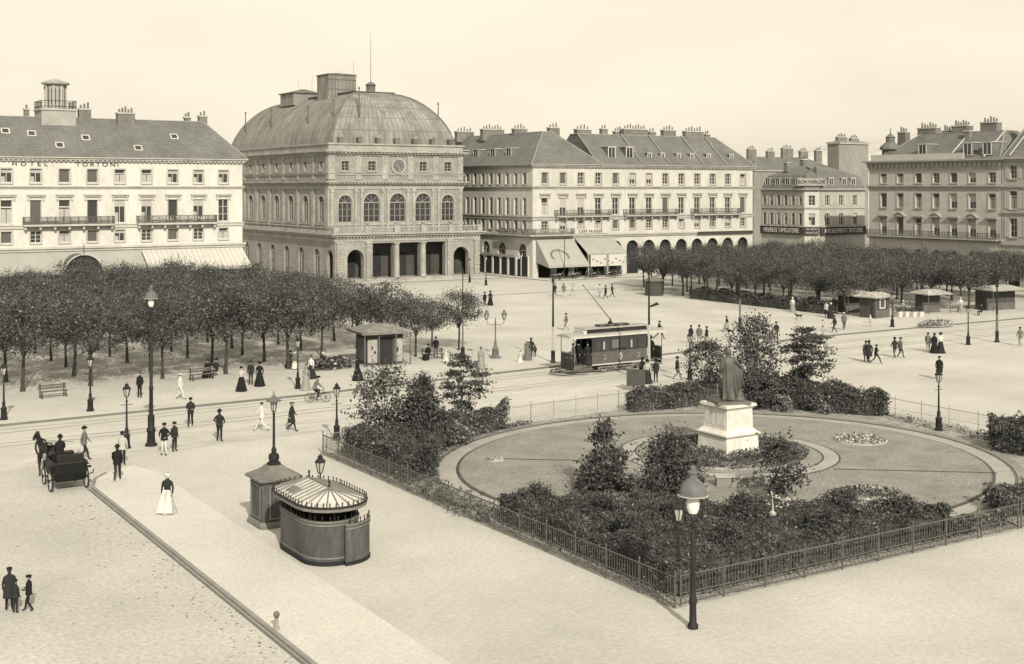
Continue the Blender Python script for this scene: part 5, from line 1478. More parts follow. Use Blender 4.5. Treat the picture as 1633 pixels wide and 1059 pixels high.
arc_lamp(26.75, 31.3, 'nearest arc lamp with a broad domed shade and white globe, outside the near garden corner', 4.86, r=.085, hs=1.30, bs=.52)
arc_lamp(*at(241, 711), 'tall arc lamp with domed shade standing on the road at the left')

def pole(x, y, h, label, z=0.0, pale=None, r=.09, finial=True, bracket=None):
    T = thing('tram_pole', label, 'pole', (x, y, z), -YAW, 'tall poles of the tramway')
    mb = MB(); mb.lathe([(.26, 0), (.24, .15), (.17, .22), (.16, .9), (.20, .95), (.11, 1.1)], 'iron', 8); mb.build('base', T, smooth=True)
    mb = MB()
    m0 = 'iron_pale' if pale else 'iron_grey'
    mb.lathe([(r * 1.1, 1.1), (r, pale or h * .5)], m0, 8); mb.lathe([(r * 1.05, pale or h * .5), (r * .9, h * .55), (r * .6, h - .2)], 'iron', 8)
    mb.build('shaft', T, smooth=True)
    mb = MB(); mb.lathe([(r * .6, h - .2), (r * 1.5, h - .15), (r * 1.2, h), (.02, h + .35)], 'iron', 8)
    if bracket: mb.tube([(0, 0, h - .5), (bracket, 0, h - .2)], .03, 'iron', 5)
    mb.build('finial', T)
    return T
pole(*at(882, 580), 6.8, 'banded tram pole standing left of the tram', .0, pale=3.0)
T = pole(*at(1035, 611), 8.1, 'tram pole with pale lower half in front of the rear of the tram', .0, pale=4.3)
mb = MB(); mb.poly([(.1, 0, 5.55), (.75, 0, 5.75), (.6, 0, 5.95), (.1, 0, 5.7)], 'iron'); mb.poly([(.1, .02, 5.55), (.1, .02, 5.7), (.6, .02, 5.95), (.75, .02, 5.75)], 'iron'); mb.tube([(0, 0, 5.62), (.2, 0, 5.64)], .03, 'iron', 4); mb.build('signal_arm', T)
pole(*at(738, 574, .1), 7.3, 'slender tram pole at the right-hand end of the hotel grove', .1, r=.06)
pole(*at(1180, 523), 5.9, 'tram pole behind the tall bushy tree of the statue', .0)
pole(*at(1590, 546), 5.3, 'stout pole at the far right of the open square', .0, r=.11)
# overhead wire of the tram line
mb = MB()
for off in (0,):
    pts = [(-20, 76.7, 6.5), (20, 77.2, 6.45), (56.2, 79.0, 6.42), (90, 80.0, 6.5), (150, 80.2, 6.6)]
    mb.tube(pts, .012, 'iron', 4)
tag(mb.build('trolley_wire'), 'thin overhead tram wire crossing the square above the tram', 'wire')

# lavatory kiosk: oval iron screen under a ribbed glass roof
T = thing('street_urinal', 'oval iron street urinal with ribbed glass roof on the refuge', 'urinal', (19.95, 45.75, .0))
def stadium(r, hl, n=14):
    p = [(r * cos(pi * k / n), hl + r * sin(pi * k / n)) for k in range(n + 1)]
    return p + [(r * cos(pi + pi * k / n), -hl + r * sin(pi + pi * k / n)) for k in range(n + 1)]
def wall_strip(mb, pts, z0, z1, th, m, closed=False):
    c = strip_pts(pts, th)
    for i in range(len(pts) - 1):
        (a0, a1), (b0, b1) = c[i], c[i + 1]
        mb.poly([(a1.x, a1.y, z0), (b1.x, b1.y, z0), (b1.x, b1.y, z1), (a1.x, a1.y, z1)], m)
        mb.poly([(b0.x, b0.y, z0), (a0.x, a0.y, z0), (a0.x, a0.y, z1), (b0.x, b0.y, z1)], m)
        mb.poly([(a1.x, a1.y, z1), (b1.x, b1.y, z1), (b0.x, b0.y, z1), (a0.x, a0.y, z1)], m)
        mb.poly([(a0.x, a0.y, z0), (b0.x, b0.y, z0), (b1.x, b1.y, z0), (a1.x, a1.y, z0)], m)
    for k in (0, -1):
        a, b = c[k]; mb.poly([(a.x, a.y, z0), (b.x, b.y, z0), (b.x, b.y, z1), (a.x, a.y, z1)], m)
st = stadium(1.10, .98)
body_line = st[9:] + st[:5]
mb = MB(); wall_strip(mb, body_line, .12, 1.62, .05, 'kiosk'); mb.build('screen', T)
mb = MB()
for z0, z1, th in ((.0, .16, .10), (.26, .32, .09), (1.50, 1.57, .10), (1.62, 1.68, .13)):
    wall_strip(mb, body_line, z0, z1, th, 'kiosk_trim' if z0 > .1 else 'iron')
mb.build('mouldings', T)
scr = [(1.32 * cos(a) + .20, -.98 - 1.16 * sin(a) - .14) for a in [radians(t) for t in range(18, 96, 11)]]
mb = MB(); wall_strip(mb, scr, .1, 1.5, .05, 'kiosk'); s_o = mb.build('entrance_screen', T)
mb = MB()
for z0, z1 in ((.0, .14), (1.36, 1.42), (1.5, 1.56)): wall_strip(mb, scr, z0, z1, .11, 'kiosk_trim' if z0 else 'iron')
mb.build('mouldings', s_o)
mb = MB()
def spikes(mb, pts, z, h, step, m='iron'):
    acc = 0
    for i in range(len(pts) - 1):
        a, b = Vector(pts[i]), Vector(pts[i + 1]); d = (b - a).length
        while acc < d:
            p = a + (b - a) * (acc / d); mb.lathe([(.03, z), (.015, z + h * .5), (.04, z + h * .62), (.005, z + h)], m, 5, (p.x, p.y)); acc += step
        acc -= d
spikes(mb, body_line, 1.68, .22, .30); spikes(mb, scr, 1.56, .22, .25); mb.build('spikes', T)
mb = MB(); mb.box(-.03, .03, -1.5, 1.5, .05, 2.25, 'iron')
for y in (-.9, -.3, .3, .9): mb.box(-.8, -.031, y - .02, y + .02, .3, 2.0, 'iron'); mb.box(.031, .8, y - .02, y + .02, .3, 2.0, 'iron')
mb.build('added_partition', T)  # partition added to make the gap under the roof look dark
mb = MB()
for i in range(0, len(body_line), 4):
    p = body_line[i]; mb.tube([(p[0] * .95, p[1] * .97, 0), (p[0] * .95, p[1] * .97, 2.3)], .03, 'iron', 5)
mb.build('posts', T)
ro, ri = stadium(1.40, 1.10, 9), None
mb = MB(); n = len(ro)
eave = [(x, y, 2.28) for x, y in ro]; ridge = [(0.0, max(-.98, min(.98, y * .9)), 2.72) for x, y in ro]
for i in range(n):
    j = (i + 1) % n
    if (Vector(ridge[i]) - Vector(ridge[j])).length < 1e-4: mb.poly([eave[i], eave[j], ridge[i]], 'roofglass')
    else:
        for q in range(4):
            t0, t1 = q / 4, (q + 1) / 4
            A = Vector(eave[i]).lerp(Vector(eave[j]), t0); B = Vector(eave[i]).lerp(Vector(eave[j]), t1); C_ = Vector(ridge[i]).lerp(Vector(ridge[j]), t1); D = Vector(ridge[i]).lerp(Vector(ridge[j]), t0)
            mb.poly([A, B, C_, D], 'roofglass')
rf = mb.build('roof', T)
mb = MB()
for i in range(n):
    mb.tube([Vector(eave[i]) + Vector((0, 0, .02)), Vector(ridge[i]) + Vector((0, 0, .02))], .028, 'kiosk_trim', 4)
    mb.tube([eave[i], eave[(i + 1) % n]], .05, 'iron', 5)
for t in range(-3, 4):
    y = t * .32
    for s_ in (-1, 1): mb.tube([(s_ * 1.40, y * 1.1, 2.30), (0, y, 2.74)], .022, 'kiosk_trim', 4)
mb.tube([(0, -.98, 2.74), (0, .98, 2.74)], .045, 'kiosk_trim', 5)
mb.lathe([(.06, 2.72), (.03, 2.9), (.06, 2.95), (.01, 3.05)], 'iron', 6, (0, -.98)); mb.lathe([(.06, 2.72), (.03, 2.9), (.06, 2.95), (.01, 3.05)], 'iron', 6, (0, .98))
mb.build('ribs', rf)
mb = MB(); spikes(mb, ro + ro[:1], 2.30, .20, .24); mb.build('cresting', rf)
mb = MB(); wall_strip(mb, ro + ro[:1], 2.12, 2.27, .03, 'kiosk_trim'); mb.build('fascia', rf)
mb = MB(); q = [(-1.2, .35, 2.46), (-.8, .35, 2.56), (-.8, 1.15, 2.56), (-1.2, 1.15, 2.46)]
for k in range(5): mb.poly([Vector((-1.05, .15 + k * .16, 2.397)), Vector((-.65, .15 + k * .16, 2.523)), Vector((-.65, .24 + k * .16, 2.523)), Vector((-1.05, .24 + k * .16, 2.397))], 'letter')
mb.build('vent_slots', rf)
# lamp over the urinal
mb = MB(); p = (.5, 1.35); m_ = 'iron'
T2 = thing('roof_lamp', 'gas lantern rising above the glass roof of the urinal', 'lamp', (20.55, 47.0, 0)); lamp_parts(T2, 3.55)

# square transformer kiosk with its own lamp
T = thing('transformer_kiosk', 'square dark iron kiosk with pyramidal roof beside the urinal', 'kiosk', (20.05, 50.75, 0))
mb = MB(); ch = .14; w = .80
def oct_(w, ch): return [(-w + ch, -w), (w - ch, -w), (w, -w + ch), (w, w - ch), (w - ch, w), (-w + ch, w), (-w, w - ch), (-w, -w + ch)]
def R(w, ch, z): return [(x, y, z) for x, y in oct_(w, ch)]
mb.rings([R(.92, .16, 0), R(.92, .16, .12), R(.84, .15, .26)], 'kiosk_trim'); mb.rings([R(.80, .14, .261), R(.80, .14, 1.92)], 'kiosk'); mb.build('body', T)
mb = MB()
for a in range(4):
    c_, s_ = cos(a * pi / 2), sin(a * pi / 2)
    def tp(x, y, z): return (x * c_ - y * s_, x * s_ + y * c_, z)
    for x0, x1, z0, z1 in ((-.52, .52, .36, .42), (-.52, .52, 1.72, 1.78), (-.52, -.46, .42, 1.72), (.46, .52, .42, 1.72)):
        q = [(x0, -.80, z0), (x1, -.80, z0), (x1, -.80, z1), (x0, -.80, z1)]
        o1 = [tp(x, y - .03, z) for x, y, z in q]; o0 = [tp(x, y, z) for x, y, z in q]; mb.rings([o0, o1], 'kiosk_trim')
mb.build('panel_frames', T)
mb = MB(); mb.rings([R(.84, .15, 1.92), R(.98, .17, 1.98), R(1.0, .18, 2.06)], 'kiosk_trim'); mb.rings([R(.98, .17, 2.061), R(.66, .12, 2.22), R(.42, .08, 2.38), R(.30, .06, 2.5)], 'kiosk_roof'); mb.build('roof', T)
T = thing('kiosk_lamp', 'gas lamp on a tall post standing on the roof of the square kiosk', 'lamp', (20.05, 50.75, 2.5))
mb = MB(); mb.lathe([(.30, 0), (.30, .08), (.20, .12), (.24, .28), (.22, .42), (.10, .5), (.12, .62), (.06, .75), (.05, 2.1), (.07, 2.14), (.03, 2.24)], 'iron', 10); mb.build('post', T, smooth=True)
mb = MB(); zl = 2.24; mb.lathe([(.09, zl), (.10, zl + .03)], 'iron', 6)
for k in range(6):
    a = 2 * pi * k / 6; mb.tube([(.09 * cos(a), .09 * sin(a), zl + .03), (.15 * cos(a), .15 * sin(a), zl + .45)], .014, 'iron', 4)
mb.lathe([(.32, zl + .45), (.34, zl + .48), (.12, zl + .58), (.10, zl + .66), (.03, zl + .72), (.02, zl + .9)], 'iron_grey', 12); o = mb.build('lantern', T)
mb = MB(); mb.lathe([(.075, zl + .035), (.135, zl + .445)], 'lampglass', 6); mb.build('glass', o)

# pavilion at the end of the grove
T = thing('newspaper_pavilion', 'small flat-roofed pavilion with posters at the end of the hotel grove', 'kiosk', (45.4, 91.9, .1), -.12)
T.scale = (.80, .80, .92)
mb = MB(); mb.box(-1.9, 1.9, -1.6, 1.9, 0, 2.75, 'hut'); mb.build('wall', T)
for x0, x1 in ((-1.85, -.75), (.95, 1.85)):
    mb = MB(); mb.box(x0, x1, -1.66, -1.602, .25, 2.3, 'poster'); mb.build('poster', T)
mb = MB(); mb.box(-1.96, -1.902, -1.3, 1.5, .3, 2.3, 'iron_grey'); mb.build('side_panel', T)
mb = MB(); mb.box(-.6, .75, -1.64, -1.602, .02, 2.35, 'dim'); mb.build('door', T)
mb = MB(); mb.rings([[(-2.7, -2.6, 2.75), (2.7, -2.6, 2.75), (2.7, 2.6, 2.75), (-2.7, 2.6, 2.75)], [(-2.75, -2.65, 2.95), (2.75, -2.65, 2.95), (2.75, 2.65, 2.95), (-2.75, 2.65, 2.95)], [(-.8, -.7, 3.45), (.8, -.7, 3.45), (.8, .7, 3.45), (-.8, .7, 3.45)]], 'pavilion_roof'); mb.build('roof', T)
for x in (-2.4, -.9, .9, 2.4):
    mb = MB(); mb.tube([(x, -2.4, 0), (x, -2.4, 2.75)], .07, 'wood', 6); mb.build('post', T)
mb = MB(); mb.box(-1.2, -1.0, -1.68, -1.661, 1.0, 1.25, 'dim'); mb.box(-1.45, -1.3, -1.68, -1.661, 1.4, 1.7, 'dim'); mb.box(1.2, 1.4, -1.68, -1.661, 1.1, 1.5, 'dim'); mb.build('placards', T)

# stalls by the right-hand grove
def stall(name, label, x, y, rz, w, d, h, roof, front, open_=False):
    T = thing(name, label, 'kiosk', (x, y, .1), rz)
    mb = MB(); mb.box(-w / 2, w / 2, -d / 2 + (.9 if open_ else 0), d / 2, 0, h, 'hut'); mb.build('wall', T)
    mb = MB(); q = lambda e, z: [(-w / 2 - e, -d / 2 - e, z), (w / 2 + e, -d / 2 - e, z), (w / 2 + e, d / 2 + e, z), (-w / 2 - e, d / 2 + e, z)]
    mb.rings([q(.5, h), q(.55, h + .12), q(-w * .18, h + .55)], roof); mb.build('roof', T)
    mb = MB(); mb.box(-w / 2 + .1, w / 2 - .1, -d / 2 - .12 + (.9 if open_ else 0), -d / 2 - .002 + (.9 if open_ else 0), .0, .85, 'wood')
    mb.build('counter', T)
    if front:
        mb = MB()
        for x0, x1, z0, z1 in ((-.5, .5, 1.0, 1.12), (-.5, .5, 2.0, 2.12), (-.5, -.38, 1.12, 2.0), (.38, .5, 1.12, 2.0)): mb.box(x0, x1, -d / 2 - .08, -d / 2 - .002, z0, z1, 'frame')
        mb.build('window_frame', T)
    for sx_ in (-1, 1):
        mb = MB(); mb.tube([(sx_ * (w / 2 + .3), -d / 2 - .35, 0), (sx_ * (w / 2 + .3), -d / 2 - .35, h)], .05, 'wood', 5); mb.build('post', T)
    return T
x, y = at(1362, 500, .1); stall('market_stall', 'open dark stall with thatched-looking pale roof beside the window kiosk', x + 1, y + 1, -.25, 2.7, 2.2, 2.0, 'hut_roof', False, True)
x, y = at(1408, 507, .1); stall('market_kiosk', 'dark kiosk with a white-framed window by the right-hand grove', x, y + 1.2, .1, 2.6, 2.0, 2.2, 'hut_roof', True)
x, y = at(1500, 500, .1); stall('market_stall', 'open stall with broad pale roof among trees, right of the planter boxes', x, y + 1.4, -.1, 2.7, 2.0, 2.1, 'hut_roof', False, True)
x, y = at(1618, 496, .1); stall('market_stall', 'long stall under a pale awning cut by the right picture edge', x, y + 2.2, -.1, 4.6, 2.6, 2.3, 'awn_grey', False, True)
for k, u in enumerate((1433, 1444, 1456, 1467)):
    x, y = at(u, 505, .1); mb = MB(); mb.rings([[(-.28, -.28, 0), (.28, -.28, 0), (.28, .28, 0), (-.28, .28, 0)], [(-.34, -.34, .55), (.34, -.34, .55), (.34, .34, .55), (-.34, .34, .55)]], 'frame')
    T = thing('planter_box', 'white planter box in the row between kiosk and open stall', 'planter', (x, y, .1), 0, 'white planter boxes'); link('box', mb.mesh('box'), T)
    r = random.Random(k); mb = MB()
    for _ in range(120): leaf(mb, (r.gauss(0, .2), r.gauss(0, .2), .6 + r.random() * .5), .09, 'leaf2', r)
    link('plant', mb.mesh('plant'), T)
# dark advertising column under the trees
x, y = at(1043, 471, .1); T = thing('advertising_column', 'dark round advertising column at the left end of the right-hand grove', 'column', (x, y, .1))
mb = MB(); mb.lathe([(1.25, 0), (1.25, .3), (1.15, .35), (1.15, 1.9)], 'hut', 16); mb.build('drum', T, smooth=True)
mb = MB(); mb.lathe([(1.35, 1.9), (1.38, 2.02), (.9, 2.3), (.2, 2.5), (.05, 2.6)], 'kiosk_roof', 16); mb.build('cap', T, smooth=True)

def bench(x, y, rz, label):
    T = thing('park_bench', label, 'bench', (x, y, .1), rz, 'benches of the hotel grove')
    mb = MB()
    for k in range(3): mb.box(-.95, .95, -.2 + .15 * k, -.08 + .15 * k, .42, .46, 'wood')
    mb.build('seat', T)
    mb = MB()
    for k in range(2): mb.box(-.95, .95, .26, .30, .58 + .17 * k, .70 + .17 * k, 'wood')
    mb.build('backrest', T)
    for s_ in (-.8, .8):
        mb = MB(); mb.box(s_ - .03, s_ + .03, -.2, .30, .36, .42, 'iron'); mb.box(s_ - .03, s_ + .03, -.2, -.14, 0, .36, 'iron'); mb.box(s_ - .03, s_ + .03, .24, .30, 0, .92, 'iron'); mb.build('leg', T)
    return T
for u, v, rz, lab in ((85, 634, .1, 'park bench under the grove near the left picture edge'), (322, 606, .15, 'park bench beside the man dressed in white'), (690, 573, -.3, 'park bench with sitters right of the small pavilion')):
    x, y = at(u, v, .1); bench(x, y, rz, lab)
x, y = at(527, 588, .1); scatter('flower_stall', 'heap of potted flowers laid out on the pavement left of the pavilion', x, y, 2.1, 1.3, 900, .16, 'leaf2', .95, cat='flower stall', rz=.1, spark=.10, seed=9, z=.1)
x, y = at(1492, 520, .1); scatter('flower_stall', 'pale jumble of potted plants on the kerb before the open stalls', x, y, 2.3, .8, 700, .14, 'leaf4', .7, cat='flower stall', rz=-.1, spark=.35, seed=10, z=.1)

# cafe terrace: tables with chairs
def table_set():
    T = thing('cafe_table', 'small round cafe table outside the cafe awnings', 'table', (0, 0, 0), 0, 'cafe tables')
    mb = MB(); mb.lathe([(.35, .70), (.35, .73)], 'awn_pale', 12); mb.build('table_top', T)
    mb = MB(); mb.lathe([(.2, 0), (.03, .05), (.03, .70)], 'iron', 8); mb.build('leg', T)
    return T
t0 = table_set(); tt = tree_of(t0)
def chair_set():
    T = thing('cafe_chair', 'dark bentwood chair at a cafe table by the cafe awnings', 'chair', (0, 0, 0), 0, 'cafe chairs')
    mb = MB(); mb.lathe([(.2, .44), (.21, .47)], 'wood', 10); mb.build('seat', T)
    for x, y in ((-.16, -.16), (.16, -.16), (-.16, .16), (.16, .16)):
        mb = MB(); mb.tube([(x * 1.15, y * 1.15, 0), (x, y, .45)], .02, 'wood', 5); mb.build('leg', T)
    mb = MB(); mb.tube([(-.18, .18, .45), (-.17, .24, .85), (0, .27, .95), (.17, .24, .85), (.18, .18, .45)], .02, 'wood', 5); mb.build('backrest', T)
    return T
c0 = chair_set(); ct = tree_of(c0)
r_ = random.Random(5); first = True
for i in range(12):
    x = 109 + 1.15 * i + r_.uniform(-.2, .2); y = 159.9 + (i % 3) * .9 + r_.uniform(-.2, .2)
    if first: t0.location = (x, y, .2)
    else: dup(t0, tt, (x, y, .2))
    for s_ in (-1, 1):
        loc = (x + s_ * .55, y + r_.uniform(-.2, .2), .2)
        if first and s_ == -1: c0.location = loc; c0.rotation_euler = (0, 0, 1.57)
        else: dup(c0, ct, loc, -s_ * 1.57 + r_.uniform(-.4, .4))
    first = False

# ================================================================== THE TRAM
T = thing('tram', 'single-deck electric tram crossing the square, trolley pole raised', 'tram', (54.85, 79.0, 0), .0)
T.scale = (.92, 1, 1.06)
Lt = 9.6; W = 1.02
mb = MB()
x0, x1 = 1.9, 7.7
mb.box(x0, x1, -W, W, .72, 1.62, 'tram_panel'); mb.box(x0 - .02, x1 + .02, -W - .03, W + .03, 1.62, 1.70, 'tram'); mb.box(x0 - .02, x1 + .02, -W - .03, W + .03, .72 - .08, .72, 'tram_trim')
mb.box(x0 - .02, x1 + .02, -W - .02, W + .02, 2.48, 2.72, 'tram')
for i in range(7):
    x = x0 + (x1 - x0) * i / 6
    for s_ in (-1, 1): mb.box(x - .06, x + .06, s_ * W - .03, s_ * W + .03, 1.70, 2.48, 'tram')
for x in (x0, x1):
    for y in (-W, -.4, .4, W): mb.box(x - .05, x + .05, y - .06 if abs(y) < 1 else y - .05, y + .06 if abs(y) < 1 else y + .05, 1.70, 2.48, 'tram')
    mb.box(x - .03, x + .03, -W + .06, -.45, .72, 1.7, 'tram'); mb.box(x - .03, x + .03, .45, W - .06, .72, 1.7, 'tram')
mb.build('body', T)
for s_ in (-1, 1):
    for i in range(6):
        xa = x0 + (x1 - x0) * i / 6 + .06; xb = x0 + (x1 - x0) * (i + 1) / 6 - .06
        mb = MB(); mb.box(xa, xb, s_ * (W - .01) - .01, s_ * (W - .01) + .01, 1.70, 2.48, 'glass')
        if s_ < 0 and i in (1, 4): mb.box(xa + .1, xa + .28, -W - .015, -W + .012, 1.75, 2.3, 'poster')
        if s_ < 0 and i == 2: mb.box(xa + .05, xb - .1, -W - .015, -W + .012, 1.8, 2.4, 'grey')
        mb.build('window', T)
for xa, xb, xd in ((.15, x0 - .02, .15), (x1 + .02, Lt - .15, Lt - .15)):
    mb = MB(); mb.box(xa, xb, -.95, .95, .60, .70, 'wood'); p = mb.build('platform', T)
    mb = MB(); mb.box(xd - .05, xd + .05, -.78, .78, .35, 1.55, 'tram'); mb.box(xd - .08, xd + .08, -.82, .82, 1.55, 1.62, 'steel')
    if xd < 1: mb.lathe([(.13, 1.2), (.13, 1.22)], 'steel', 10, (xd - .06, 0))
    mb.build('dash_panel', p)
    mb = MB()
    for y in (-.85, .85): mb.tube([(xd, y, .6), (xd, y, 2.75)], .03, 'iron', 5)
    for y in (-.95, .95): mb.tube([(xa + .1, y, 1.3), (xb - .2, y, 1.3)], .02, 'iron', 4); mb.tube([((xa + xb) / 2, y, .6), ((xa + xb) / 2, y, 1.3)], .02, 'iron', 4)
    mb.build('handrails', p)
    mb = MB(); mb.box(xa + .3, xb - .2, -1.2, -.98, .32, .37, 'wood'); mb.box(xa + .3, xb - .2, .98, 1.2, .32, .37, 'wood'); mb.build('step', p)
mb = MB(); n = 9
def rr_ring(x, w, z): return [(x, -w * cos(pi * k / n), z + .20 * sin(pi * k / n)) for k in range(n + 1)]
mb.rings([rr_ring(-.25, .95, 2.72), rr_ring(.2, 1.12, 2.76), rr_ring(Lt - .2, 1.12, 2.76), rr_ring(Lt + .25, .95, 2.72)], 'tram_roof')
for s_ in (-1, 1): mb.box(-.1, Lt + .1, s_ * 1.12 - .03, s_ * 1.12 + .03, 2.68, 2.80, 'tram_trim')
rf = mb.build('roof', T)
mb = MB(); mb.box(1.6, 8.0, -.62, .62, 2.92, 3.22, 'dim')
for i in range(9): mb.box(1.6 + .79 * i, 1.66 + .79 * i, -.64, .64, 2.93, 3.20, 'tram')
mb.box(1.35, 8.25, -.72, .72, 3.22, 3.30, 'tram_roof')
mb.rings([[(1.3, -.74, 2.9), (1.3, .74, 2.9), (1.3, .5, 3.2), (1.3, -.5, 3.2)], [(1.6, -.7, 2.9), (1.6, .7, 2.9), (1.6, .7, 3.3), (1.6, -.7, 3.3)]], 'tram_trim'); mb.build('clerestory', rf)
mb = MB(); mb.box(3.2, 6.4, -.32, .32, 3.42, 3.46, 'wood'); 
for x in (3.3, 4.3, 5.3, 6.3): mb.box(x - .04, x + .04, -.35, .35, 3.30, 3.42, 'wood')
mb.lathe([(.2, 3.46), (.2, 3.6), (.08, 3.66), (.06, 3.85)], 'iron', 8, (4.6, 0)); mb.build('roof_boards', rf)
mb = MB(); mb.tube([(4.6, 0, 3.78), (1.78, 0, 6.38)], [.035, .02], 'iron', 6); mb.lathe([(.07, 6.36), (.07, 6.42)], 'iron', 8, (1.78, 0)); mb.build('trolley_pole', T)
for x in (3.5, 6.1):
    for y in (-.5, .5):
        mb = MB(); nn = 16
        ra = [(x + .40 * cos(2 * pi * k / nn), y - .05, .42 + .40 * sin(2 * pi * k / nn)) for k in range(nn)]; rb = [(p[0], y + .05, p[2]) for p in ra]
        mb.rings([ra, rb], 'steel'); mb.build('wheel', T)
mb = MB()
for y in (-.72, .72):
    mb.box(2.7, 6.9, y - .03, y + .03, .38, .50, 'steel'); mb.box(2.2, 7.4, y * 1.2 - .02, y * 1.2 + .02, .22, .26, 'steel')
    for k in range(8): mb.tube([(2.8 + .58 * k, y, .26), (2.95 + .58 * k, y, .56)], .03, 'iron_pale' if k % 3 == 0 else 'iron', 5)
mb.build('truck_frame', T)
mb = MB()
for z, w in ((.12, 1.0), (.3, .95)):
    mb.tube([(.3, -w, z), (-.9, -w * .95, z), (-1.25, -w * .5, z), (-1.3, 0, z), (-1.25, w * .5, z), (-.9, w * .95, z), (.3, w, z)], .025, 'iron', 4)
for k in range(7):
    y = -.9 + .3 * k; mb.tube([(-1.2 + abs(y) * .25, y, .12), (-.2, y, .2)], .012, 'iron', 3)
mb.tube([(.1, -.6, .5), (-1.2, -.5, .3)], .02, 'iron', 4); mb.tube([(.1, .6, .5), (-1.2, .5, .3)], .02, 'iron', 4)
mb.build('lifeguard', T)
mb = MB(); nn = 14
for R_, m_ in ((.22, 'tram_trim'), (.15, 'tram_panel')):
    y = -W - .006 - (.004 if R_ < .2 else 0)
    mb.poly([(4.85 + R_ * .8 * cos(2 * pi * k / nn), y, 1.17 + R_ * 1.2 * sin(2 * pi * k / nn)) for k in range(nn)], m_)
em = mb.build('emblem', T)
text('0', .3, 'gold', em, (4.85, -W - .022, 1.17), (1, 0), depth=.005)
mb = MB()
for x, wd in ((3.1, .25), (6.6, .25)): mb.tube([(x, -W - .01, 1.0), (x + wd, -W - .01, 1.08), (x + wd, -W - .01, 1.28), (x + .02, -W - .01, 1.34)], .018, 'tram_trim', 4)
mb.build('scrollwork', T)

# ================================================================== HORSE CART
def wheel(parent, x, y, r, name='wheel', sp=10, rim='iron', th=.035, m='carriage', cz=None):
    cz = r if cz is None else cz
    mb = MB(); nn = 24
    mb.tube([(x, y + r * .95 * cos(2 * pi * k / nn), cz + r * .95 * sin(2 * pi * k / nn)) for k in range(nn + 1)], r * .05 if th is None else th, rim, 6, cap=False)
    mb.tube([(x - .09, y, cz), (x + .09, y, cz)], .07 if th else .02, m, 8)
    for k in range(sp):
        a = 2 * pi * k / sp; mb.tube([(x, y, cz), (x, y + r * .93 * cos(a), cz + r * .93 * sin(a))], .02 if th else .006, 'iron_pale' if th else 'iron', 4)
    return mb.build(name, parent)
CART = (14.0, 61.5)
T = thing('horse_cab', 'black horse-drawn cab standing at the end of the refuge kerb', 'carriage', (CART[0], CART[1], .004))
mb = MB(); mb.rings([[(-.62, -.35, .48), (.62, -.35, .48), (.62, 1.5, .48), (-.62, 1.5, .48)], [(-.72, -.55, .9), (.72, -.55, .9), (.72, 1.55, .9), (-.72, 1.55, .9)], [(-.74, -.6, 1.38), (.74, -.6, 1.38), (.74, 1.55, 1.38), (-.74, 1.55, 1.38)]], 'carriage', cap1=False)
mb.box(-.66, .66, -.5, 1.5, .9, .94, 'carriage')
for z in (1.38,): mb.tube([(-.74, 1.55, z), (-.74, -.6, z), (.74, -.6, z), (.74, 1.55, z)], .04, 'iron', 5)
mb.build('body', T)
mb = MB(); mb.box(-.6, .6, -.35, .2, 1.1, 1.25, 'leather'); mb.box(-.6, .6, -.52, -.38, 1.25, 1.75, 'leather'); mb.build('rear_seat', T)
mb = MB(); mb.box(-.55, .55, 1.15, 1.6, 1.45, 1.55, 'leather'); mb.box(-.5, .5, 1.2, 1.55, .95, 1.45, 'carriage'); mb.box(-.5, .5, 1.75, 2.1, .85, .9, 'carriage'); mb.build('driver_bench', T)
for s_ in (-1, 1):
    wheel(T, s_ * .82, .0, .52); wheel(T, s_ * .74, 1.75, .40)
    mb = MB(); mb.rings([[(s_ * .78, -.55 + .55 * cos(a) + .5, 1.05 + .12 * sin(a)) for a in (0, 1, 2, 3)], [(s_ * .95, -.55 + .55 * cos(a) + .5, 1.05 + .12 * sin(a)) for a in (0, 1, 2, 3)]], 'carriage'); mb.build('mudguard', T)
    mb = MB(); mb.tube([(s_ * .40, 1.8, .62), (s_ * .42, 2.6, .95), (s_ * .40, 4.3, 1.05)], [.035, .035, .025], 'wood', 6); mb.build('shaft', T)
    mb = MB(); mb.lathe([(.05, 1.25), (.09, 1.32), (.09, 1.5), (.03, 1.58)], 'steel', 8, (s_ * .80, 1.3)); mb.build('carriage_lamp', T)
mb = MB(); mb.tube([(-.8, 0, .52), (.8, 0, .52)], .035, 'iron', 6); mb.tube([(-.72, 1.75, .40), (.72, 1.75, .40)], .03, 'iron', 6); mb.tube([(0, 0, .52), (0, 1.75, .45)], .04, 'iron', 6); mb.build('axles', T)
mb = MB(); mb.tube([(.74, -.62, .75), (.98, -.72, .85), (1.0, -.72, 1.0)], .03, 'iron', 5); mb.tube([(.74, -.62, 1.2), (.95, -.8, 1.28)], .03, 'iron_pale', 5); mb.build('step_iron', T)

# ================================================================== FIGURES
def skin_mesh(name, joints, bones, root, sub=1):
    """joints: {name: (pos, radius)}; one continuous surface grown over the bones"""
    names = list(joints)
    me = bpy.data.meshes.new(name + '_bones')
    me.from_pydata([joints[n][0] for n in names], [(names.index(a), names.index(b)) for a, b, _ in bones], [])
    o = bpy.data.objects.new(name + '_bones', me); C.objects.link(o)
    sk = o.modifiers.new('skin', 'SKIN'); sk.use_smooth_shade = True; sk.branch_smoothing = .35
    for i, n in enumerate(names):
        r = joints[n][1]; d = me.skin_vertices[0].data[i]
        d.radius = r if isinstance(r, tuple) else (r, r); d.use_root = (n == root)
    sb = o.modifiers.new('sub', 'SUBSURF'); sb.levels = sub; sb.render_levels = sub
    dg = bpy.context.evaluated_depsgraph_get()
    out = bpy.data.meshes.new_from_object(o.evaluated_get(dg))
    bpy.data.objects.remove(o); bpy.data.meshes.remove(me)
    out.name = name
    return out

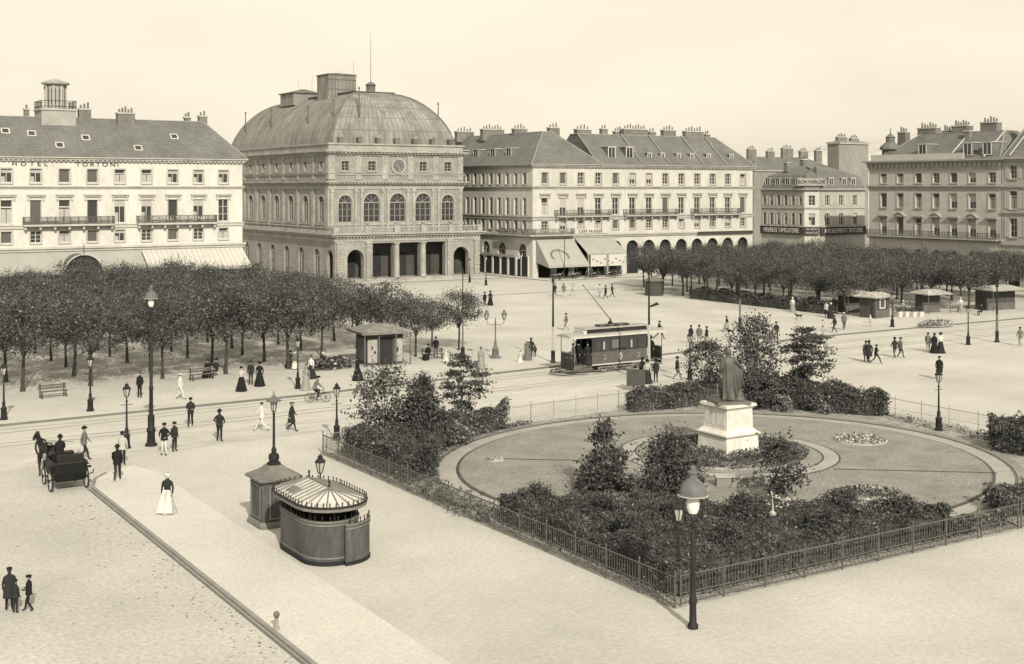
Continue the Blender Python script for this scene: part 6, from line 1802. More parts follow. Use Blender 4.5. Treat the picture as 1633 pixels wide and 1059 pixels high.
def seg_dist(p, a, b):
    d = b - a; t = max(0, min(1, (p - a).dot(d) / max(d.dot(d), 1e-9)))
    return (p - a - d * t).length

def V(*a): return Vector(a)
BONES = [('pelvis', 'belly', 'top'), ('belly', 'chest', 'top'), ('chest', 'neck', 'top'), ('neck', 'jaw', 'head'), ('jaw', 'skull', 'head'), ('skull', 'crown', 'head'), ('jaw', 'nose', 'head')]
for s_ in 'lr':
    BONES += [('pelvis', 'hip' + s_, 'leg'), ('hip' + s_, 'knee' + s_, 'leg'), ('knee' + s_, 'ankle' + s_, 'leg'), ('ankle' + s_, 'toe' + s_, 'shoe'),
              ('chest', 'shoulder' + s_, 'top'), ('shoulder' + s_, 'elbow' + s_, 'top'), ('elbow' + s_, 'wrist' + s_, 'top'), ('wrist' + s_, 'palm' + s_, 'head')]
def figure(kind):
    """joint positions of a 1.75 m figure that faces +y, its right hand at +x"""
    J = {}
    lean = {'walk': .03, 'stride': .07, 'cycle': .38, 'push': .2}.get(kind, 0)
    hz = {'sit': .50, 'cycle': .98}.get(kind, .93)
    dz = hz - .93
    def up(z, y=0.0): return y + lean * (z - .93), z + dz
    def put(n, x, y, z, r): J[n] = ((x, y, z), r)
    for n, z, r in (('pelvis', .95, (.155, .115)), ('belly', 1.14, (.145, .11)), ('chest', 1.34, (.165, .12)), ('neck', 1.49, (.058, .058))):
        y, zz = up(z); put(n, 0, y, zz, r)
    y, zz = up(1.57); put('jaw', 0, y + .02, zz, (.066, .075)); y, zz = up(1.655); put('skull', 0, y, zz, (.082, .098)); y, zz = up(1.725); put('crown', 0, y - .01, zz, (.06, .07))
    y, zz = up(1.615); put('nose', 0, y + .115, zz, (.016, .016))
    legs = {
        'stand': (((.10, .02, .50), (.11, -.02, .085)), ((-.10, .03, .50), (-.12, .0, .085))),
        'walk': (((.09, .17, .50), (.09, .27, .09)), ((-.09, .05, .49), (-.09, -.30, .15))),
        'stride': (((.09, .30, .52), (.09, .46, .09)), ((-.09, -.08, .48), (-.09, -.52, .18))),
        'arms': (((.10, .02, .50), (.13, -.02, .085)), ((-.10, .03, .50), (-.13, .0, .085))),
        'carry': (((.09, .12, .50), (.09, .20, .09)), ((-.09, .04, .49), (-.09, -.22, .12))),
        'sit': (((.11, .46, .50), (.11, .44, .085)), ((-.11, .44, .49), (-.13, .52, .085))),
        'cycle': (((.09, .36, .88), (.09, .28, .48)), ((-.09, .30, .62), (-.09, .16, .20))),
        'push': (((.09, .17, .50), (.09, .27, .09)), ((-.09, .0, .49), (-.09, -.34, .15))),
    }[kind]
    arms = {
        'stand': (((.25, -.02, 1.14), (.25, .05, .90)), ((-.25, -.02, 1.14), (-.25, .05, .90))),
        'walk': (((.25, -.12, 1.15), (.24, -.10, .92)), ((-.25, .10, 1.15), (-.22, .25, .97))),
        'stride': (((.26, -.18, 1.18), (.25, -.05, 1.05)), ((-.26, .16, 1.18), (-.16, .38, 1.16))),
        'arms': (((.33, -.04, 1.16), (.20, .14, 1.02)), ((-.33, -.04, 1.16), (-.20, .14, 1.02))),
        'carry': (((.25, .04, 1.14), (.16, .26, 1.10)), ((-.25, .04, 1.14), (-.16, .26, 1.10))),
        'sit': (((.24, .06, 1.14), (.15, .26, 1.02)), ((-.24, .06, 1.14), (-.15, .26, 1.02))),
        'cycle': (((.24, .26, 1.17), (.22, .48, 1.06)), ((-.24, .26, 1.17), (-.22, .48, 1.06))),
        'push': (((.24, .14, 1.17), (.20, .40, 1.06)), ((-.24, .14, 1.17), (-.20, .40, 1.06))),
    }[kind]
    for s_, sg, lg, ar in (('r', 1, legs[0], arms[0]), ('l', -1, legs[1], arms[1])):
        put('hip' + s_, sg * .095, 0, hz - .06, .10)
        put('knee' + s_, *lg[0], .066); put('ankle' + s_, *lg[1], .045)
        put('toe' + s_, lg[1][0] + sg * .02, lg[1][1] + .15, max(.035, lg[1][2] - .05), (.04, .032))
        y, zz = up(1.40); put('shoulder' + s_, sg * .185, y, zz, .068)
        e, w = V(*ar[0]), V(*ar[1]); e.y += lean * .2; e.z += dz; w.z += dz
        if kind == 'cycle': e.y += .0
        put('elbow' + s_, *e, .050); put('wrist' + s_, *w, .036)
        d = (w - e).normalized(); p = w + d * .07; put('palm' + s_, *p, (.042, .024))
    return J
BODY = {}
def body_mesh(kind):
    if kind in BODY: return BODY[kind]
    J = figure(kind); me = skin_mesh('body', J, BONES, 'pelvis')
    bm = bmesh.new(); bm.from_mesh(me)
    segs = [(V(*J[a][0]), V(*J[b][0]), {'head': 0, 'top': 1, 'leg': 2, 'shoe': 3}[t], max(J[a][1]) if isinstance(J[a][1], tuple) else J[a][1]) for a, b, t in BONES]
    for f in bm.faces:
        c = f.calc_center_median()
        f.material_index = min(segs, key=lambda s_: seg_dist(c, s_[0], s_[1]) - s_[3] * .6)[2]; f.smooth = True
    # five fingers to a hand, bent and unequal
    def tube(pts, r0, mi):
        prev = None
        for k, p in enumerate(pts):
            d = (pts[min(k + 1, len(pts) - 1)] - pts[max(k - 1, 0)]).normalized(); a = d.orthogonal().normalized(); b = d.cross(a)
            r = r0 * (1 - .22 * k / (len(pts) - 1)); vs_ = [bm.verts.new(p + r * (cos(2 * pi * q / 5) * a + sin(2 * pi * q / 5) * b)) for q in range(5)]
            if prev:
                for q in range(5):
                    f = bm.faces.new((prev[q], prev[(q + 1) % 5], vs_[(q + 1) % 5], vs_[q])); f.material_index = mi; f.smooth = True
            prev = vs_
        f = bm.faces.new(prev); f.material_index = mi
    for s_, sg in (('r', 1), ('l', -1)):
        w, p = V(*J['wrist' + s_][0]), V(*J['palm' + s_][0]); d = (p - w).normalized()
        fw = V(0, 1, 0) - d * d.y
        if fw.length < .2: fw = V(-sg, 0, 0) - d * (-sg * d.x)
        fw.normalize(); inn = d.cross(fw) * 1.0
        if inn.x * sg > 0: inn = -inn
        for k, l_ in enumerate((.070, .080, .074, .056)):
            o = p + d * .02 + fw * (.030 - .020 * k)
            tube([o - d * .02, o + d * l_ * .42 + inn * .006, o + d * l_ * .75 + inn * .022, o + d * l_ * .88 + inn * .040], .0095 - .0006 * k, 0)
        o = p - d * .035 + fw * .030
        tube([o, o + fw * .026 + d * .016 + inn * .01, o + fw * .032 + d * .046 + inn * .02, o + fw * .026 + d * .064 + inn * .028], .0105, 0)
    # eyes, ears
    h = V(*J['skull'][0])
    for sg in (-1, 1):
        e = h + V(sg * .032, .088, -.022)
        m = bmesh.ops.create_icosphere(bm, subdivisions=1, radius=.011, matrix=Matrix.Translation(e))
        for v in m['verts']:
            for f in v.link_faces: f.material_index = 3
        m = bmesh.ops.create_icosphere(bm, subdivisions=1, radius=.028, matrix=Matrix.Translation(h + V(sg * .088, -.005, -.03)) @ Matrix.Diagonal((.4, .8, 1.2, 1)))
        for v in m['verts']:
            for f in v.link_faces: f.material_index = 0
    e = V(*J['jaw'][0]) + V(0, .078, -.012)
    m = bmesh.ops.create_icosphere(bm, subdivisions=1, radius=.02, matrix=Matrix.Translation(e) @ Matrix.Diagonal((1, .4, .3, 1)))
    for v in m['verts']:
        for f in v.link_faces: f.material_index = 2
    me.clear_geometry(); me.materials.clear()
    for q in ('skin', 'dark', 'grey', 'leather'): me.materials.append(M[q])
    bm.to_mesh(me); bm.free()
    BODY[kind] = (me, J)
    return BODY[kind]

def oval(cx, cy, z, rx, ry, n=16, amp=0.0, fr=8, ph=0.0):
    return [(cx + rx * (1 + amp * cos(fr * 2 * pi * k / n + ph)) * cos(2 * pi * k / n), cy + ry * (1 + amp * cos(fr * 2 * pi * k / n + ph)) * sin(2 * pi * k / n), z) for k in range(n)]
CL = {}
def garment(kind, pose_, m, h=0.0):
    key = (kind, pose_, m)
    if key in CL: return CL[key]
    J = body_mesh(pose_)[1]; mb = MB()
    lean = {'walk': .03, 'stride': .07, 'cycle': .38, 'push': .2}.get(pose_, 0); dz = J['pelvis'][0][2] - .95
    def r(z, rx, ry, y=0.0, amp=0.0, n=16, fr=8): return oval(0, y + lean * (z - .93), z + dz, rx, ry, n, amp, fr)
    if kind == 'jacket':
        mb.rings([r(1.475, .075, .07), r(1.455, .16, .10), r(1.40, .21, .128), r(1.28, .205, .15), r(1.10, .178, .138), r(.96, .19, .148), r(.84 if pose_ not in ('sit', 'cycle') else .9, .215, .17)], m, cap1=False)
    elif kind == 'coat':
        mb.rings([r(1.475, .075, .07), r(1.455, .16, .10), r(1.40, .215, .13), r(1.28, .21, .155), r(1.08, .19, .15), r(.9, .22, .18), r(.66, .25, .23), r(.55, .255, .25)], m, cap1=False)
    elif kind == 'bodice':
        mb.rings([r(1.475, .07, .065), r(1.45, .15, .10), r(1.39, .19, .125), r(1.28, .185, .155, .015), r(1.12, .14, .115), r(1.03, .135, .115)], m, cap1=False)
    elif kind == 'skirt':
        z0 = .02
        mb.rings([r(1.05, .135, .115, n=32), r(.98, .175, .16, n=32), r(.86, .215, .21, -.01, .02, 32), r(.55, .275, .29, -.02, .05, 32), r(.22, .345, .38, -.04, .07, 32), r(z0, .40, .46, -.06, .08, 32)], m, cap1=True)
    elif kind == 'apron':
        mb.rings([[(-.16, .13, 1.04), (.16, .13, 1.04), (.16, .10, 1.04), (-.16, .10, 1.04)], [(-.26, .26, .6), (.26, .26, .6), (.26, .2, .6), (-.26, .2, .6)], [(-.36, .40, .08), (.36, .40, .08), (.36, .33, .08), (-.36, .33, .08)]], m)
    elif kind == 'lap':
        mb.rings([r(1.05, .14, .12, n=24), r(.95, .2, .2, .05, n=24), [(x * 1.15, y + .22, z) for x, y, z in r(.93, .2, .34, n=24)], [(x * 1.2, y + .36, z) for x, y, z in r(.5, .24, .28, n=24)]], m)
    elif kind == 'shawl':
        mb.rings([r(1.49, .08, .08), r(1.44, .19, .13), r(1.34, .245, .17), r(1.15, .255, .17), r(1.0, .2, .15)], m, cap1=False)
    CL[key] = mb.mesh(kind, True)
    return CL[key]
def headgear(kind, pose_, m):
    key = (kind, pose_, m)
    if key in CL: return CL[key]
    J = body_mesh(pose_)[1]; c = V(*J['skull'][0]); mb = MB(); cc = (c.x, c.y - .005); z = c.z
    if kind == 'bowler': mb.lathe([(.098, z + .035), (.150, z + .045), (.158, z + .062), (.104, z + .052), (.104, z + .10), (.088, z + .15), (.04, z + .172)], m, 14, cc, 1, 1.15)
    elif kind == 'boater': mb.lathe([(.10, z + .04), (.17, z + .045), (.17, z + .058), (.104, z + .06), (.10, z + .135), (.02, z + .138)], m, 14, cc, 1, 1.12)
    elif kind == 'cap': mb.lathe([(.096, z + .02), (.104, z + .05), (.125, z + .08), (.11, z + .115), (.03, z + .125)], m, 12, (cc[0], cc[1] + .01), 1, 1.15); mb.rings([[(-.07, c.y + .08, z + .03), (.07, c.y + .08, z + .03), (.07, c.y + .08, z + .045), (-.07, c.y + .08, z + .045)], [(-.05, c.y + .17, z + .015), (.05, c.y + .17, z + .015), (.05, c.y + .17, z + .025), (-.05, c.y + .17, z + .025)]], m)
    elif kind == 'bonnet': mb.lathe([(.10, z - .05), (.112, z + .02), (.108, z + .09), (.07, z + .125), (.02, z + .135)], m, 12, (cc[0], cc[1] - .025), 1, 1.05)
    elif kind == 'wide': mb.lathe([(.09, z + .05), (.22, z + .055), (.225, z + .07), (.12, z + .08), (.11, z + .15), (.14, z + .17), (.03, z + .19)], m, 14, cc)
    elif kind == 'hair': mb.lathe([(.075, z - .04), (.099, z - .01), (.097, z + .06), (.065, z + .10), (.02, z + .11)], m, 12, (cc[0], cc[1] - .02), .95, 1.02)
    elif kind == 'bun':
        mb.lathe([(.08, z - .04), (.106, z), (.102, z + .07), (.07, z + .115), (.02, z + .125)], m, 12, (cc[0], cc[1] - .02), .95, 1.05); mb.lathe([(.01, z + .06), (.055, z + .085), (.05, z + .14), (.01, z + .165)], m, 8, (cc[0], cc[1] - .06))
    CL[key] = mb.mesh('hat' if kind not in ('hair', 'bun') else 'hair', True)
    return CL[key]

def person(x, y, label, pose_='stand', face=0, top='dark', leg='dark', hat=None, hatm='black', wear=('jacket',), h=1.72, z=0.0, hair='hairm', skirt=None, apron=None, group=None, shoe='leather'):
    """face: 0 away from the window, 90 to its left, -90 to its right, 180 towards it"""
    me, J = body_mesh(pose_)
    T = thing('person', label, 'person', (x, y, z), -YAW + radians(face), group)
    s_ = h / 1.755; T.scale = (s_, s_, s_)
    b = link('body', me, T)
    for i, m in enumerate(('skin', top, leg, shoe)):
        b.material_slots[i].link = 'OBJECT'; b.material_slots[i].material = M[m]
    for w in wear: link(w, garment(w, pose_, top), T)
    if skirt: link('skirt', garment('skirt' if pose_ not in ('sit',) else 'lap', pose_, skirt), T)
    if apron: link('apron', garment('apron', pose_, apron), T)
    link('hair', headgear('bun' if skirt else 'hair', pose_, hair), T)
    if hat: link('hat', headgear(hat, pose_, hatm), T)
    return T
def folk(u, v, label, *a, zz=0.0, **k):
    p = G(u, v, zz); return person(p.x, p.y, label, *a, z=zz, **k)
W_ = dict(wear=('bodice',))
# --- the foreground road
folk(267, 818, 'woman in white apron and dark bodice facing the window on the refuge', 'stand', 175, 'dark', 'pale', 'bonnet', 'white', wear=('bodice',), skirt='pale', apron='white', zz=.12)
folk(187, 767, 'man in dark suit and bowler walking away near the end of the refuge', 'walk', 8, 'black', 'dark', 'bowler', zz=.12)
folk(195, 742, 'man in pale jacket and black cap half hidden behind the walker in the bowler', 'stand', 0, 'pale', 'dark', 'cap', zz=.0)
folk(262, 726, 'man with dark jacket and white trousers standing beside the tall arc lamp', 'arms', 165, 'black', 'white', 'cap')
folk(278, 720, 'dark-clad youth in a cap at the elbow of the man in white trousers', 'stand', -120, 'dark', 'dark', 'cap', h=1.6)
folk(304, 680, 'man in dark clothes and cap holding a paper on the road below the grove', 'carry', 185, 'dark', 'black', 'cap')
folk(350, 704, 'man in bowler and dark suit striding with legs apart in mid road', 'arms', -15, 'dark', 'dark', 'bowler', h=1.78)
folk(418, 688, 'baker all in white taking a long stride across the road', 'stride', 80, 'white', 'white', None, hair='hairm')
folk(465, 688, 'man in long dark coat walking across the road right of the baker', 'walk', -88, 'dark', 'dark', 'cap', 'grey', wear=('coat',))
folk(134, 733, 'man in bowler and grey coat walking past behind the horse cab', 'walk', -80, 'grey', 'dark', 'bowler')
folk(15, 974, 'dark-coated figure at the lower left picture edge', 'stand', 20, 'dark', 'black', 'cap', wear=('coat',), h=1.45)
folk(24, 978, 'small boy in a cap standing between two others at the lower left', 'stand', -20, 'dark', 'dark', 'cap', h=1.12)
folk(46, 975, 'stooping boy in black reaching out beside the lower left group', 'carry', 100, 'black', 'black', 'cap', h=1.22)
p = G(441, 1004, .12)
T = thing('bollard', 'round-topped iron bollard at the near end of the refuge kerb', 'bollard', (p.x, p.y, .12))
T.scale = (.62, .62, .66)
mb = MB(); mb.lathe([(.17, 0), (.16, .12), (.11, .18), (.09, .55), (.12, .58)], 'kerb', 12); mb.build('post', T, smooth=True)
mb = MB(); mb.lathe([(.08, .58), (.15, .66), (.17, .74), (.14, .84), (.05, .90)], 'iron_grey', 12); mb.build('knob', T, smooth=True)
# --- the pavement before the grove
folk(223, 634, 'man in a black suit in the shade of the first grove trees', 'stand', 160, 'black', 'black', None, zz=.1)
folk(287, 637, 'man dressed in white with pale hat passing the park bench', 'walk', -70, 'white', 'white', 'boater', 'straw', zz=.1)
folk(385, 624, 'woman in black skirt and pale blouse at the left of three strollers', 'stand', 200, 'pale', 'black', 'bonnet', 'black', wear=('bodice',), skirt='black', zz=.1)
folk(400, 614, 'man in dark suit between two women in black skirts', 'stand', 170, 'dark', 'dark', 'cap', zz=.1)
folk(414, 616, 'woman in black with a broad dark hat at the right of three strollers', 'stand', 185, 'black', 'black', 'wide', 'black', wear=('bodice',), skirt='black', zz=.1)
folk(488, 622, 'woman in a long grey skirt seen from behind beside the kerb lamp', 'stand', -10, 'mid', 'mid', 'bonnet', 'mid', wear=('bodice',), skirt='mid', zz=.1)
folk(496, 604, 'woman in white blouse and dark skirt behind the kerb lamp', 'stand', 150, 'white', 'dark', None, wear=('bodice',), skirt='dark', zz=.1)
folk(570, 607, 'woman in long black dress walking left of the open branched tree', 'stand', 90, 'black', 'black', 'bonnet', 'black', wear=('bodice', 'shawl'), skirt='black', zz=.1)
folk(345, 600, 'person in dark clothes sitting on the bench end under the grove', 'sit', 150, 'dark', 'dark', 'bowler', zz=.1)
folk(331, 601, 'woman in dark dress sitting on the bench under the grove', 'sit', 165, 'black', 'black', 'bonnet', wear=('bodice',), skirt='black', zz=.1)
folk(463, 586, 'seated woman in dark shawl under the grove near the kerb lamp', 'sit', 160, 'dark', 'dark', 'bonnet', 'black', wear=('shawl',), skirt='dark', zz=.1)
folk(470, 588, 'seated woman with white apron under the grove near the kerb lamp', 'sit', 190, 'grey', 'white', 'bonnet', 'white', wear=('bodice',), skirt='white', zz=.1)
folk(515, 588, 'flower seller in dark dress seated among the potted flowers', 'sit', 180, 'dark', 'dark', 'bonnet', 'white', wear=('shawl',), skirt='dark', zz=.1)
folk(683, 574, 'woman in black seated on the bench right of the pavilion', 'sit', 150, 'black', 'black', 'bonnet', 'black', wear=('shawl',), skirt='black', zz=.1)
folk(695, 570, 'man in black standing behind the bench right of the pavilion', 'stand', 170, 'black', 'black', 'cap', zz=.1)
folk(711, 580, 'small girl in white frock near the right-hand end of the grove', 'stand', 120, 'white', 'white', 'bonnet', 'white', wear=('bodice',), skirt='white', zz=.1, h=1.1)
folk(767, 589, 'woman in plain grey dress standing alone near the double lamp', 'stand', 180, 'mid', 'mid', None, wear=('bodice', 'shawl'), skirt='mid', zz=.1)
folk(830, 578, 'small child in a white frock left of a strolling couple', 'stand', -60, 'white', 'white', None, wear=('bodice',), skirt='white', zz=.1, h=.95)
folk(841, 574, 'woman in dark dress and white hat walking with the children', 'stand', 20, 'grey', 'grey', 'bonnet', 'white', wear=('bodice',), skirt='grey', zz=.1)
folk(847, 572, 'man in dark suit walking beside the woman in the white hat', 'walk', 10, 'dark', 'dark', 'cap', zz=.1)
folk(853, 570, 'small boy in dark clothes right of the strolling couple', 'stand', 10, 'dark', 'dark', None, zz=.1, h=1.05)
folk(903, 527, 'man in grey crossing the open square beyond the tram', 'walk', 80, 'grey', 'mid', 'cap', zz=.1)
folk(1051, 541, 'man striding across the square beyond the rear of the tram', 'stride', -80, 'dark', 'dark', 'cap', zz=.1)
folk(1080, 606, 'man in dark jacket walking away from the rear of the tram', 'walk', -75, 'dark', 'grey', 'bowler')
for i, (u, v, lab, a) in enumerate(((1102, 549, 'man in dark jacket, leftmost of three chatting before the open square', -60), (1115, 549, 'stout man in grey, middle of three chatting before the open square', 170), (1127, 551, 'man in pale trousers, right of three chatting before the open square', 80))):
    folk(u, v, lab, ('arms', 'stand', 'arms')[i], a, ('dark', 'grey', 'dark')[i], ('dark', 'mid', 'pale')[i], 'cap' if i != 1 else 'bowler', zz=.1)
folk(1159, 529, 'woman bending over a dog on the open square left of the statue tree', 'carry', -90, 'dark', 'mid', None, wear=('bodice',), skirt='mid', zz=.1, h=1.55)
folk(1238, 543, 'man in dark suit alone on the square right of the statue tree', 'stand', 170, 'dark', 'dark', 'bowler', zz=.1)
folk(1331, 531, 'man in dark suit walking left before the market stalls', 'walk', 60, 'dark', 'dark', 'cap', zz=.1)
folk(1346, 526, 'man with pale jacket following before the market stalls', 'walk', 170, 'grey', 'dark', 'boater', 'straw', zz=.1)
folk(1318, 506, 'man in pale coat at the edge of the right grove', 'stand', 150, 'pale', 'dark', 'cap', zz=.1)
folk(1325, 508, 'woman in dark dress at the edge of the right grove', 'stand', 170, 'dark', 'dark', 'bonnet', 'white', wear=('bodice',), skirt='dark', zz=.1)
folk(1264, 498, 'woman in white blouse and grey skirt near the grove border', 'stand', 150, 'white', 'mid', 'bonnet', 'white', wear=('bodice',), skirt='mid', zz=.1)
folk(1388, 521, 'child in pale smock before the window kiosk', 'stand', 180, 'pale', 'pale', 'bonnet', 'white', zz=.1, h=1.2)
folk(1381, 577, 'man in long grey coat, left of three on the right of the square', 'stand', 10, 'grey', 'dark', 'cap', wear=('coat',))
folk(1386, 579, 'tall man in dark coat, middle of three on the right of the square', 'walk', 10, 'dark', 'dark', 'bowler', wear=('coat',), h=1.8)
folk(1397, 580, 'youth in black walking fast, right of three on the square', 'stride', -80, 'black', 'black', 'cap', h=1.55)
folk(1427, 571, 'man in dark suit, left one of a pair on the square', 'walk', 15, 'dark', 'grey', 'bowler')
folk(1436, 571, 'man in lighter grey jacket, right one of a pair on the square', 'walk', -60, 'grey', 'dark', 'cap')
folk(1480, 562, 'man in grey suit left of a woman in black, right of the square', 'walk', -20, 'grey', 'mid', 'cap')
folk(1490, 563, 'woman in black dress between man and white blouse at the right', 'stand', 10, 'black', 'black', 'bonnet', 'black', wear=('bodice', 'shawl'), skirt='black')
folk(1500, 563, 'woman in white blouse and dark skirt at the right of three strollers', 'stand', 5, 'white', 'dark', 'wide', 'black', wear=('bodice',), skirt='dark')
folk(1498, 605, 'man in black seen over the lamp inside the right garden railing', 'stand', 170, 'black', 'black', 'cap', wear=('coat',))
folk(1627, 552, 'man in grey walking near the right picture edge', 'walk', 20, 'grey', 'mid', 'cap')
folk(1440, 497, 'woman with pale shawl sitting by the white planter boxes', 'sit', 160, 'mid', 'mid', 'bonnet', 'white', wear=('shawl',), skirt='mid', zz=.1)
folk(1532, 498, 'woman in white cap and blouse at the pale-roofed stall', 'stand', 170, 'white', 'white', 'bonnet', 'white', wear=('bodice',), skirt='mid', zz=.1)
folk(1565, 503, 'man in dark clothes sitting before the long awning stall', 'sit', 120, 'dark', 'dark', 'cap', zz=.1)
for u, v, lab, a, t, l_, hat in ((885, 473, 'man in dark suit at the left of the group before the cafe awnings', 160, 'dark', 'dark', 'bowler'), (899, 473, 'man in grey and pale trousers in the group before the cafe awnings', 20, 'grey', 'pale', 'cap'), (914, 472, 'man in pale clothes in the group before the cafe awnings', 90, 'pale', 'pale', 'boater'),
                                 (956, 474, 'pale-clad man left of a pair before the cafe terrace', -150, 'pale', 'mid', 'cap'), (966, 477, 'man in black suit with spread legs before the cafe terrace', 100, 'black', 'black', 'bowler'), (976, 474, 'man in dark coat right of a pair before the cafe terrace', -90, 'dark', 'dark', 'cap')):
    folk(u, v, lab, 'walk', a, t, l_, hat, 'straw' if hat == 'boater' else 'black', zz=.1)
folk(773, 489, 'man in black, left of a pair standing before the theatre', 'stand', 40, 'black', 'black', 'bowler', zz=.1)
folk(782, 487, 'woman in black, right of a pair standing before the theatre', 'stand', -20, 'black', 'black', 'wide', wear=('bodice',), skirt='black', zz=.1)
r_ = random.Random(31)
for i in range(9):
    x = 110 + 1.5 * i + r_.uniform(-.3, .3); y = 158.9 + (i % 3) * .9
    t_ = r_.choice(['dark', 'grey', 'pale', 'black'])
    person(x, y, 'small figure sitting at the cafe terrace under the awnings', 'sit', r_.choice((60, 170, -90, 120)), t_, 'dark', r_.choice(['bowler', 'cap', 'boater']), z=.2, group='guests of the cafe terrace')
# --- tram people
TX, TY = 54.9, 79.0
person(TX + .25, TY - .55, 'tram driver in long coat at the front of the tram platform', 'carry', 70, 'grey', 'grey', 'cap', 'black', wear=('coat',), z=.70)
person(TX + .9, TY - .35, 'man in black standing on the front tram platform behind the driver', 'stand', 120, 'black', 'black', 'bowler', z=.70)
person(TX + 1.2, TY + .35, 'man in dark coat at the far side of the front tram platform', 'stand', 60, 'dark', 'dark', 'cap', z=.70)
person(TX + 1.5, TY - .70, 'woman with a white collar on the front tram platform by the door', 'stand', 175, 'dark', 'dark', 'bonnet', 'black', wear=('bodice',), skirt='dark', z=.70)
person(TX + 7.9, TY - .45, 'conductor in black on the rear tram platform', 'stand', 160, 'black', 'black', 'cap', z=.70)
person(TX + 8.4, TY + .25, 'passenger in dark bowler on the rear tram platform', 'stand', -60, 'dark', 'dark', 'bowler', z=.70)
p = G(1013, 622); T = person(p.x, p.y, 'man carrying a large dark board past the tram', 'carry', 165, 'dark', 'dark', 'cap', h=1.66)
q = Vector((p.x, p.y)) - Vector((FX, FY)) * .38
mb = MB(); mb.box(-.62, .62, -.03, .03, .0, 1.15, 'hut'); mb.box(-.66, -.62, -.04, .04, -.03, 1.18, 'wood'); mb.box(.62, .66, -.04, .04, -.03, 1.18, 'wood')
tag(mb.build('sign_board', loc=(q.x, q.y, .36), rot=-YAW + .1), 'large dark board carried upright by a man near the tram', 'board')
folk(1032, 612, 'woman in white blouse and dark skirt at the pale tram pole', 'stand', 170, 'pale', 'dark', 'wide', 'black', wear=('bodice',), skirt='dark')
folk(1046, 610, 'man in dark suit right of the pale tram pole', 'stand', 20, 'dark', 'dark', 'bowler')
folk(1024, 607, 'woman in dark shawl between the board carrier and the tram pole', 'stand', 40, 'dark', 'black', 'bonnet', 'black', wear=('shawl',), skirt='black')

# --- bicycle and rider
p = G(506, 642); rz_ = -YAW + radians(-80)
T = thing('bicycle', 'bicycle ridden along the road past the kerb lamp', 'bicycle', (p.x, p.y, .0), rz_)
wheel(T, 0, .56, .34, sp=14, th=None); wheel(T, 0, -.50, .34, sp=14, th=None)
mb = MB()
for a, b in (((0, -.50, .34), (0, 0, .30)), ((0, 0, .30), (0, -.17, .85)), ((0, -.50, .34), (0, -.15, .72)), ((0, -.15, .76), (0, .40, .80)), ((0, 0, .30), (0, .42, .70)), ((0, .40, .92), (0, .56, .34)), ((0, .40, .92), (0, .40, 1.0))): mb.tube([a, b], .018, 'iron', 5)
mb.build('frame', T)
mb = MB(); mb.tube([(-.24, .30, .98), (-.1, .42, 1.02), (.1, .42, 1.02), (.24, .30, .98)], .015, 'steel', 5); mb.build('handlebar', T)
mb = MB(); mb.rings([oval(0, -.18, .86, .05, .11), oval(0, -.20, .91, .08, .12)], 'leather'); mb.build('saddle', T)
mb = MB(); mb.tube([(.05, 0, .30), (.08, .05, .14)], .012, 'steel', 4); mb.tube([(-.05, 0, .30), (-.08, -.05, .46)], .012, 'steel', 4); mb.build('pedals', T)
o = Vector((sin(-rz_), cos(rz_))) * -.20
person(p.x + o.x, p.y + o.y, 'man in grey jacket riding a bicycle past the kerb lamp', 'cycle', -80, 'grey', 'dark', 'cap')

# --- cab people and horse
person(CART[0] - .1, CART[1] + 1.25, 'coachman in black coat and hat on the bench of the horse cab', 'sit', 35, 'black', 'black', 'bowler', wear=('coat',), z=1.08)
HJ = {'croup': ((0, -.62, 1.30), (.25, .27)), 'barrel': ((0, -.15, 1.22), (.29, .33)), 'withers': ((0, .42, 1.27), (.22, .33)), 'shoulder': ((0, .62, 1.32), (.18, .27)), 'neck': ((0, .88, 1.62), (.11, .19)), 'poll': ((0, 1.08, 1.90), (.085, .12)), 'face': ((0, 1.30, 1.74), (.075, .10)), 'muzzle': ((0, 1.47, 1.55), (.055, .065)),
      'tail0': ((0, -.90, 1.32), (.06, .06)), 'tail1': ((0, -1.02, 1.0), (.08, .08)), 'tail2': ((0, -1.02, .55), (.035, .035)),
      'earl': ((-.06, 1.04, 2.04), (.022, .018)), 'earr': ((.06, 1.04, 2.04), (.022, .018))}
HB = [('barrel', 'croup', 0), ('barrel', 'withers', 0), ('withers', 'shoulder', 0), ('shoulder', 'neck', 0), ('neck', 'poll', 0), ('poll', 'face', 0), ('face', 'muzzle', 0), ('croup', 'tail0', 0), ('tail0', 'tail1', 0), ('tail1', 'tail2', 0), ('poll', 'earl', 0), ('poll', 'earr', 0)]
for s_, sg in (('l', -1), ('r', 1)):
    k = .10 if sg > 0 else -.04
    HJ.update({'fa' + s_: ((sg * .15, .56, .92), (.10, .12)), 'fk' + s_: ((sg * .15, .60 + k, .52), (.055, .06)), 'fp' + s_: ((sg * .15, .56 + k, .14), (.038, .04)), 'fh' + s_: ((sg * .15, .60 + k, .03), (.055, .06)),
               'ha' + s_: ((sg * .16, -.62, .98), (.14, .18)), 'hs' + s_: ((sg * .16, -.50 + k, .80), (.10, .12)), 'hk' + s_: ((sg * .16, -.84 + k, .54), (.05, .065)), 'hp' + s_: ((sg * .16, -.80 + k, .14), (.038, .042)), 'hh' + s_: ((sg * .16, -.75 + k, .03), (.055, .06))})
    HB += [('withers', 'fa' + s_, 0), ('fa' + s_, 'fk' + s_, 0), ('fk' + s_, 'fp' + s_, 0), ('fp' + s_, 'fh' + s_, 0), ('croup', 'ha' + s_, 0), ('ha' + s_, 'hs' + s_, 0), ('hs' + s_, 'hk' + s_, 0), ('hk' + s_, 'hp' + s_, 0), ('hp' + s_, 'hh' + s_, 0)]
me = skin_mesh('body', HJ, HB, 'barrel'); me.materials.clear(); me.materials.append(M['horse'])
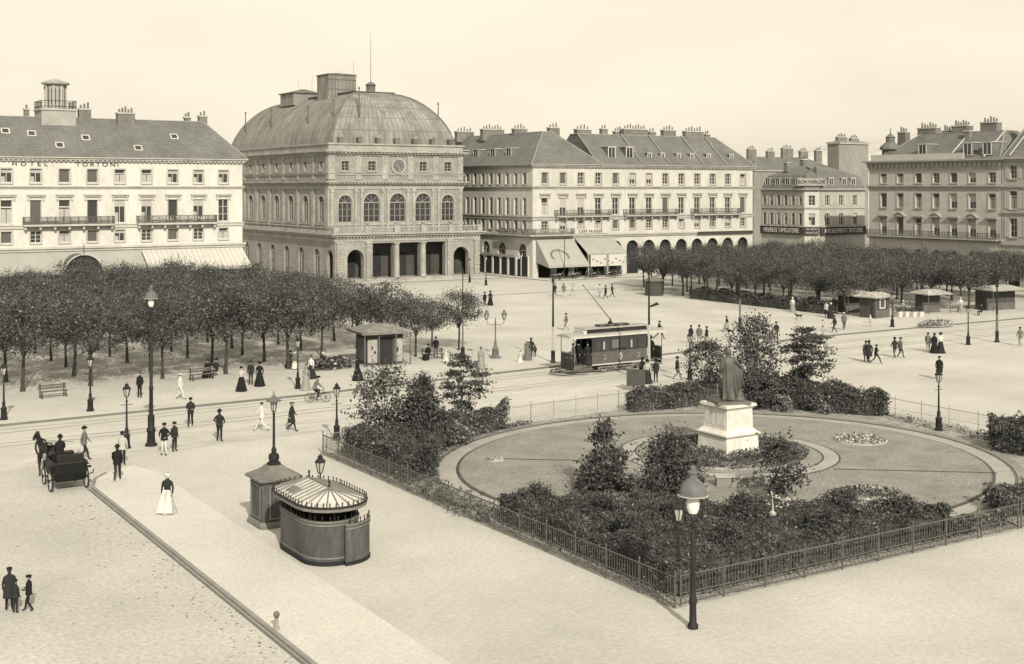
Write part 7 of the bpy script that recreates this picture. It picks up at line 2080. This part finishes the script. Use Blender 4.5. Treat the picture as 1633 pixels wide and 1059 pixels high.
T = thing('horse', 'dark horse in harness standing before the cab', 'horse', (CART[0] - .25, CART[1] + 3.1, .004), .26)
T.scale = (1.06, 1.06, 1.06)
link('body', me, T)
mb = MB()
for k in range(7):
    t = k / 6; mb.tube([(0, .55 + .52 * t, 1.62 + .36 * t), (-.10, .50 + .52 * t, 1.50 + .34 * t), (-.13, .50 + .5 * t, 1.34 + .36 * t)], [.05, .04, .01], 'black', 5)
mb.build('mane', T)
mb = MB(); n = 14
mb.tube([(.30 * cos(2 * pi * k / n), .62 + .12 * sin(2 * pi * k / n), 1.30 + .40 * sin(2 * pi * k / n)) for k in range(n + 1)], .05, 'leather', 6, cap=False)
mb.tube([(.37 * cos(2 * pi * k / n), .1, 1.22 + .38 * sin(2 * pi * k / n)) for k in range(n + 1)], .03, 'leather', 5, cap=False)
for s_ in (-1, 1):
    mb.tube([(s_ * .31, .6, 1.2), (s_ * .40, .0, 1.08), (s_ * .40, -1.4, 1.0)], .02, 'leather', 5); mb.tube([(s_ * .09, 1.12, 1.86), (s_ * .085, 1.34, 1.66)], .015, 'leather', 4)
    mb.tube([(s_ * .08, 1.40, 1.6), (s_ * .3, .4, 1.62), (s_ * .25, -1.9, 1.9)], .010, 'leather', 4)
mb.build('harness', T)

# --- dogs
DJ = {'hip': ((0, -.22, .40), (.08, .09)), 'rib': ((0, .05, .39), (.09, .11)), 'chest': ((0, .22, .41), (.08, .11)), 'neck': ((0, .32, .52), (.05, .06)), 'head': ((0, .40, .58), (.055, .06)), 'muz': ((0, .52, .54), (.03, .03)), 'tail': ((0, -.46, .52), (.015, .015)), 'earl': ((-.05, .37, .66), (.015, .015)), 'earr': ((.05, .37, .66), (.015, .015))}
DB = [('rib', 'hip', 0), ('rib', 'chest', 0), ('chest', 'neck', 0), ('neck', 'head', 0), ('head', 'muz', 0), ('hip', 'tail', 0), ('head', 'earl', 0), ('head', 'earr', 0)]
for s_, sg in (('l', -1), ('r', 1)):
    DJ.update({'fk' + s_: ((sg * .06, .22, .20), (.025, .025)), 'fp' + s_: ((sg * .06, .23, .02), (.024, .03)), 'hk' + s_: ((sg * .06, -.18, .25), (.04, .045)), 'hc' + s_: ((sg * .06, -.28, .14), (.02, .022)), 'hp' + s_: ((sg * .06, -.24, .02), (.022, .03))})
    DB += [('chest', 'fk' + s_, 0), ('fk' + s_, 'fp' + s_, 0), ('hip', 'hk' + s_, 0), ('hk' + s_, 'hc' + s_, 0), ('hc' + s_, 'hp' + s_, 0)]
dm = skin_mesh('dog', DJ, DB, 'rib'); dm.materials.clear(); dm.materials.append(M['black'])
x, y = at(1274, 509, .1); link('dog', dm, None, (x, y, .1), -YAW + radians(80), 'black dog trotting near the border of the right-hand grove', 'dog')
x, y = at(1165, 534, .1); link('dog', dm, None, (x, y, .1), -YAW + radians(60), 'dark dog beside the bending woman on the square', 'dog')

# --- bronze figure on the pedestal
SJ = figure('stand'); k_ = 1.53
SJ['elbowr'] = ((.42, .05, 1.20), .055); SJ['wristr'] = ((.60, .16, 1.02), .04); SJ['palmr'] = ((.66, .2, .96), (.045, .03))
sm = skin_mesh('figure', SJ, BONES, 'pelvis'); sm.materials.clear(); sm.materials.append(M['bronze'])
T = thing('statue', 'bronze cloaked figure standing on the white pedestal', 'statue', (ST[0], ST[1], .1 + 2.741), -YAW + radians(12))
mb = MB(); sq(mb, .95, .9, 0, .14, 'bronze'); mb.build('plinth', T)
o = link('figure', sm, T, (0, 0, .14)); o.scale = (k_, k_, k_)
mb = MB(); n = 28
def cl(z, rx, ry, cx=0, cy=-.02, amp=.06): return oval(cx, cy, z, rx, ry, n, amp, 7, z * 2)
mb.rings([cl(1.50, .09, .09, 0, 0, 0), cl(1.46, .20, .15, 0, 0, .02), cl(1.38, .235, .17, .0), cl(1.1, .205, .17, .0, -.02, .08), cl(.7, .195, .18, -.02, -.03, .14), cl(.3, .21, .22, -.03, -.04, .19), cl(.03, .23, .25, -.03, -.05, .20)], 'bronze')
# pleated cape hanging from the outstretched arm
nc, nr = 16, 8
def cape(i, j, off):
    t = i / nc; v = j / nr
    top = Vector((.02 + .60 * t, -.10 + .28 * t, 1.45 - .40 * t)); bot = Vector((.16 + .48 * t, -.16 + .30 * t, .10 + .42 * t))
    p = top.lerp(bot, v); p.y += .045 * sin(t * 19) * (.3 + v) + off
    return p
for off, sg in ((0, 1), (.05, -1)):
    for i in range(nc):
        for j in range(nr):
            q = [cape(i, j, off), cape(i + 1, j, off), cape(i + 1, j + 1, off), cape(i, j + 1, off)]
            mb.poly(q[::sg], 'bronze')
mb.rings([oval(-.19, -.02, 1.42, .09, .09, 12), oval(-.25, -.02, 1.15, .085, .10, 12), oval(-.24, .06, .92, .06, .06, 12)], 'bronze')
o = mb.build('cloak', T, smooth=True, loc=(0, 0, .14)); o.scale = (k_, k_, k_)
hm = MB(); hm.lathe([(.09, 1.60), (.112, 1.66), (.105, 1.73), (.06, 1.775), (.01, 1.78)], 'bronze', 12, (0, -.02)); o = hm.build('hair', T, smooth=True, loc=(0, 0, .14)); o.scale = (k_, k_, k_)
SJ2 = figure('sit')
sm2 = skin_mesh('seated_figure', SJ2, BONES, 'pelvis'); sm2.materials.clear(); sm2.materials.append(M['bronze'])
o = link('seated_figure', sm2, T, (-.62, -.05, .0), radians(70)); o.scale = (.78, .78, .78)
mb = MB(); mb.rings([oval(.66, .15, .14, .26, .22), oval(.70, .15, .4, .22, .16), oval(.66, .15, .62, .10, .08)], 'bronze'); mb.rings([oval(.62, -.1, .14, .3, .2), oval(.64, -.1, .3, .2, .14)], 'bronze'); mb.build('trophy', T)
